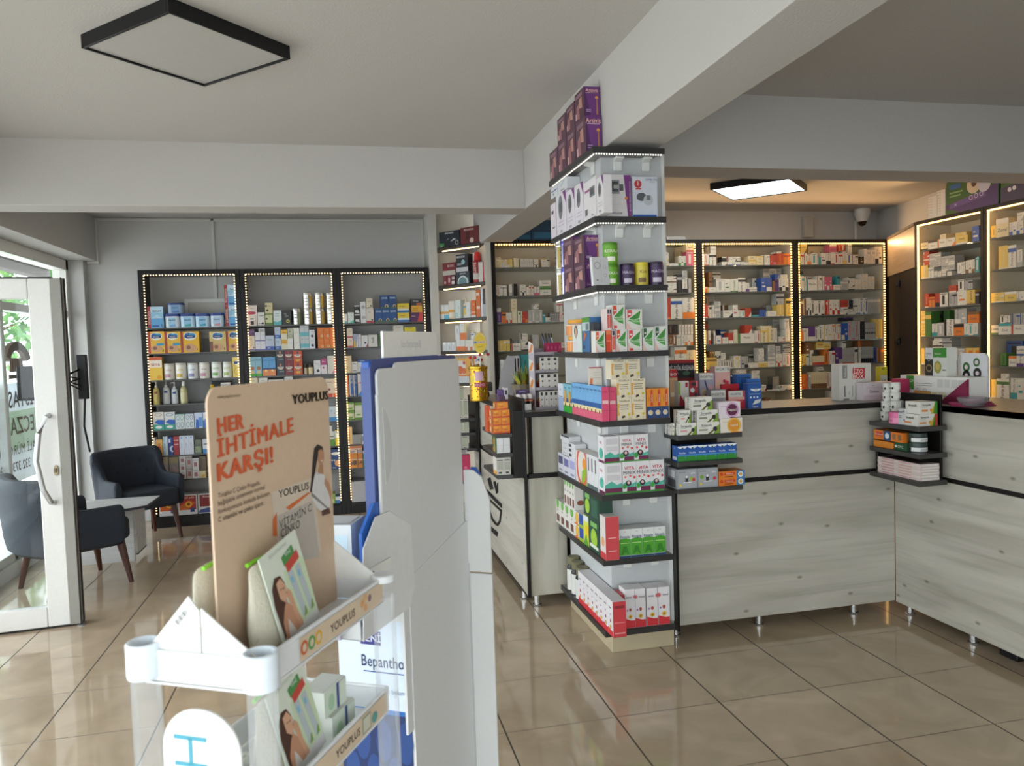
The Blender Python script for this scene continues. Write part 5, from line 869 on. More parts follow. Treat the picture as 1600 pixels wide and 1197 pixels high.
INT = 'r 0 0 1 .17 c83038|p c83038 3 0 .17 .5 .17 0 .22|c .5 .42 .12 a85040|c .5 .25 .15 d8a030|t .45 .8 .07 3a3a3a inosi|c .5 .6 .07 a07ab0'
row(PL_, CZS[7], P7, [(883, 889, 870, '1c1c1c/c9c9c4/6a6648/d', '', 'black jar with pewter lid', dict(k='pillbottle', nm='black_jar', cat='jar')), (889.5, 895.5, 878, '1c1c1c/c9c9c4/6a6648/d', '', 'black jar with pewter lid', dict(k='pillbottle', nm='black_jar', cat='jar')), (896, 903, 887, '1c1c1c/c9c9c4/6a6648/d', '', 'black jar with pewter lid', dict(k='pillbottle', nm='black_jar', cat='jar')),
 (904, 956.5, 916, 'd6d2d4', INT+'|R:r 0 0 1 1 c03a40|R:r .1 .8 .9 .88 8a2a30|R:r .1 .4 .9 .42 d88a8a|R:r .1 .1 .9 .14 d88a8a', 'white carton with red foot along the left edge', dict(n=(8, 1)))], d=.064, s=.006, cat='herb box', name='herb_box', group='red and white cartons on the column')
INB = 'r 0 0 1 .19 c83038|p c83038 3 0 .19 .6 .19 0 .25|c .5 .47 .13 a85040 1.3|c .5 .29 .2 d8b030|c .5 .29 .1 a06a20|t %s .8 .06 3a3a3a inosi|c %s .8 .17 c03a48|e %s .8 .1 e8c8c8|c .18 .46 .1 a07ab0'
row(PF, CZS[7], P7, [(965.5, 975.5, 930, 'c03a40', 'r .1 .8 .9 .88 8a2a30|r .1 .4 .9 .42 d88a8a|r .1 .1 .9 .14 d88a8a', 'red carton end beside the white ones'), (976.5, 992, 921, 'dad6d8', INB % ('.4', '.97', '.97'), 'white carton with red foot and honey drop, first of pair'), (992.3, 1008.5, 920, 'dad6d8', INB % ('.65', '.06', '.06'), 'white carton with red foot and honey drop, joined pair'), (1010, 1027.5, 919, 'dad6d8', INB % ('.4', '.97', '.97'), 'third white carton with red foot and honey drop'), (1028, 1046, 917, 'dad6d8', INB % ('.65', '.06', '.06'), 'white honey drop carton nearest the counter')], d=.08, s=.012, cat='herb box', name='herb_box', group='red and white cartons on the column')
# ---- rack on the left of the straight counter ------------------------------
PM = Plane((0, 3.3), (1, 0))
STR = 'p 7a9a30 5 .72 0 1 0 1 .75 .85 .6 .8 .2|c .8 .4 .1 2a2a2a|p 5a5a20 4 .45 0 .6 0 .78 .32 .7 .34|t .42 .75 .2 2a3a30 Strepsils|r .1 .55 .4 .58 8a8a80|r .08 .28 .46 .42 %s|L:r .1 .1 .9 .9 e0ded4|L:v .5 .5 .3 4a4a44 Strep'
SEP = 'c .62 .5 .26 %s|e .62 .5 .32 %s|t .62 .52 .16 w Septol|r .08 .72 .5 .75 %s|r .5 0 1 .05 %s'
row(PM, 1.048, 'on top of left rack', [
 (1060.5, 1088.5, 661, 'dcdad2', STR % 'd89aa0', 'white lozenge carton with pink label, lower row'), (1089.2, 1124.5, 659.5, 'dcdad2', STR % '8a8a78', 'white lozenge carton with olive label, lower row'), (1125.5, 1160, 653, 'e0d8cc', SEP % ('d8902a', 'e0b050', 'd8b080', 'd87a2a'), 'white spray carton with amber disc'),
 (1062, 1079.5, 641, 'dcdad2', STR % 'd89aa0', 'white lozenge carton with pink label, upper row'), (1089.5, 1122, 640.5, 'dcdad2', STR % '8a8a78', 'white lozenge carton with olive label, middle row'), (1123, 1157, 628, 'dcd2d8', SEP % ('5a2040', 'c8a0c0', 'b898b0', '4a2030'), 'white spray carton with maroon disc'), (1080, 1113, 620.5, 'dcdad2', STR % '6a6a58', 'topmost white lozenge carton')], d=.07, s=.012, cat='lozenge box', name='lozenge_box', group='lozenge cartons on the left rack')
row(PM, 1.048, 'on top of left rack', [(1047, 1050.2, 662, 'dcdad2', STR % 'd89aa0', 'white carton edge peeping out, lower', dict(s=.05)), (1051, 1054.5, 661.5, 'dcdad2', STR % 'd89aa0', 'white carton edge peeping out, lower', dict(s=.04)), (1055, 1059.5, 661, 'dcdad2', STR % 'd89aa0', 'white carton edge peeping out, lower', dict(s=.03)), (1080.5, 1083, 641, 'dcdad2', 'r .2 .1 .8 .9 c9c7bf', 'white carton edge peeping out, upper', dict(s=.05, d=.05)), (1083.5, 1088.5, 641, 'dcdad2', 'r .2 .1 .8 .9 c9c7bf', 'white carton edge peeping out, upper', dict(s=.04, d=.05))], d=.06, cat='lozenge box', name='lozenge_box', group='lozenge cartons on the left rack')
VIC = 'r 0 0 1 .34 2f8a30|c .5 1 .5 e0e4ec .5|p 1f4a2a 3 .38 .9 .62 .9 .5 .74|t .48 .56 .12 e0e8f4 Vicofix|r .0 .36 1 .44 4a90d0|c .8 .28 .1 4a8a8a|L:r .1 .1 .9 .3 c8ccd4|L:t .5 .85 .1 w Vic'
row(PM, .924, 'on middle of left rack', [(1058.5, 1151.5, 695, '2558a8', VIC, 'blue and green cold remedy carton', dict(n=(6, 1)))], d=.06, s=.02, cat='remedy box', name='remedy_box', group='blue cartons on the left rack', lim=1.024)
GRY = 'r .05 .06 .95 .94 a2a4a8|t .25 .85 .06 3a3a3e Nanoceuti|t .8 .8 .1 e4e4e8 plus|r .4 .35 .55 .6 2a2a2e|c .47 .6 .06 e0e0e4|c .7 .5 .09 9ab030|c .82 .45 .08 c8404a|r .3 .3 .7 .34 e4e4e6|c .15 .2 .06 d8c030|L:r .2 .55 .8 .9 d0d0d4|L:r .15 .05 .85 .45 4a4a4e'
ORB = 'r .68 0 1 1 3a7ab0|c .84 .5 .1 e0e4e8|c .84 .5 .06 d8a040|r .22 .5 .62 .8 c83a2a|t .42 .65 .2 w Redoxon|r .22 .2 .55 .3 6a3a10|c .1 .65 .06 c8402a'
row(PM, .796, 'at bottom of left rack', [(1058, 1089.5, 733, '94969a', GRY, 'silver carton with bottle picture', dict(d=.12)), (1090, 1122, 731, '94969a', GRY.replace('.7 .5 .09 9ab030', '.2 .55 .09 6a9a30'), 'silver carton with running figure', dict(d=.12)), (1123, 1164, 736, 'dc7a24', ORB, 'orange and blue flat carton', dict(n=(1, 2), d=.09))], s=.01, cat='remedy box', name='remedy_box', group='cartons at the bottom of the left rack', lim=.9)
# ---- rack in the inner corner ----------------------------------------------
PC = Plane((0, 3.125), (1, 0)); PCX = Plane((2.655, 0), (0, -1))
LOZ = 'p 3a8a2a 4 .68 0 1 0 1 1 .88 1|p c8b030 3 .6 0 .75 0 .85 .9|t .36 .75 .17 2a3a30 Strepsils|r .08 .2 .42 .36 d88a4a|c .62 .3 .08 e0a040|r .1 .55 .4 .57 8a8a80'
row(PCX, 1.045, 'on top of corner rack', [(1403, 1414, 638.5, 'c9cacb', 't .35 .8 .14 2a2a30 Strepsils|r .1 .4 .5 .46 8a8a8e|r .1 .52 .5 .58 8a8a8e|c .85 .85 .12 8a8a90|c .9 .3 .1 5a5a60', 'grey lozenge carton beside the pink jar'), ], d=.06, s=.012, cat='lozenge box', name='lozenge_box', group='lozenge cartons on the corner rack')
row(PC, 1.045, 'on top of corner rack', [(1434, 1465, 647, 'dcdad2', LOZ+'|r .86 0 1 1 a83a2a|L:t .5 .7 .2 2a3a30 Strepsils|L:r .1 .2 .6 .36 d88a4a', 'white green and red lozenge carton'), (1438, 1465, 628, 'dcdad2', LOZ+'|L:t .5 .7 .2 2a3a30 Strepsils', 'upper white and green lozenge carton')], d=.1, s=.012, cat='lozenge box', name='lozenge_box', group='lozenge cartons on the corner rack')
HJ = 'dcdcd4/d/cfd2cc/3a4a30'
row(PCX, 1.045, 'at back of corner rack', [(1372, 1382, 643, HJ, '', 'white and green cream tin, bottom of pile', dict(k='hexjar', nm='cream_tin')), (1386, 1398, 643, HJ, '', 'white cream tin behind the pink jar', dict(k='hexjar', nm='cream_tin')), (1372.5, 1384, 626.5, HJ, '', 'white cream tin, third from top', dict(k='hexjar', nm='cream_tin')), (1385.5, 1399.5, 626, HJ, '', 'wider white cream tin, second layer', dict(k='hexjar', nm='cream_tin')), (1374.5, 1385, 613, HJ, '', 'white cream tin, second from top', dict(k='hexjar', nm='cream_tin')), (1386.5, 1397.5, 613, HJ, '', 'white cream tin near rack board', dict(k='hexjar', nm='cream_tin')), (1375, 1386, 599, HJ, '', 'topmost patterned cream tin, left', dict(k='hexjar', nm='cream_tin')), (1387, 1397.5, 598, HJ, '', 'topmost patterned cream tin, right', dict(k='hexjar', nm='cream_tin'))], s=.06, cat='cream tin', name='cream_tin', group='cream tins on the corner rack')
row(PCX, 1.045, 'in front of the cream tins', [(1382.5, 1401, 644, 'd87aa0/e088ac/d86a98/7a2a48', 'nail', 'glossy pink round jar', dict(k='jar', nm='pink_jar'))], s=-.003, cat='jar', name='jar')
row(PCX, .915, 'on middle of corner rack', [(1365, 1396, 689.5, 'd8862c', 'r 0 0 1 .1 c8701a', 'plain orange flat carton'), (1397, 1417, 692, '1f4a2c', 't .5 .5 .35 d8e0d0 CMC|c .15 .5 .08 w', 'dark green flat carton'), (1365, 1411, 674, 'dc7a24', 'r .35 .0 .6 1 24507a|c .47 .5 .07 d8e0e8|r .08 .35 .32 .8 c83a2a|t .2 .58 .22 w Redoxon|r .66 .2 .76 .8 8a6a4a|r .84 .2 .94 .8 8a6a4a', 'orange and navy flat carton with codes')], d=.08, s=.012, cat='remedy box', name='remedy_box', group='cartons on the corner rack')
row(PC, .915, 'on middle of corner rack', [(1432, 1456, 677, '24302c/d8dad8/2a3a34/8a8a8a', 'AYVA', 'white labelled jar with dark lid', dict(k='jar', n=(1, 2), nm='cream_jar'))], s=.03, cat='jar', name='cream_jar', group='jars on the corner rack')
for i in range(6):
    o = put('box', 'magazine', .105, .3, .0125, 'd8c8c4' if i % 2 else 'cfc0bc', 'R:r 0 .2 1 .8 e0d8d4|L:r .1 .3 .4 .7 c08a88|L:r .5 .3 .8 .7 c89a94|T:r .1 .1 .9 .9 4a2a2c|F:r .05 .2 .95 .8 e4dcd8', (2.728, 3.28, .7825+i*.0135), .01*((-1)**i))
    tag(o, ('lowest' if i == 0 else 'topmost' if i == 5 else ORD[i]+' from bottom')+' pink edged booklet in the pile on the corner rack', 'booklet', 'booklets on the corner rack')
# ---- rack on the left counter and its far twin -----------------------------
PN = Plane((0, 4.13), (1, 0))
ORP = 'p c84a1a 4 0 0 1 0 1 .25 0 .15|p e8a030 3 .1 .9 .7 .9 .1 .4|t .35 .55 .3 b83a1a Mega|L:r 0 0 1 1 c8603a|L:r .1 .2 .5 .8 e0c080|L:r .6 .2 .8 .8 6a5a2a'
row(PN, 1.01, 'on the counter corner rack', [(770, 796.5, 640.5, 'dc8420', ORP, 'orange candy packet', dict(n=(2, 3))), (776, 794, 629, 'e08a24', ORP, 'topmost orange candy packet')], d=.1, s=.012, cat='packet', name='candy_packet', group='orange packets on the counter corner rack')
row(PN, 1.01, 'behind the orange packets', [(760, 766, 634, 'c8502a', 'v .5 .5 .4 e0c080 Mega|r 0 0 .3 1 d86a30', 'tall orange packet edge', dict(s=.13))], d=.06, cat='packet', name='candy_packet')
row(PN, .9, 'on the counter corner rack', [(776, 797, 683, 'd2d2d2', 'r .02 .02 .98 .98 d6d6d6|L:r 0 0 1 1 3a4a2c|L:c .5 .5 .2 8aa04a|L:c .3 .3 .12 c8603a', 'plain white cube carton with green side', dict(n=(2, 2)))], d=.13, s=.012, cat='carton', name='cube_box', group='cubes on the counter corner rack', lim=.985)
row(PN, .778, 'at bottom of counter corner rack', [(776, 798, 712, 'c3c0b6', 'r .1 .82 .9 .88 3a3a3a|r .1 .3 .9 .75 a8a89c|r .25 .08 .7 .18 2a2a2a|L:r 0 0 1 1 d2cfc8|L:r 0 0 1 .2 d89a3a', 'beige carton with printed back', dict(n=(2, 1)))], d=.1, s=.012, cat='carton', name='carton', group='beige cartons on the counter corner rack', lim=.875)
PFR = Plane((0, 5.58), (1, 0))
GTX = 'r .12 .15 .88 .85 aab09a|r .15 .88 .85 .92 2a2a2a|r .3 .05 .7 .09 2a2a2a|L:r .2 .1 .5 .9 5a5a5a'
row(PFR, .967, 'on the far counter rack', [(714.5, 731.5, 625, 'cfccc2', GTX, 'cream carton with green text panel', dict(n=(2, 1))), (716, 725.5, 604, 'c6c3b9', GTX, 'cream carton stacked on top')], d=.1, s=.012, cat='carton', name='text_box', group='cream cartons on the far rack')
row(PFR, .862, 'on middle of far rack', [(715, 732.5, 651.5, 'cfccc2', GTX, 'cream carton with green text panel', dict(n=(2, 1)))], d=.1, s=.012, cat='carton', name='text_box', group='cream cartons on the far rack', lim=.94)
row(PFR, .745, 'at bottom of far rack', [(721, 732, 676, 'b8b8ae', GTX, 'greyish cream carton'), (715, 720.5, 677, '8a8a88', 'r .4 .3 .9 .9 d8d4d0|r .5 .05 .8 .3 d8a040', 'grey carton with white tab')], d=.1, s=.012, cat='carton', name='text_box', group='cream cartons on the far rack', lim=.838)
row(Plane((0, 5.5), (1, 0)), .52, 'below the far rack', [(718.5, 721.5, 703, 'd86a4a', 'r .2 .3 .8 .9 e0c0b0', 'orange sachet'), (722, 735, 711, 'b82a58', 'c .4 .5 .2 d86a8a|c .7 .4 .15 e09ab0', 'crimson sachet pack'), (722, 730, 703, 'c9c9cc', 'r .6 .1 .7 .9 8a8a8e', 'pale grey sachet', dict(s=.055, d=.01))], d=.05, cat='sachet', name='sachet')
o = bpy.data.objects['counter_rack.001']; q = B(); q.box(.79, .976, 5.49, 5.9, .5, .518, M('3a3937', rough=.4)); q.box(.967, .976, 5.56, 5.6, .5, .745, FRAME); rel(q, o).obj('tier', o)
# ---- medicine boxes in the dispensary cabinets ------------------------------
NAMES = dict(w='white', k='black', r='red', o='orange', y='yellow', g='green', b='blue', p='pink', v='violet', n='brown', t='teal', s='grey', l='light blue', c='cream')
DCOL = dict(w='d6d0c2', k='26262a', r='b8402f', o='d87830', y='d8b860', g='4a7a3a', b='34589c', p='c8647a', v='5f3f7a', n='7a5638', t='3f9496', s='a9a8a2', l='8fb4cc', c='d8c8a0')
MED = []
def mdes(h, acc):
    a = DCOL.get(acc, '8a877e'); k = h % 6
    return ['v .5 .5 .3 %s Cetalin|r 0 0 1 .08 %s', 'r .0 .7 1 .86 %s|v .45 .4 .28 5a5a58 Forte %s', 'r 0 0 1 .3 %s|v .5 .65 .3 4a4a4a Medix %s', 'r .3 .15 .62 .8 %s|r .1 .88 .9 .93 %s', 'r 0 0 .22 1 %s|v .62 .5 .3 5a5a58 Zoral %s', 'r .2 .3 .8 .42 %s|r .2 .6 .5 .66 %s'][k] % (a, a if k in (0, 3, 5) else 'mg')
def wide(h, acc):
    a = DCOL.get(acc, '8a877e'); k = h % 4
    return ['t .5 .62 .22 4a4a4a Cetalin|r 0 0 1 .2 %s', 'p %s 3 .55 0 1 0 1 .6|t .4 .7 .2 5a5a58 Forte', 'r 0 0 .14 1 %s|t .55 .6 .22 4a4a4a Medix', 'r 0 .75 1 1 %s|t .5 .4 .2 5a5a58 Zoral'][k] % a
INNER = [(1.333, 2.279), (2.325, 3.25), (3.296, 4.245), (4.291, 5.264), (-5.632, -4.984), (-4.91, -4.1)]
UP = {}
for Z_ in (DZ, RCZ):
    for i_, z_ in enumerate(Z_): UP[z_] = (Z_[i_-1]-.0115) if i_ else 2.372
def meds(pl, z, place, toks, d=.09, s=.026):
    zl = UP[z]
    placed = []
    for ti, t in enumerate(toks.split()):
        a = t.split(','); x0, x1, yt = map(float, a[:3]); nx, nz = map(int, a[3].split('*')) if '*' in a[3] else (int(a[3]), 1)
        body, acc = a[4][0], (a[4]+a[4][0])[1]; ss = s+.13 if len(a) > 5 else s
        u0 = pl.hit(x0, yt+12, ss)[0]; u1 = pl.hit(x1, yt+12, ss)[0]; 
        for a_, b_ in INNER:
            if a_-.06 < (u0+u1)/2 < b_+.06: u0, u1 = max(u0, a_), min(u1, b_)
        top = min(zl, pl.hit((x0+x1)/2, yt, ss)[1]); base = z
        for (p0, p1, s0, t0) in placed:
            if abs(s0-ss) < .05 and min(p1, u1)-max(p0, u0) > .2*min(p1-p0, u1-u0): base = max(base, t0)
        H = (top-base)/nz; wd = (u1-u0)/nx
        if H < .008: continue
        for j in range(nz):
            for i in range(nx):
                hh = (ti*7+i*3*(nx < 5)+j) % 12
                MED.append((wd*H*(.55 if len(a) > 5 else 1), pl, u0+wd*(i+.5), ss+d/2, base+j*H, wd-.0012, d, H-.0012, body, acc, hh, place))
        placed.append((u0, u1, ss, base+nz*H))
PD = Plane((0, 6.6), (1, 0)); PR = Plane((4.8, 0), (0, -1))
for k, tk in enumerate((
 '773,783,402,1*3,cy 783,792.6,405.7,2,wy 792.6,801,405,2,yw 802.7,810.7,403,1,cw 813,833,404.5,7,ws 834,841.5,405,3,wk 845.8,854.6,404.5,1*2,wy 854.8,859,404,1,wk',
 '774.4,781,446,2,wr 781,792,446,1,ws 795.7,800.5,444,1,ws 798.2,813,451,1,wk 801,808,443.5,1,kw,b 813.2,822,444.6,3,wk 822.6,827,448,1,wy 827,834,446,3,wr 834.5,843,447.7,1,wp 843.3,861,438,1*2,wg',
 '775.6,783.6,487.8,1,vs 783.8,791,488.4,1,ok 791,800,488.4,3,wr 800.2,808,486.5,1,cw 808.2,816,486,3,wg 816.2,825,487,2,ro 825.2,847.7,484,4,sw 848,852.5,490,1,ts 852.7,860,496,1*2,wt 860.2,874,489,5,sk 874.2,883,488,2,wp 799,808,467,1*3,cw 834,842,474.6,1*3,wk 869.6,879,472.7,1,wp 775.6,783,481,1*2,ws',
 '778,787,532,1,yw 787,797,531,1,yw 799,814,536.4,1,wr 800,812,529,1,sw,b 814.2,824.7,521,1*3,wk 825,832,530,1,ns 832.2,842,523,1,sw 872,877,536,1,sr 877.2,888,535,1,wr',
 '813.2,827,554,1,tk 828,836,560,1,ws', '', '')):
    if tk: meds(PD, DZ[k], 'on %s shelf, cabinet left of column' % ordn[k].replace('topmost', 'top'), tk)
for k, tk in enumerate((
 '1036,1045,394,1*3,wy 1046,1060,411,1,ws 1060.2,1072,400,3,wg 1072.2,1084,393,1,pw 1072.2,1084,381,1,cr 1060.2,1072,385,1,cw,b',
 '1042,1057,432,1*6,wn 1058,1066,429,1,ks 1066.2,1074,437,1,wk 1066.2,1074,423,1*2,sw 1074.3,1080,435,1,sk',
 '1035,1048,465,1,ro 1048.2,1066,466,1,wb 1066.2,1085,465,1,wo',
 '1045,1057,523,2,nw 1057.2,1070,523,2,ws 1070.2,1083,523,3,wo 1045,1058,507,2,kn 1060,1083,507,5,wn',
 '1038,1053.5,558,1,sw 1054,1073,541,1,wo 1073.2,1087,547,2,cy', '', '')):
    if tk: meds(PD, DZ[k], 'on %s shelf, cabinet behind column' % ordn[k].replace('topmost', 'top'), tk)
for k, tk in enumerate((
 '1096.5,1108,396.6,1,wr 1108.2,1119,396,1,wk 1108.2,1119,385,1,wk 1128,1137,409,1,wn 1137.2,1157,409,1,wb 1128,1135,401,1,kw 1137.2,1145,401.5,1,wr 1145.2,1157,401,2,wk 1158,1169,409,2,ws 1169.2,1193,400,2*2,cy 1194,1203,398,2,ws 1203.2,1213,399,2,rp 1213.2,1224,396,1,ro 1224.2,1236,396,1,or 1212,1221,393,1,wk',
 '1097,1101.5,435,1,wk 1102,1106,448,1,ow 1106.2,1119,449,1,wy 1119.2,1132,436,1,ws 1107,1118.5,437,4,nk,b 1132.2,1141,436,1,wg 1141.2,1153,436,1,wg 1153.2,1165,434,1,wk 1165.2,1171,442,1,wv 1171.2,1183,449,1*2,ws 1174,1189,435,3,wk,b 1189.2,1206,434,2,bw 1207,1211,439,1,nr 1211.2,1217,436,2,vk 1217.2,1232,435,3,wk 1211.2,1217,428,1,bs 1220,1230.5,429,1,wc 1107.6,1113,425,1,nk 1113.2,1126,425,1*3,wk,b 1192,1221,420,3*4,sw,b',
 '1097,1108,477,4,rw 1108.2,1116,477,2,wk 1116.2,1126,471,1*4,sw 1130,1145,485,1,wk 1129,1141,477,1,nw,b 1145.2,1153,476.5,1,wp 1153.2,1164,485,2,wt 1164.2,1174,482,1,rw 1175,1186,481,1,kt 1186.2,1197,481,1,bk 1197.2,1213.5,486,1,ws 1198,1214,477,6,sk,b 1214.2,1225,476,3,yw 1228,1238,466,1,yk 1213,1225,459,1*3,sk 1100,1107,462,1,nk 1107.2,1117,462,1*2,sw,b',
 '1098,1104,516,1,cw 1098,1106.5,501.7,1,nr,b 1107,1111,516.5,1,wr 1111.5,1114.5,521,1,kn 1115,1118,517,1,ws 1119,1127,524,1,wb 1127.2,1138,527,1,wr 1126,1135,515,1,bw,b 1138.2,1146,520,1,rw 1146.4,1152.5,515,3,wy 1153,1179,521,1,wg 1164,1175,508,1,rw 1179.2,1188,516.5,2,wr 1189,1209,512.7,2,cy 1188,1206,509,1,cw 1209.2,1214,513,1,ws 1217,1226,526,1*2,wr 1207,1226,500,2*5,sw,b 1227,1234,514,1,wy 1226,1233,498,1,ws',
 '1100,1104,553.5,1,sk 1104.2,1120,559,6,yn 1120.2,1126,560,1,wk 1126.4,1146,562.5,5,wk 1146.2,1157,556,3,wy 1158,1169,557,2,sk 1169.2,1185,566.5,1*2,ws 1170,1177,553,1,wk,b 1177.2,1186,552,1,kw,b 1185.2,1198,565,1,yw 1198.2,1211,564.5,1,wy 1212,1222,553,3,wr 1223,1234,552,2,wr 1109,1117,549,4,ny 1117.2,1126,549,3,wk 1126.4,1134,551,1*3,ws 1185.2,1194,544,1*4,ws 1200,1211,538.6,1*5,sw 1212,1220,541,1*2,sw 1223,1234,538,1*5,sk',
 '1102,1114,579,1,rw 1151,1166,577,1*2,wk 1175,1187,579,1*4,ws 1190,1197.5,601.5,1,wr 1198,1207,601,1,kw 1207.2,1219,606.6,1,wk 1207.2,1217.5,588.5,1,sw,b 1220,1240,602,2*2,wk', '1192,1204.5,627,1,nw 1205,1208,627,1,kn 1208.2,1219,627,1,ws 1196,1205,622,1,nw')):
    meds(PD, DZ[k], 'on %s shelf, middle dispensary cabinet' % ordn[k].replace('topmost', 'top'), tk)
for k, tk in enumerate((
 '1246.5,1251,395,1,yo 1251.2,1261,395.5,2,wr 1261.2,1267.5,397.7,1,wo 1267.7,1277,396,1,wt 1277.2,1283,402,1,tw 1283.2,1298,395.5,2,wk 1298.2,1310,394,2,wr 1310.2,1316.5,395.5,1,wr 1316.7,1323,393,1,wy 1323.2,1331,395.5,1,wb 1331.2,1341,398,2,wk 1343.5,1350,401,1,ky 1350.2,1355.5,389,1,ws 1355.7,1367,390.6,3,ws 1367.2,1378,385.7,2,wk 1251,1261,379.8,1,yn 1262,1292,377.6,1,cn,b 1296,1307,378,1,pw 1309,1320,382,2,rw 1325,1331,381,1,ws',
 '1247,1253,431,1,wk 1253.2,1259.5,432,2,wt 1260.5,1277,437,1,wt 1261,1276,432,2,wn,b 1277.2,1288,431,3,wn 1288.2,1300,432.5,3,pw 1300.2,1313,445,1,wr 1313.2,1325,438,1*4,sw 1325.5,1335.5,433,1*4,wk 1335.7,1346,437,1*4,wc 1346.2,1356,428,1*5,wc 1356.2,1366.5,432,1*4,wc 1247,1255,424,1,kt 1308,1313,431,1,tk',
 '1247,1251,471,1,cw 1251.2,1259.5,467,2,nc 1259.7,1267.5,465.6,3,wk 1267.7,1288,469.5,4,wk 1288.2,1296,469,3,rw 1296.2,1312,468,4,wr 1312.2,1318.5,483,1,wb 1318.7,1324.6,484,1,wk 1313,1324.6,469,1,rw 1325,1333,480,1,wk 1325,1333,469,1,kw 1333.2,1340,474,1*4,wk 1340.2,1355.6,465.6,4,wb 1355.8,1376,464.5,6,sw',
 '1247,1255.7,518,1,oy 1255.9,1263,513,2,ws 1263.2,1274,510,1,vw 1274.2,1287,510,4,wk 1287.2,1293.5,507,1,wy 1293.7,1300,507,1,wy 1300.2,1314,520,2,wo 1300.2,1314,506,3,wo 1314.6,1325,505,2,bw 1325.2,1341,501.6,3,sp 1341.2,1351,502,1,kw 1351.2,1368,503.6,6,sk 1368.2,1378.5,498,3,yw 1318,1333,496,1,kv',
 '1248.6,1259.6,553.5,3,yn 1259.8,1268.7,553,2,wg 1270,1288,556,6,cr 1288.2,1294.5,546,1,on 1294.7,1305,548,2,wr 1305.2,1316,543,2,vs 1316.2,1335,544,5,sr 1335.2,1345,542.5,2,wk 1345.2,1364.5,542,6,sk 1364.7,1370,543,1,bk 1370.2,1382,543,2,no 1259,1271,534.7,2,nw 1276,1298,534,2,yw 1316.6,1321.8,532.7,1,wk 1341,1362,530,1,no',
 '1248.6,1262,584.6,4,or 1263.5,1267,582,1,sw 1267.2,1292,581,7,cn 1292.2,1306,581,4,wr 1279,1287,573,1,wk', '1248.6,1259.6,622,1,wr 1260,1279,625,3,wk 1289,1307.5,622,5,ks 1298,1304,611,1,wk')):
    meds(PD, DZ[k], 'on %s shelf, cabinet by doorway' % ordn[k].replace('topmost', 'top'), tk)
for k, tk in enumerate((
 '1436.5,1450,379.5,1,ck 1450.2,1465,375.5,1,wk 1465.2,1478.5,373,1,wo 1478.7,1493,371.5,1,wo 1493.2,1512,367.5,1,yw 1518.6,1530,353,1,bw 1469,1478,366,1,cw 1493.2,1510,363,1,yw',
 '1439,1450,415,1,yw 1450.2,1459,418,1,ws 1459.5,1465,423.6,1,ws 1466,1471,423.6,1,ws 1472,1478,423.6,1,ws 1480,1487,423.6,1,ws 1496,1502,410,1,wv 1502.2,1508,409,1,ws 1509,1523,406,3,wn 1524,1530,401,1,tw 1443,1452,393,1*5,rw 1452.2,1470.5,395.6,2*5,sw 1470.7,1492,399.6,2*2,sw',
 '1445,1451,459,1,rw 1451.2,1461,464,1,or 1461.2,1468.3,458,1,rk 1468.5,1481,457,1,wk 1481.2,1495,457,2,sk 1496,1510.3,453.7,1,wo 1510.5,1523.5,453,1,yn 1524,1530,456,1,ks 1482.5,1494.5,446,1,rw 1497,1506.5,437,1,wk 1506.7,1520,438,2,sk',
 '1437.7,1445.6,486.5,1*7,yw 1445.8,1455,487,1,gy 1456,1464.7,505.6,1,wt 1464.9,1475,504,1,sw 1475.8,1490,499,1,wk 1490.2,1506,507,1,ok 1506.2,1528,505,3,wt 1457,1484,485.7,2,gk,b 1491.7,1510.5,482.5,2,sw 1512,1530,487,1,on',
 '1437.7,1445,544,1,yw 1458,1480,545,3,wk 1481,1496,544,1,wk 1496.2,1508,544,1,sw 1508.2,1530,543.6,4,yo 1457,1472,528,1*4,wk 1472.2,1487,528,1*4,sk', '1513,1530.5,595,2,wn')):
    meds(PR, RCZ[k], 'on %s shelf, glowing right cabinet' % ordn[k].replace('topmost', 'top'), tk, s=.03)
for k, tk in enumerate((
 '1546,1556,352.8,1,yb 1556.2,1576,341.4,1,cw 1577,1599,346,4,wb 1589,1600,332,1,ws', '1560,1575,384,1,yc 1575.2,1588,383,1,wb 1589.4,1597.5,390,1,ws', '1549,1569,457,1*2,yw 1569.5,1588.3,455.6,1,yw 1588.5,1600,455,2,ws',
 '1549,1560,508,1,wg 1560.2,1580,505,1,wt 1580.5,1600,507,1,wr 1563,1578,493,2,wk 1582,1600,490,3,sb', '1563,1572.5,551.6,1,gk 1576,1588.3,556.4,1,wo 1588.5,1600,556,1,wv 1573,1598,533,1,bk,b 1588.5,1600,541,1,wb', '1549,1557,593,1,yw 1557.2,1577,592,1,wg 1579,1600,591,2,wt 1564,1577,584,1,ws')):
    meds(PR, RCZ[k], 'on %s shelf, cabinet at right edge' % ordn[k].replace('topmost', 'top'), tk, s=.03)
MED.sort(key=lambda m: -m[0])
rest = B()
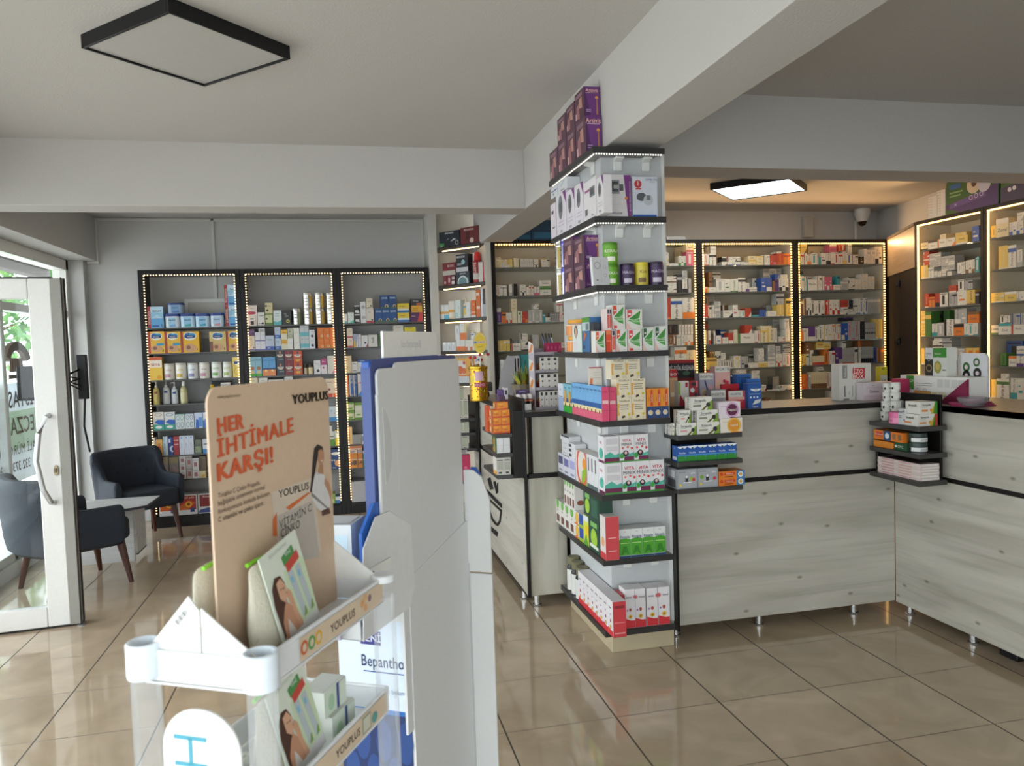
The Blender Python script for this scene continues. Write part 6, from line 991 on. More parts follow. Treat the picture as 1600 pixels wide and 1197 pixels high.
for i, (ar, pl, u, bk, z, w, d, h, body, acc, hh, place) in enumerate(MED):
    p = pl.at(u, bk, z+.0008); des = wide(hh, acc) if w > h*.8 else mdes(hh, acc)
    if i < 300:
        o = put('box', 'medicine_box', w, d, h, DCOL[body], des, p, pl.rz); o['category'] = 'medicine box'; o['group'] = 'medicine boxes in the dispensary cabinets'
        GOODS.append((o, (NAMES[body]+(' and '+NAMES[acc] if acc != body and acc in NAMES else '')+' medicine box'), place, u, bk, z))
    else:
        q = B(); q.box(-w/2, w/2, -d/2, d/2, 0, h, M(DCOL[body])); decals(q, w, d, h, des.split('|')[0]+'|'+des.split('|')[1]); T = Matrix.Translation(p) @ Matrix.Rotation(pl.rz, 4, 'Z'); k0 = len(rest.v)
        rest.v += [tuple(T @ Vector(v)) for v in q.v]; rest.f += [tuple(a+k0 for a in f) for f in q.f]; rest.m += [rest.mi(q.mats[m]) for m in q.m]
print('medicine boxes', len(MED))
o = rest.obj('medicine_box_fill'); o['kind'] = 'stuff'; tag(o, 'the smaller remaining medicine boxes filling the dispensary cabinet shelves', 'medicine boxes')
# ---- on the straight counter -----------------------------------------------
ZC = 1.1352
PK = Plane((0, 3.53), (1, 0))
row(PK, ZC, 'on the counter by the column', [
 (1034, 1085, 563, '7a1a20', 'r 0 .62 1 .94 1c1c20|t .5 .84 .09 d8d4d0 BENZERSİZ DOĞAL BİLEŞENLER|r .1 .72 .5 .74 8a8a88|c .75 .72 .12 3a5a44 .5|r 0 .94 1 1 a02028', 'red carton display with black banner', dict(s=.24, d=.1)),
 (1034, 1046, 595, 'd8ccc8', 'r .3 .6 .8 .9 b82a40|t .5 .35 .1 8a3a48 neo', 'white carton with red square', dict(s=.06)),
 (1046, 1058.5, 577, 'c09a70', 'r 0 .8 1 1 b02430|t .5 .88 .07 e8d8d0 BIO|r .15 .35 .6 .45 d8c8b0|p a02428 3 0 0 .6 0 0 .14|p 4a5a30 3 .5 0 .9 .05 .6 .12', 'tall tan carton with red top', dict(s=.07, d=.05)),
 (1060, 1076.5, 595.5, 'd8d4cc', 'p a02030 3 0 0 1 0 1 .3|p a02030 4 0 0 1 0 .6 .3 .1 .6|p 8ab040 4 0 .6 .15 .5 .2 .95 0 1|r .65 .8 .9 .95 a82a38', 'white carton with lime and red sweep', dict(s=.02, d=.05)),
 (1077, 1091, 595.5, '9a2430', 'c .35 .7 .25 d8d4d4|c .7 .55 .2 2a2a2e|c .5 .9 .3 2a2a2e .6|c .45 .35 .18 d0d0d0|r .75 .8 .98 1 d8788a', 'red carton with black and white spots', dict(s=.02, d=.05)),
 (1093, 1116, 583, 'a8a2b4', 'r 0 .82 .9 1 d8d4cc|t .45 .9 .07 5a5a5e WORTIE|c .3 .45 .25 c9b8a0|p 3a4468 4 .3 .8 .4 .8 .8 .2 .7 .2|c .75 .6 .15 d8a0a0', 'lilac grey wart care carton', dict(s=.12, d=.06)),
 (1117, 1141, 572, 'd8a8a0', 'r 0 .86 .95 1 d8d4cc|t .5 .93 .07 5a5a5e WORTIE|r 0 0 1 .4 b8303a|c .75 .6 .14 b83a44|c .6 .64 .1 a82a38|r .15 .5 .4 .65 d0b090', 'pink and red wart care carton', dict(s=.12, d=.06)),
 (1111, 1134, 609, '9a98a0', 'r 0 .6 1 .96 d4d2cc|t .45 .78 .14 5a5a5e WORTIE|c .55 .2 .25 d8d8dc .5', 'grey wart care carton in front row', dict(s=.01, d=.05)),
 (1138, 1166, 610.5, 'c85a58', 'r 0 .66 .8 1 d4d2cc|t .4 .82 .12 5a5a5e WORTIE|r 0 .5 .9 .66 e0a8a0|p b82a34 3 .3 0 1 0 .9 .5', 'red wart care carton in front row', dict(s=.03, d=.05)),
 (1128, 1155, 600, 'b0222c', 'c .4 .75 .15 6a1418 .6|r .5 .3 .9 .4 e0c0c0', 'red blister pack behind front row', dict(s=.09, d=.02)),
 (1143, 1158, 588, '24508c', 'r 0 .85 1 .88 3a6aa8|t .7 .6 .06 8ab0d0 Tegil', 'blue bandage carton at back', dict(s=.18, d=.05)), (1151, 1174, 584.5, '2a5a9a', 'r 0 .88 1 .9 1f4478|t .5 .7 .05 8ab0d0 Tegil', 'taller blue bandage carton', dict(s=.12, d=.05)),
 (1166.5, 1188, 592, '2558a0', 'r 0 .9 1 1 2f68b4|r .8 .7 1 .8 c9ccd4', 'blue bandage carton behind the front one', dict(s=.06, d=.05)),
 (1168.5, 1190, 598.5, '2558a0', 'c .58 .78 .4 dfe3e8 .45|r 0 .78 1 1 2558a0|t .58 .74 .05 3a6aa8 Tegil|r .1 .56 .9 .58 9ab8d8|c .2 .44 .07 d8e0ec|c .44 .44 .07 d8e0ec|c .68 .44 .07 d8e0ec|p d8d8d4 4 .3 .14 .85 .22 .95 .36 .5 .32|t .5 .07 .06 e8ecf0 tegrad', 'blue bandage carton with white crescent in front', dict(s=.0, d=.05))], cat='carton', name='counter_box')
q = B(); q.lathe([(.05, .0), (.065, .02), (.06, .06), (.035, .075), (0, .078)], M('23242e', rough=.5, bump=.3), 14, sx=1.0, sy=.5)
o = q.obj('dark_pouch', smooth=True); o.location = PK.at(PK.hit(1112, 612, .09)[0], .085, ZC); tag(o, 'dark padded pouch among the wart care cartons on the counter', 'pouch')
row(Plane((0, 3.68), (1, 0)), ZC, 'on the counter top', [(1311, 1361, 568.5, 'd6d3cb', 'r .1 .6 .25 .97 8a8a86|v .18 .78 .05 d8d8d4 karbonat|r .42 .58 .8 .88 c8302f|t .6 .79 .12 e8e2da İZO|t .6 .65 .12 e8e2da BOX|r .42 .89 .46 .9 c8302f|p 4a4a48 4 .15 .1 .18 .1 .18 .4 .15 .4|r .4 .1 .42 .4 8a8a84|v .3 .2 .03 6a6a66 500 g|r .12 .0 .3 .05 8a8a86', 'tall white carton with red square print', dict(d=.07)), (1349, 1398, 597, 'd6ccd0', 'r .0 .04 .8 .3 d0bcc4|t .32 .84 .07 8a848a bio|t .35 .5 .16 5a5058 Detox|r .1 .7 .6 .72 b8a8b0|r .1 .2 .7 .22 c0a8b4', 'pale pink detox carton', dict(d=.06, s=-.06)),
 (1375.5, 1386.5, 573, 'd8c830', 'r .0 .2 1 .7 dcdcd4|t .5 .5 .12 5a5a50 pil|r .2 .9 .6 .95 8a8020', 'yellow and white hanging carton', dict(s=.2, d=.04)), (1371, 1406, 588, 'a8a08c', 'r .05 .1 .4 .9 b8b09c|r .5 .1 .9 .9 c0b090|r .3 .3 .45 .7 a83a50', 'low clear goods tray', dict(s=.16, d=.1))], cat='carton', name='counter_box')
# ---- on the right counter ---------------------------------------------------
PX = Plane((2.93, 0), (0, -1)); P9 = 'on the right counter'
row(PX, ZC, P9, [(1393, 1407, 592, 'b02a58', 'r 0 .5 1 .52 8a1a40|t .5 .75 .12 d88aa8 lens', 'magenta carton beside the contact lens display', dict(d=.055, s=-.06))], name='counter_box', cat='carton')
ua, za = PX.hit(1407, 588); ub, zb = PX.hit(1512, 590); uL, zL = PX.hit(1448, 556)
t = root('counter_display', PX.at((ua+ub)/2, 0, ZC), 'white countertop display with green and orange labels and magenta flap', 'display stand', None, PX.rz)
wd = ub-ua; h1 = PX.hit(1455, 588)[1]-ZC; h2 = PX.hit(1500, 552, .1)[1]-ZC
q = B(); q.box(-wd/2, wd/2, 0, .11, 0, h1, 'e'); decals(q, wd, 0, h1, 'r 0 0 .1 .45 k|r .1 .45 .22 1 3f8a34|r .22 0 .48 .42 d8942a|t .05 .7 .12 5a5a60 MSON|t .16 .8 .13 e8f0e0 MSON|r .26 .7 .5 .72 s|r .26 .62 .5 .64 s|r .58 .6 .66 .9 cfcfcb|r .68 .6 .76 .9 cfcfcb|r .78 .6 .86 .9 cfcfcb|r .88 .6 .96 .9 cfcfcb|r .5 .05 .58 .4 d8c8a0|r .6 .08 .7 .42 d8d0b0|e .05 .45 .022 8a8a88|e .16 .45 .022 d8d8d8|e .28 .45 .022 8a8a88|e .4 .45 .022 8a8a88'); q.obj('tray', t)
q = B(); q.prism(rr(wd*.1, wd/2, 0, h2, (0, .03, .03, 0)), -.125, -.112, 'd9d9de', TXZ)
for x, z, s in ((.22, .55, 1), (.37, .6, 1), (.22, .72, .9), (.36, .82, .8)): q.add([(wd*(x+.055*s*cos(a*pi/8)), .1112, h2*(z+.11*s*sin(a*pi/8))) for a in range(16)], [tuple(range(16))], M('1f2420' if s == 1 else '3a6a34')); q.add([(wd*(x+.024*cos(a*pi/6)), .1108, h2*(z+.045*sin(a*pi/6))) for a in range(12)], [tuple(range(12))], M('d8c8d0'))
q.obj('back_board', t)
q = B(); q.prism([(wd*.12, 0), (wd/2+.01, 0), (wd/2+.01, h1*.95)], .002, .012, '84264a', TXZ); q.obj('flap', t)
row(PX, ZC+h1, 'on top of the lens display', [(1445.5, 1457.5, 543.5, 'd8d8d6', 'r 0 0 1 .6 1e201e|c .5 .28 .4 8a7a4a 1|c .5 .28 .25 1e201e|t .5 .8 .06 5a5a60 MSON|e .5 .6 .2 c9c9c9', 'white and black carton with round picture'), (1457.8, 1479, 543.5, 'd8dad2', 'r 0 .66 1 1 3f8a34|t .35 .8 .07 e8f0e0 MSON|c .35 .32 .28 9a9a4a 1.3|c .35 .34 .16 c8b060 1.3|e .35 .62 .12 c9c9c9|r .7 .2 .95 .24 5a5a58', 'white and green carton with oval picture')], d=.06, s=.02, cat='lens box', name='lens_box')
p = onZ(1509, 637, ZC)
t = root('bowl', (p.x+.04, p.y, ZC), 'frosted grey glass bowl with pink sweets on the right counter', 'bowl')
q = B(); BG = GL('frosted_bowl', (.84, .78, .82, 1), .7, .14, .1); q.lathe([(.03, .004), (.042, .006), (.062, .03), (.069, .046), (.066, .046), (.059, .031), (.038, .01), (0, .009)], BG, 16); q.obj('glass', t, smooth=False)
q = B(); q.lathe([(.035, .011), (.052, .022), (.045, .034), (0, .04)], M('a04a68', rough=.5, bump=.6, scale=30), 14); o = q.obj('sweets', t, smooth=True)
for i in range(3):
    o = put('box', 'envelope', .16, .1, .006, '8a2a50', 'T:r .1 .1 .9 .9 9a3a5e', Vector((2.92, 3.075+.008*i, ZC+.0004+.0066*i)), .1*i-.1); tag(o, ('lowest', 'middle', 'topmost')[i]+' magenta paper packet under the lens display flap', 'packet', 'magenta packets')
# ---- on top of the cabinets -------------------------------------------------
row(PD, 2.4185, 'above the cabinet left of column', [(806, 830, 354, '1f4f72', 'r 0 .45 1 .5 16384f|r .1 .1 .9 .4 2a6a90', 'blue storage carton'), (830.5, 866, 344, '1f4a6c', 'r 0 .45 1 .5 16384f|r .1 .1 .9 .4 2a6a90', 'bigger blue storage carton')], d=.25, s=.03, cat='storage box', name='storage_box')
row(PD, 2.4185, 'on the cabinet behind column', [(1026, 1038.5, 338, '1f6a48', 'r .2 .2 .8 .8 2f7a58', 'green carton peeping past the column'), (1042, 1071, 369.5, 'c9c9c8', 'r .1 .3 .9 .7 b8b8b6', 'flat white carton')], d=.2, s=.05, cat='storage box', name='storage_box')
row(PR, 2.4305, 'above glowing right cabinet', [(1450.5, 1464, 307, 'd2cec6', 'r .05 .2 .5 .3 8a8a86', 'flat white carton, outer pile', dict(n=(1, 8))), (1464.3, 1477, 297, 'd2cec6', 'r .05 .2 .5 .3 8a8a86', 'flat white carton, inner pile', dict(n=(1, 10)))], d=.12, s=.03, cat='carton', name='flat_box', group='flat white cartons on the cabinet')
for (x0, x1, w_, nm) in ((1478, 1560, 1, 'green and purple nappy pack lying above the glowing right cabinet'), (1563, 1640, 2, 'green and dark nappy pack above the cabinet at the right edge')):
    u0 = PR.hit(x0, 320, .03)[0]; u1 = PR.hit(x1, 310, .03)[0]; ww = u1-u0; hh = .27
    q = B(); q.prism(rr(-ww/2, ww/2, 0, hh, .03, 3), -.16, .0, '2f5a2c', TXZ)
    decals(q, ww, .0, hh, ('p 46306a 5 0 0 1 0 1 .62 .6 .42 0 .3|p 2f5a2c 4 0 .0 .3 0 .1 .14 0 .14|p 5f4a86 4 .08 .16 .78 .3 .78 .5 .08 .3|r .08 .72 .3 .86 2a5a9a|r .08 .6 .34 .64 7aa06a|r .08 .5 .3 .54 7aa06a|c .55 .7 .13 c8b8a0|c .75 .66 .12 b8b8cc|t .2 .26 .06 c8c0d8 30|e .5 .36 .035 d8d0e4|e .6 .38 .035 d8d0e4|e .7 .4 .035 d8d0e4|c .56 .74 .05 4a3020' if w_ == 1 else 'p 3a3050 5 0 0 1 0 1 .6 .6 .5 0 .4|t .35 .5 .08 b8b8d0 9-15|c .2 .32 .04 d8d8e0|c .3 .34 .04 d8d8e0'))
    o = q.obj('nappy_pack', bevel=.008); o.location = PR.at((u0+u1)/2, .03, 2.431); o.rotation_euler = (0, 0, PR.rz); tag(o, nm, 'nappy pack')
# ---- on the left counter ----------------------------------------------------
ZL = 1.1192
p = onZ(751, 627, ZL)
t = root('sweet_tin', (p.x, p.y+.06, ZL), 'golden round tin of lollipops standing on the left counter', 'tin')
GD = M('c79a2a', rough=.25, metal=.75); R_ = .063; hT = .255
q = B(); q.lathe([(R_*.97, 0), (R_, .006), (R_, hT*.86), (R_*.98, hT*.87)], GD, 26)
rd = random.Random(5)
for i in range(90):
    a = rd.uniform(-pi, .2); z = rd.uniform(.015, hT*.8); wrap(q, R_, z, z+rd.uniform(.004, .014), a, a+rd.uniform(.06, .2), M(rd.choice(['5a3a30', 'd8d0c0', 'b82a4a', 'e0d040', '3a2a28'])), 2, dr=.0004+i*.00001)
wrap(q, R_, hT*.5, hT*.68, -2.7, -2.3, M('d8c020'), 4, dr=.002); wrap(q, R_, hT*.38, hT*.5, -2.2, -.9, M('c02a58'), 6, dr=.002); wrap(q, R_, hT*.55, hT*.8, -2.1, -1.2, M('d8b0c0'), 6, dr=.0017); wtext(q, 'MİNİMİX', R_+.002, hT*.44, .018, M('d8d0c8'), 1.2); q.obj('tin_body', t, smooth=False)
q = B(); q.lathe([(R_*1.05, hT*.86), (R_*1.08, hT*.88), (R_*1.05, hT*.93), (R_*.6, hT*.97), (R_*.3, hT)], GD, 26); q.obj('lid', t, smooth=True)
for i in range(9):
    a = i*2.4; r = .018+.02*(i % 3); x, y = r*cos(a), r*sin(a)*.7; h = hT+.02+.018*(i % 3); c = ['b02a38', 'c9c9cc', 'b84a58', '4a8ac0', 'c03a2a'][i % 5]
    l = root('lollipop', (p.x+x, p.y+.06+y, ZL+hT*.95), 'wrapped lollipop stuck in the golden tin lid', 'lollipop', 'lollipops in the tin')
    q = B(); q.tube([(0, 0, 0), (x*.4, y*.3, h-hT*.95)], .0018, 'd8d8d8', 5); q.obj('stick', l)
    q = B(); q.lathe([(0, -.012), (.009, -.007), (.012, 0), (.009, .008), (0, .012)], M(c, rough=.25), 10, (x*.4, y*.3, h-hT*.95+.008)); q.obj('candy', l, smooth=True)
# round yellow sign on a stick
c = onY(750, 536, p.y+.0)
t = root('oval_sign', (c.x, p.y+.0, ZL+hT*.9), 'yellow oval advertising sign rising from the golden tin', 'sign')
q = B(); ow, oh = .045, .073; z0 = c.z-ZL-hT*.9
q.prism([(ow*cos(a*pi/16), z0+oh*sin(a*pi/16)) for a in range(32)], -.002, .002, 'd8b428', TXZ)
for s_, cc, k in ((.9, 'e0d8b0', 1), (.84, 'e2c238', 2)): q.add([(ow*s_*cos(a*pi/16), -.002-.0004*k, z0+oh*s_*sin(a*pi/16)) for a in range(32)], [tuple(range(32))], M(cc))
q.add([(x, -.0034, z0+z) for x, z in ((-.036, -.004), (.036, -.0), (.036, .014), (-.036, .01))], [(0, 1, 2, 3)], M('d8d0c8')); q.text('TOYBOX', (0, -.0038, z0+.005), (1, 0, .05), (0, 0, 1), .011, M('8a2a6a')); q.text('sürpriz', (0, -.0038, z0-.024), (1, 0, .1), (0, 0, 1), .009, M('5a5040'))
q.add([(-.034+.009*cos(a*pi/6), -.0036, z0+.004+.009*sin(a*pi/6)) for a in range(12)], [tuple(range(12))], M('4a8ac0')); q.obj('board', t)
q = B(); q.tube([(0, .003, 0), (0, .003, z0-oh*.5)], .003, 'c9c9c9', 6); q.obj('stick', t)
# card terminal behind the tin
c = onZ(722, 628, ZL); t = root('card_terminal', (1.04, 5.62, ZL), 'dark card terminal behind the golden tin on the left counter', 'card terminal')
q = B(); q.box(-.07, .02, -.05, .05, 0, .04, BLK); q.box(-.09, .05, -.02, .02, .04, .11, M('4a4a4c', rough=.4)); q.obj('body', t, bevel=.008)
q = B(); q.lathe([(.02, 0), (.022, .02), (.016, .035), (0, .04)], M('7a4a5a'), 12, (-.01, -.03, .04)); q.obj('paper_roll', t, smooth=True)
# white tray of dark tester tubes
PT = Plane((0, 4.24), (1, 0))
uA = max(.981, PT.hit(795, 640)[0]); uB = PT.hit(831, 640)[0]
t = root('tester_tray', PT.at((uA+uB)/2, 0, ZL), 'white cardboard tray with purple header on the left counter end', 'tray')
wt = uB-uA; q = B(); q.box(-wt/2, wt/2, 0, .003, 0, .04, 'e'); q.box(-wt/2, wt/2, .08, .083, 0, .07, 'e'); q.box(-wt/2, -wt/2+.003, 0, .08, 0, .04, 'e'); q.box(wt/2-.003, wt/2, 0, .08, 0, .04, 'e'); q.box(-wt/2, wt/2, 0, .083, 0, .003, 'e'); q.obj('tray', t)
q = B(); q.box(-wt/2-.004, wt/2+.004, .0845, .0875, 0, .118, '3e2a54'); q.text('lipbalm', (0, .084, .108), (1, 0, 0), (0, 0, 1), .009, M('a890c0')); q.obj('header', t)
for i in range(3):
    for j in range(2):
        o = root('balm_tube', PT.at((uA+uB)/2-.032+.032*i, .022+.036*j, ZL+.0035), '%s dark lip balm tube with orange label, %s row of the white tray' % (('left', 'middle', 'right')[i], ('front', 'back')[j]), 'lip balm', 'lip balms in the white tray')
        q = B(); q.lathe([(.012, 0), (.0125, .062), (.012, .064)], M('1d181c', rough=.3), 14); wrap(q, .0125, .05, .06, -pi, 0, M('d87a5a'), 8); q.obj('tube', o, smooth=True); q = B(); q.lathe([(.0118, .0645), (.012, .085), (.009, .09)], M('d8d0d0', rough=.3), 14); q.obj('cap', o, smooth=True)
row(PT, ZL, 'left of the white tester tray', [(779, 787, 609, '5a3a78', 'r .2 .3 .8 .6 8a6aa0', 'purple balm carton', dict(s=.1)), (787.5, 794, 606, 'd2c8cc', 'r 0 0 1 .5 7a2a48|r .2 .7 .8 .9 2a2a2e', 'white and wine balm carton', dict(s=.1)), (781, 790, 619, '4a2a3e', 'r .1 .3 .9 .6 b8a0b0', 'wine coloured balm carton', dict(s=.02, d=.04))], d=.05, cat='balm box', name='balm_box')
# plant wrapped in paper with a grey card
c = onZ(815, 612, ZL); t = root('wrapped_plant', (1.17, 4.95, ZL), 'small yellow green plant wrapped in brown paper on the left counter', 'plant')
q = B(); n = 14
q.lathe([(.045, 0), (.06, .05), (.085, .12), (.083, .12), (.055, .05), (0, .03)], M('7a705c', rough=.7, bump=.3), 12); q.add([(.02, -.07, .08), (.14, -.05, .15), (.18, 0, .25), (.06, -.02, .15)], [(0, 1, 2, 3)], M('8a8068', rough=.7)); q.obj('paper_wrap', t)
q = B(); rd = random.Random(9)
for i in range(38):
    a = rd.uniform(0, 6.28); r = rd.uniform(.02, .09); z = rd.uniform(.15, .25); e = Vector((cos(a), sin(a), .3)).normalized(); s_ = Vector((-sin(a), cos(a), 0)); p0 = Vector((.2*r*cos(a), .2*r*sin(a), .09)); p1 = Vector((r*cos(a), r*sin(a), z))
    q.add([p0, (p0+p1)/2+s_*.016, p1, (p0+p1)/2-s_*.016], [(0, 1, 2, 3)], M(rd.choice(['7a8a34', 'a8a83a', '5f7030', 'b89a4a']), rough=.6))
q.obj('leaves', t)
q = B(); q.prism([(-.13, 0), (-.02, 0), (.0, .3), (-.05, .31), (-.1, .2)], -.07, -.066, 'a5a3a6', TXZ); o = q.obj('grey_card'); o.location = (1.15, 5.02, ZL); tag(o, 'grey curved card standing beside the wrapped plant', 'card')
# tiered display of white cartons beside the column
PQ = Plane((0, 4.28), (1, 0)); tz = [ZL+.006]+[PQ.hit(855, y)[1] for y in (607, 580, 552)]
uA = PQ.hit(836, 600)[0]; uB = PQ.hit(874, 600)[0]
t = root('counter_display', PQ.at((uA+uB)/2, .0, ZL), 'grey tiered display of white cartons between the tester tray and the column', 'display stand'); wq = uB-uA
LILG = M('a09aa2', rough=.4)
for k, z in enumerate(tz): q = B(); q.box(-wq/2, wq/2, .0+.01*k, .12, z-ZL-.006, z-ZL, LILG); q.box(-wq/2, wq/2, .01*k-.004, .01*k, z-ZL-.008, z-ZL+.008, LILG); q.obj('tier', t)
q = B(); q.box(-wq/2, wq/2, .12, .124, 0, tz[3]-ZL+.03, LILG); q.box(-wq/2-.003, -wq/2, .0, .124, 0, tz[3]-ZL+.05, M('b8b0bc', rough=.4))
for k in range(4):
    z_ = tz[k]-ZL; q.add([(-wq/2-.0035, y, z) for y, z in ((.118, z_+.004), (.01, z_+.004), (.01, z_+.055), (.118, z_+.075))], [(0, 1, 2, 3)], M('d8d4d0')); q.add([(-wq/2-.004, y, z) for y, z in ((.118, z_+.006), (.05, z_+.006), (.01, z_+.05), (.05, z_+.055))], [(0, 1, 2, 3)], M('d8833a' if k else 'a02a30'))
q.obj('panel', t)
DOT = 'r .25 .75 .7 .95 2a2a2a|c .5 .5 .15 3a3a3a|c .5 .12 .12 3a3a3a|L:r 0 0 1 .4 %s|L:p d8833a 3 0 .4 1 .4 1 .7'
for k, (ys, nn, cc) in enumerate(((611, 4, '8a2430'), (584, 3, 'a02a30'), (558, 3, 'd87a3a'))):
    row(PQ, tz[k]+.0005, 'on tier %d of grey display' % (k+1), [(843, 872.5, ys, 'dad6d0', DOT % cc, 'white carton with black dots', dict(n=(nn, 1)))], d=.07, s=.012+.01*k, cat='carton', name='display_box', group='white cartons in the grey display', lim=tz[k+1]-.016)
row(PQ, tz[3]+.0005, 'on top of grey display', [(853, 877, 535.5, 'a8285a', 'v .5 .5 .3 d88aa8 stylo|r .1 .05 .9 .1 7a1a40', 'crimson pen carton', dict(n=(4, 1)))], d=.05, s=.035, cat='carton', name='pen_box', group='crimson cartons in the grey display')
for i, (x, c_) in enumerate(((859, '4a6aa8'), (864, '2a2a34'), (869, '3a4a78'), (873, 'd8d8d8'))):
    u_ = PQ.hit(x, 530)[0]; o = root('pen', PQ.at(u_, .095, tz[3]+.0005), ('leftmost', 'second', 'third', 'rightmost')[i]+' pen leaning behind the crimson cartons', 'pen', 'pens on the grey display'); q = B(); q.tube([(0, 0, 0), (-.012, .012, .09)], .0045, c_, 7); q.obj('barrel', o); q = B(); q.tube([(-.012, .012, .09), (-.016, .016, .115)], .005, 'k', 7); q.obj('pen_cap', o)
row(PD, DZ[4], 'in cabinet left of column', [(781, 793, 562, 'd4d4d2/c9d0c4/d8d8d8/5a7a5a', '', 'white pill bottle', dict(k='pillbottle', nm='pill_bottle', cat='bottle', s=.0)), (793.5, 800, 557, '2f4a9a', 'r .7 .1 .9 .9 8aa0d0', 'royal blue carton', dict(s=.0)), (800.5, 812, 556, 'c9ccd6', 'r .3 .05 .5 .9 1a1a1e|r .7 .05 .9 .9 1a1a1e', 'pale carton with black bottle shapes', dict(s=.0))], cat='carton', name='counter_box', d=.018)
# ---------------------------------------------------------------- beige display stand in the foreground
RZY = math.radians(-28.6); YX = Vector((cos(RZY), sin(RZY), 0)); YY = Vector((-sin(RZY), cos(RZY), 0)); YC = Vector((-.129, 1.4126, 0))
stand = root('display_stand', YC, 'white clear-legged display stand with the tall beige advertising card', 'display stand', None, RZY)
SW, SD = .105, .208
PLA = M('dfe2e4', rough=.3); ACR = GL('clear_acrylic', (.99, .99, 1, 1), .3, .15, .1)
RIM = [1.035, .81, .585, .36]
for i, z in enumerate(RIM):
    q = B(); q.box(-SW, SW, -SD, SD, z-.052, z-.048, PLA)
    for s_ in (-1, 1): q.box(s_*SW-.002, s_*SW+.002, -SD, SD, z-.045, z, PLA); q.box(-SW, SW, s_*SD-.002, s_*SD+.002, z-.045, z, PLA)
    for s_ in (-1, 1): q.tube([(s_*SW, -SD, z), (s_*SW, SD, z)], .004, PLA, 8); q.tube([(-SW, s_*SD, z), (SW, s_*SD, z)], .004, PLA, 8)
    tr = q.obj('tray', stand)
    q = B(); BE = M('d3bfa6', rough=.4); xx = SW+.0035
    q.quad((xx, -SD+.1, z-.043), (xx, SD-.01, z-.043), (xx, SD-.01, z-.004), (xx, -SD+.1, z-.004), BE)
    q.text('YOUPLUS', (xx+.0006, .035, z-.024), (0, 1, 0), (0, 0, 1), .015, M('3a332c'))
    if i != 1:
        for yy, c_ in ((-.095, 'c8643a'), (-.072, '5a9a5a'), (-.05, 'd8a83a')): q.add([(xx+.0006, yy+.011*cos(a*pi/8), z-.023+.012*sin(a*pi/8)) for a in range(16)], [tuple(range(16))], M(c_)); q.add([(xx+.001, yy+.006*cos(a*pi/8), z-.023+.007*sin(a*pi/8)) for a in range(16)], [tuple(range(16))], BE)
        for yy, zz, c_ in ((.11, -.02, 'd8a06a'), (.122, -.03, 'd0a070'), (.122, -.012, 'd8b07a'), (.14, -.018, '8a6a78')): q.add([(xx+.0006, yy+.007*cos(a*pi/8), z+zz+.007*sin(a*pi/8)) for a in range(16)], [tuple(range(16))], M(c_))
    else:
        q.quad((xx+.0006, .09, z-.04), (xx+.0006, .125, z-.04), (xx+.0006, .125, z-.008), (xx+.0006, .09, z-.008), M('8a9a84')); q.quad((xx+.0008, .093, z-.037), (xx+.0008, .122, z-.037), (xx+.0008, .122, z-.011), (xx+.0008, .093, z-.011), M('c9c8b8')); q.add([(xx+.0009, .14+.012*cos(a*pi/8), z-.028+.01*sin(a*pi/8)) for a in range(16)], [tuple(range(16))], M('5a9a9a'))
    q.obj('label_strip', tr)
for sx in (-1, 1):
    for sy in (-1, 1):
        q = B(); n = 20; q.lathe([(.0225, .02), (.0225, 1.0)], ACR, n, (sx*SW, sy*SD, 0)); q.obj('post', stand, smooth=True)
        q = B()
        if sy < 0: q.lathe([(.026, .995), (.027, 1.0), (.027, 1.048), (.025, 1.05), (.021, 1.05), (.021, 1.03), (0, 1.03)], M('dde6ee', rough=.35), 24, (sx*SW, sy*SD, 0))
        else: q.lathe([(.021, 1.028), (.024, 1.03), (.024, 1.042), (.021, 1.044), (0, 1.04)], PLA, 20, (sx*SW, sy*SD, 0))
        q.obj('post_cap', stand, smooth=True); q = B(); q.lathe([(.03, 0), (.03, .02), (.022, .03)], PLA, 16, (sx*SW, sy*SD, 0)); q.obj('post_foot', stand, smooth=True)
q = B()
for sy in (-1, 1):
    y = sy*(SD-.004)
    q = B(); q.prism([(.0015, 1.032), (SW, 1.032), (.0015, 1.108)], -y-.0015, -y+.0015, WHITE, TXZ); q.obj('corner_wing', stand); q = B(); q.prism([(-SW+.0, 1.032), (-.0015, 1.032), (-.0015, 1.103), (-.02, 1.125)], -y-.0015, -y+.0015, WHITE, TXZ); wg = q.obj('corner_wing', stand) if sy > 0 else (q.obj('corner_wing', stand))
    if sy < 0: wing0 = wg
q = B()
for k in range(9): a0 = Vector((-.075+.0, 1.075)); d_ = Vector((.66, .75)); w0 = .001 if k % 3 else .0018; pp = Vector((-.046, 1.085))+Vector((.02, .0215))*(k/9.); q.add([(pp.x, -SD+.002, pp.y), (pp.x+w0*.68, -SD+.002, pp.y+w0*.73), (pp.x+w0*.68+.006, -SD+.002, pp.y+w0*.73-.006), (pp.x+.006, -SD+.002, pp.y-.006)], [(0, 1, 2, 3)], M('3a3a3c'))
q.obj('barcode', wing0)
q = B(); q.prism(rr(-.072, .068, .5, .954, (.005, .066, .066, .005), 8), SD+.004, SD+.008, WHITE, TXZ); q.obj('front_panel', stand)
q = B(); TL = M('4f9fb4', rough=.4)
for z in (.908, .866): q.box(-.05, .008, -SD-.0095, -SD-.0082, z-.003, z+.003, TL)
q.box(-.024, -.018, -SD-.0095, -SD-.0082, .866, .908, TL); q.obj('teal_emblem', stand)
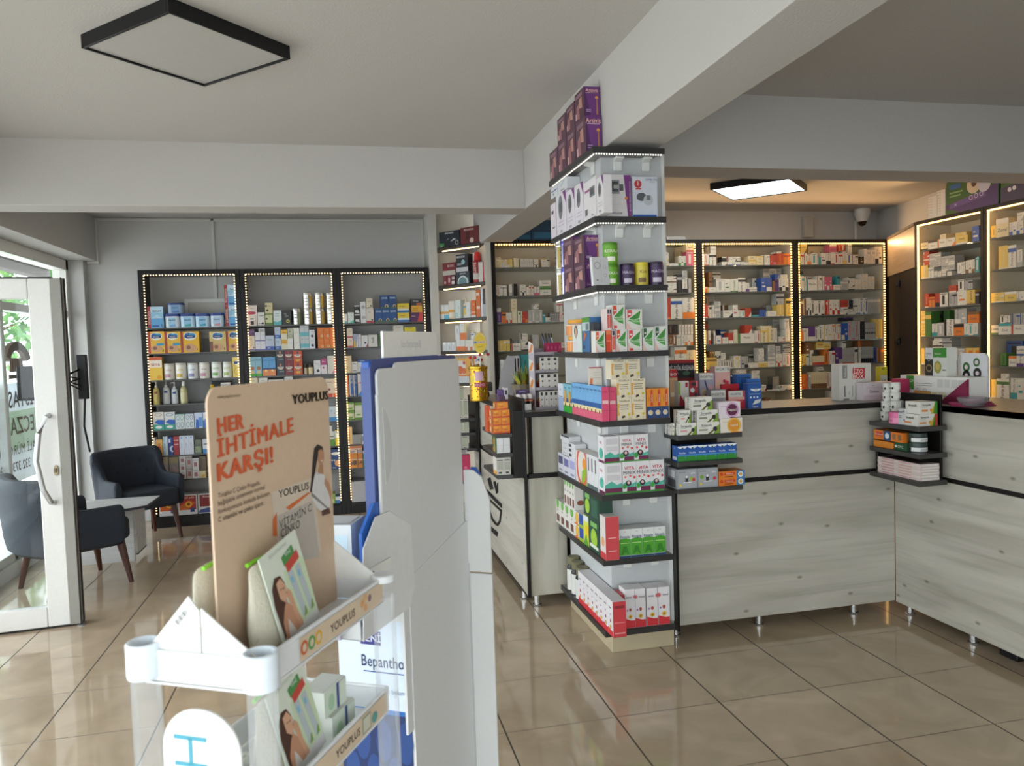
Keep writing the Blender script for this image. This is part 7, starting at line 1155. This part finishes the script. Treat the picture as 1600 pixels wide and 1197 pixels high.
# the tall card
PYC = Plane((YC.x, YC.y), (YY.x, YY.y))
def cp(x, y): return PYC.hit(x, y)
q = B(); q.prism(rr(-.166, .205, .98, 1.443, (0, .028, .028, 0), 7), -.002, .002, M('cfb499', rough=.5), TYZ)
XF = .0026; TT = lambda a: ((0, cos(a), sin(a)), (0, -sin(a), cos(a)))
def ctext(st, px_, py_, h, col, ang, mw=None, bold=True): u_, z = cp(px_, py_); a, b_ = TT(ang); q.text(st, (XF, u_, z), a, b_, h, M(col), mw, bold)
def cpoly(pix, col, lay=0): q.add([(XF+.0003*lay, *cp(x, y)) for x, y in pix], [tuple(range(len(pix)))], M(col))
A_ = .12
def cline(st, p0, p1, h, col, bold=True):
    (u0, z0), (u1, z1) = cp(*p0), cp(*p1); v = Vector((u1-u0, z1-z0)); L_ = v.length; a = atan2(v.y, v.x); vs, fs, w0 = text_geo(st, bold); kx = L_/w0
    o = Vector((XF+.0009, (u0+u1)/2, (z0+z1)/2)); ux, uy = Vector(TT(a)[0]), Vector((0, 0, 1)); 
    for k_, (dx, dy) in enumerate(((-.045, 0), (-.015, .014), (.015, -.014), (.045, 0)) if bold == 2 else ((0, 0),)): q.add([o+ux*((x+dx)*kx)+uy*((y+dy)*h)+Vector((.00025*k_, 0, 0)) for x, y in vs], fs, M(col))
cline('www.youplus.com.tr', (336.5, 620), (373.5, 617), .006, '5a4a3c', False); cline('YOUPLUS', (454, 624), (510, 617), .018, '1c1a18', 2)
cline('HER', (337, 665), (377.5, 657), .0255, 'd0603a', 2); cline('İHTİMALE', (337, 701), (455, 663), .029, 'd0603a', 2); cline('KARŞI!', (337, 738), (423, 709), .029, 'd0603a', 2)
for k, st in enumerate(('Youplus C Çinko Propolis,', 'bağışıklık sisteminin normal', 'fonksiyonuna katkıda bulunan', 'C vitamini ve çinko içerir.')): cline(st, (338, 774+k*12.7), ((404, 411, 418, 410)[k], (753, 760, 770, 785)[k]), .0085, '4a3c30', k == 3)
cpoly([(421, 770), (487, 745), (500, 860), (436, 882)], 'cfc0ae', 1); cpoly([(430, 806), (486, 782), (497, 870), (440, 882)], 'b9b0a6', 2); cline('YOUPLUS', (432.5, 772), (480, 758), .014, '1c1a18'); cpoly([(444, 793), (478, 770), (484, 769), (450, 797)], 'd0703a', 2); cpoly([(424, 812), (430, 800), (431, 838), (424, 838)], 'cc6a34', 2)
cline('VİTAMİN C', (434, 820), (484, 792), .0155, '3a3634'); cline('ÇİNKO', (436, 834), (466, 817), .0155, '3a3634')
cpoly([(489, 700), (494, 694), (502, 698), (503, 706), (494, 715), (489, 745), (485, 770), (482, 768), (485, 740), (487, 715)], '2a2220', 2)
cpoly([(495, 704), (500, 702), (504, 708), (504, 718), (501, 726), (497, 727), (494, 718)], 'b98a6c', 3); cpoly([(497, 727), (502, 725), (503, 740), (493, 742)], 'b08264', 3); cpoly([(498, 719), (502, 718), (501, 722)], 'e0d0c8', 4)
cpoly([(489, 742), (493, 737), (504, 742), (512, 762), (514, 790), (505, 802), (494, 795), (486, 780), (485, 765)], 'd4d2d0', 3); cpoly([(505, 746), (512, 755), (516, 770), (514, 782), (510, 768), (504, 756)], 'b98a6c', 4); cpoly([(500, 798), (512, 793), (514, 802), (501, 806)], '5a3a30', 4); cpoly([(484, 769), (512, 795), (511, 797), (484, 775)], '8a8684', 4)
q.obj('advert_card', stand)
# cotton pouches with leaflets
def pouch(loc, rz, lean, w, h, dp, label, leaflet=True):
    t = root('cotton_pouch', loc, label, 'pouch', 'cotton pouches on the display stand', rz)
    T = Matrix.Rotation(lean, 4, 'Y'); CO = M('cfc9b6', rough=.85, var=.08, bump=.25, scale=220)
    q = B(); rows_ = []; nz, n = 9, 16
    for k in range(nz+1):
        v = k/nz; hw = w/2*(1-.06*v); th = dp*(.55+.6*sin(pi*min(v*.9+.12, 1)))*(1-v*.75)*.6+.003
        rows_.append([T @ Vector((th*cos(a)*(1 if abs(sin(a)) < .95 else .5)-.006*sin(v*5), hw*sin(a)*(1+.02*sin(6*a+4*v)), h*v)) for a in [2*pi*i/n for i in range(n)]])
    q.add([v for r_ in rows_ for v in r_], [(k*n+i, k*n+(i+1) % n, (k+1)*n+(i+1) % n, (k+1)*n+i) for k in range(nz) for i in range(n)]+[tuple(range(n-1, -1, -1)), tuple(range(nz*n, nz*n+n))], CO); cl = q.obj('cloth', t, smooth=True, sub=1)
    q = B(); q.tube([T @ Vector((-.004, -w*.37, h*.985)), T @ Vector((-.004, -w*.2, h*.998)), T @ Vector((-.004, w*.2, h*.998)), T @ Vector((-.004, w*.37, h*.985))], .0038, M('7fc62a', rough=.4), 8); q.obj('zip', cl, smooth=True)
    if leaflet: leaf(t, T, dp, w, h)
    return t
def leaf(t, T, dp, w, h):
    q = B(); x = dp*.5+.006; lw, lh = .115, .172; y0 = -.03
    TL_ = Matrix.Translation((0, 0, 0)) @ T
    CA, SA = cos(.2), sin(.2)
    def P(a, b_, l=0): return TL_ @ Vector((x+.0004*l, y0+lw*a*CA-lh*b_*SA, .004+lh*b_*CA+lw*a*SA))
    q.add([P(0, 0), P(1, 0), P(1, 1), P(0, 1)]+[P(0, 0, -5), P(1, 0, -5), P(1, 1, -5), P(0, 1, -5)], [(0, 1, 2, 3), (7, 6, 5, 4), (0, 4, 5, 1), (1, 5, 6, 2), (2, 6, 7, 3), (3, 7, 4, 0)], M('d5dccd'))
    def pl(pts, c, l): q.add([P(a, b_, l) for a, b_ in pts], [tuple(range(len(pts)))], M(c))
    pl([(0, 0), (1, 0), (1, .12), (0, .12)], 'd8d8d8', 1); pl([(.45, .14), (1, .14), (1, .72), (.45, .72)], 'c6d6b4', 1)
    pl([(.06, .14), (.04, .5), (.08, .66), (.2, .74), (.34, .72), (.4, .62), (.36, .5), (.3, .36), (.2, .2)], '4a2c22', 2)
    pl([(.2, .68), (.32, .7), (.4, .6), (.38, .5), (.3, .45), (.2, .52)], 'cda083', 3); pl([(.1, .12), (.12, .3), (.24, .42), (.32, .46), (.44, .34), (.56, .12)], 'bd8a6c', 3); pl([(.36, .5), (.42, .56), (.48, .5), (.5, .3), (.56, .14), (.46, .12), (.42, .3)], 'c99a7c', 4); pl([(.16, .12), (.24, .3), (.3, .22), (.36, .12)], 'd0c8c0', 4)
    pl([(.3, .585), (.345, .59), (.345, .6), (.3, .595)], '3a241c', 5); pl([(.355, .535), (.39, .54), (.37, .52)], '8a3a38', 5); pl([(.24, .595), (.28, .6), (.28, .608), (.24, .603)], '3a241c', 5)
    pl([(.5, .76), (.82, .8), (.8, .9), (.48, .86)], '4a8a4a', 2); pl([(.54, .68), (.9, .73), (.88, .82), (.52, .77)], 'c0483e', 3)
    for a in (.52, .72): pl([(a, .68), (a+.14, .69), (a+.2, .2), (a+.08, .18)], 'b3bcc0', 3); pl([(a+.17, .26), (a+.2, .26), (a+.2, .18), (a+.1, .17)], '7a9a4a', 4); pl([(a+.03, .62), (a+.09, .63), (a+.1, .56), (a+.04, .56)], '7ab4cc', 4)
    uu = (TL_.to_3x3() @ Vector((0, CA, SA))); vv = TL_.to_3x3() @ Vector((0, -SA, CA))
    q.text('BEAUTYHOME', P(.45, .95, 3), uu, vv, .006, M('a9b0aa'), .06); q.text('YENİ', P(.65, .86, 4), uu, vv, .006, M('d0e0d0')); q.obj('leaflet', t)
def yl(x, y, z): v = YC+YX*x+YY*y; return (v.x, v.y, z)
pouch(yl(.052, -.07, RIM[0]-.045), RZY, -.13, .14, .165, .045, 'cream cotton pouch with leaflet and lime zip in the top tray')
pouch(yl(.052, -.07, RIM[1]-.045), RZY, -.13, .14, .165, .045, 'cream cotton pouch with leaflet in the second tray under the rim')
pouch(yl(-.058, -.105, RIM[0]-.045), RZY+pi, -.12, .12, .165, .04, 'cream cotton pouch behind the beige card, lime zip showing', False)
SOA = 'r 0 0 1 .96 cfdccb|r .55 0 .66 1 2f4a8a|c .3 .45 .14 a8c8a8 1.4|r .66 0 1 .96 d5dfd0'
for (x, y, z, w_, h_, lab, tl) in ((.05, .082, RIM[1]-.0475, .085, .062, 'lower pale green soap carton with navy band on the second tray', 0), (.04, .072, RIM[1]+.0152, .08, .048, 'upper pale green soap carton with navy band on the second tray', 0), (.05, .07, RIM[2]-.0475, .085, .06, 'pale green soap carton on the third tray', 0)):
    o = put('box', 'soap_box', w_, .05, h_, 'd8dcd4', SOA, Vector(yl(x, y, z)), RZY+pi/2); tag(o, lab, 'soap box', 'soap cartons on the display stand')
for k in range(3):
    o = put('box', 'soap_box', .03, .06, .075, 'd8dcd8', 'r .2 .65 .8 .8 5a5a60|r .0 0 1 .2 8ab08a|T:r .1 .1 .9 .9 e0e2de', Vector(yl(-.07+.034*k, -.15, RIM[1]-.0475)), RZY); tag(o, ('left', 'middle', 'right')[k]+' small white carton under the short rim of the stand', 'carton', 'small cartons under the rim')
# ---------------------------------------------------------------- white floor display seen from behind
BU = Vector((.515, .857, 0)); BW = Vector((.857, -.515, 0)); BP = Vector((.134, 1.875, 0)); RZB = atan2(BU.y, BU.x)
disp = root('floor_display', BP, 'tall white and blue cardboard floor display seen from its side', 'display stand', None, RZB)
WH = M('d3d4d3', rough=.45, var=.02); BL = M('1f4f9e', rough=.4); NV = M('3f4f86', rough=.5)
# local: x along the side panel (away from the camera), y to the left behind it
q = B(); q.prism(rr(-.03, .372, .55, 1.462, (.0, .02, .02, 0)), -.003, .004, WH, TXZ)
q.prism(rr(-.115, .0, .98, 1.45, (0, 0, .02, .012)), -.003, .0038, WH, TXZ); q.prism([(-.118, 1.02), (-.1, 1.0), (-.1, 1.41), (-.118, 1.39)], -.003, .003, WH, TXZ)
arc = [(-.105+.045*cos(a), 1.27+.09*sin(a)) for a in [(-80+160*k/14)*pi/180 for k in range(15)]]; q.prism(arc, .004, .0055, M('c6c7c6', rough=.45), TXZ); q.obj('side_panel', disp, bevel=.001)
q = B(); q.prism(rr(-.13, .375, .97, 1.472, (0, .015, .03, 0)), -.03, -.006, NV, TXZ); q.obj('blue_side', disp)
q = B(); q.box(-.128, .37, .008, .03, .86, 1.468, BL); q.obj('blue_core', disp, bevel=.003)
z1 = 1.537; q = B(); q.box(-.05, .26, .012, .018, 1.474, z1, WHITE); q.text('Bepanthol', (.1, .0116, 1.507), (-1, 0, 0), (0, 0, 1), .02, M('c9cbcd'), .2); q.box(-.05, .26, .0115, .0185, 1.445, 1.474, BL); q.obj('header_card', disp, bevel=.002)
q = B(); q.prism([(0, 0), (.39, 0), (.39, .985), (.37, .985), (.0, .93)], -.0, .007, WH, TXZ); q.box(.0, .39, .004, .2, 0, .0, WH)
q.prism([(.383, 0), (.392, 0), (.392, .86), (.383, .86)], .0075, .01, M('b9bab9'), TXZ); q.obj('base_side', disp); q = B(); q.box(.004, .385, .008, .198, 0, .92, WH); q.obj('base_body', disp)
q = B(); TW_ = Matrix(((0, 0, 1, 0), (-1, 0, 0, 0), (0, 1, 0, 0), (0, 0, 0, 1)))
q.prism([(0, 0), (.078, 0), (.078, .83), (0, .83)], .388, .396, WH, TW_); q.prism([(0, .835), (.078, .835), (.078, 1.05), (.055, 1.115), (.03, 1.135), (0, 1.135)], .388, .396, WH, TW_); q.obj('back_wing', disp, bevel=.001)
q = B(); q.prism([(.02, 1.09), (.056, 1.07), (.05, 1.12), (.035, 1.142), (.02, 1.142)], .397, .403, BL, TW_); q.obj('blue_flap', disp)
q = B(); q.box(-.001, .0, .0, .2, .0, .93, WH); q.quad((-.0016, .2, .59), (-.0016, .0, .59), (-.0016, .0, .82), (-.0016, .2, .82), M('cfdbe8')); q.quad((-.0016, .2, 0), (-.0016, .0, 0), (-.0016, .0, .58), (-.0016, .2, .58), M('1c2f5e'))
q.quad((-.0018, .2, .58), (-.0018, .0, .58), (-.0018, .0, .592), (-.0018, .2, .592), M('2a6ab0'))
for i in range(6):
    for j in range(3): c_ = (.17-.06*j-.03*(i % 2), .06+.09*i); q.add([(-.002, c_[0]+.022*cos(a*pi/6), c_[1]+.055*sin(a*pi/6)) for a in range(12)], [tuple(range(12))], M('284680'))
q.quad((-.0022, .135, .755), (-.0022, .078, .755), (-.0022, .078, .79), (-.0022, .135, .79), M('2c2f7c')); q.text('YENİ', (-.0026, .107, .7725), (0, -1, 0), (0, 0, 1), .018, M('d8dce8')); q.text('Bepanthol', (-.0022, .072, .715), (0, -1, 0), (0, 0, 1), .03, M('24305a'), .125, True); q.quad((-.0022, .13, .685), (-.0022, .01, .685), (-.0022, .01, .688), (-.0022, .13, .688), M('2a4a8a'))
q.text('cilt bakımı', (-.0022, .045, .64), (0, -1, 0), (0, 0, 1), .012, M('7a8aa0')); q.add([(-.0022, .15, .8), (-.0022, .142, .792), (-.0022, .142, .808)], [(0, 1, 2)], M('2c4a9a')); q.obj('poster', disp)
q = B(); q.prism([(-.23, .86), (.0, .86), (.03, .905), (.02, 1.06), (-.09, 1.118), (-.155, 1.118), (-.215, 1.06)], .0045, .0075, M('dcdddc', rough=.4), TXZ); q.box(-.23, -.226, .0, .12, .86, .95, WH); q.box(-.23, 0, .0, .2, .86, .864, WH); q.obj('tray_side', disp, bevel=.001)
q = B(); q.prism([(-.2, .95), (-.07, .95), (-.07, 1.13), (-.1, 1.145), (-.14, 1.145), (-.2, 1.09)], -.012, -.004, M('2f62b4', rough=.4), TXZ); q.obj('blue_tray_back', disp)
q = B(); q.box(-.27, -.1, -.012, -.0095, .985, 1.012, WHITE)
for x in (-.215, -.185): q.add([(x+.004*cos(a*pi/5), -.0125, 1.0+.004*sin(a*pi/5)) for a in range(10)], [tuple(range(10))], 'k')
q.obj('price_rail', disp)
def dl(x, y, z): v = BP+BU*x+Vector((-BU.y, BU.x, 0))*y; return Vector((v.x, v.y, z))
o = put('box', 'cream_box', .085, .1, .235, 'd2d8dc', 'r .1 .1 .9 .9 c3dae8|r .15 .6 .85 .62 9ab8cc|r .15 .5 .7 .51 9ab8cc|L:r 0 0 1 .5 8fc4e0|T:r .1 .1 .9 .9 dfe1e3', dl(-.13, .1, .8655), RZB-pi/2+.2); tag(o, 'pale blue cream carton standing in the tray of the white floor display', 'cream box')
o = put('box', 'tester_card', .04, .01, .12, 'a8a2b0', 'r .15 .55 .85 .95 6a4a88|r .3 .65 .7 .85 c9b8d4|r .1 .1 .9 .45 9a94a2', dl(-.243, .06, .8655), RZB-pi/2); tag(o, 'narrow purple and grey tester card hanging at the price rail', 'tester card')

p = onZ(1590, 1030, 0); q = B(); q.box(-.05, .07, -.05, .05, 0, .035, BLK); o = q.obj('black_wedge', bevel=.006); o.location = (2.95, 2.86, 0); tag(o, 'small black block on the floor under the right counter', 'block')
c = onY(1260, 350, 6.975); q = B(); q.box(-.055, .055, -.05, .0, -.1, .1, M('b8b6b0', rough=.5)); q.box(-.06, .06, -.055, .0, .09, .105, M('c4c2bc', rough=.5)); o = q.obj('wall_box', bevel=.006); o.location = (c.x, 6.978, 2.585); tag(o, 'pale box on the back wall above the dispensary cabinets', 'wall box')
finish_labels()
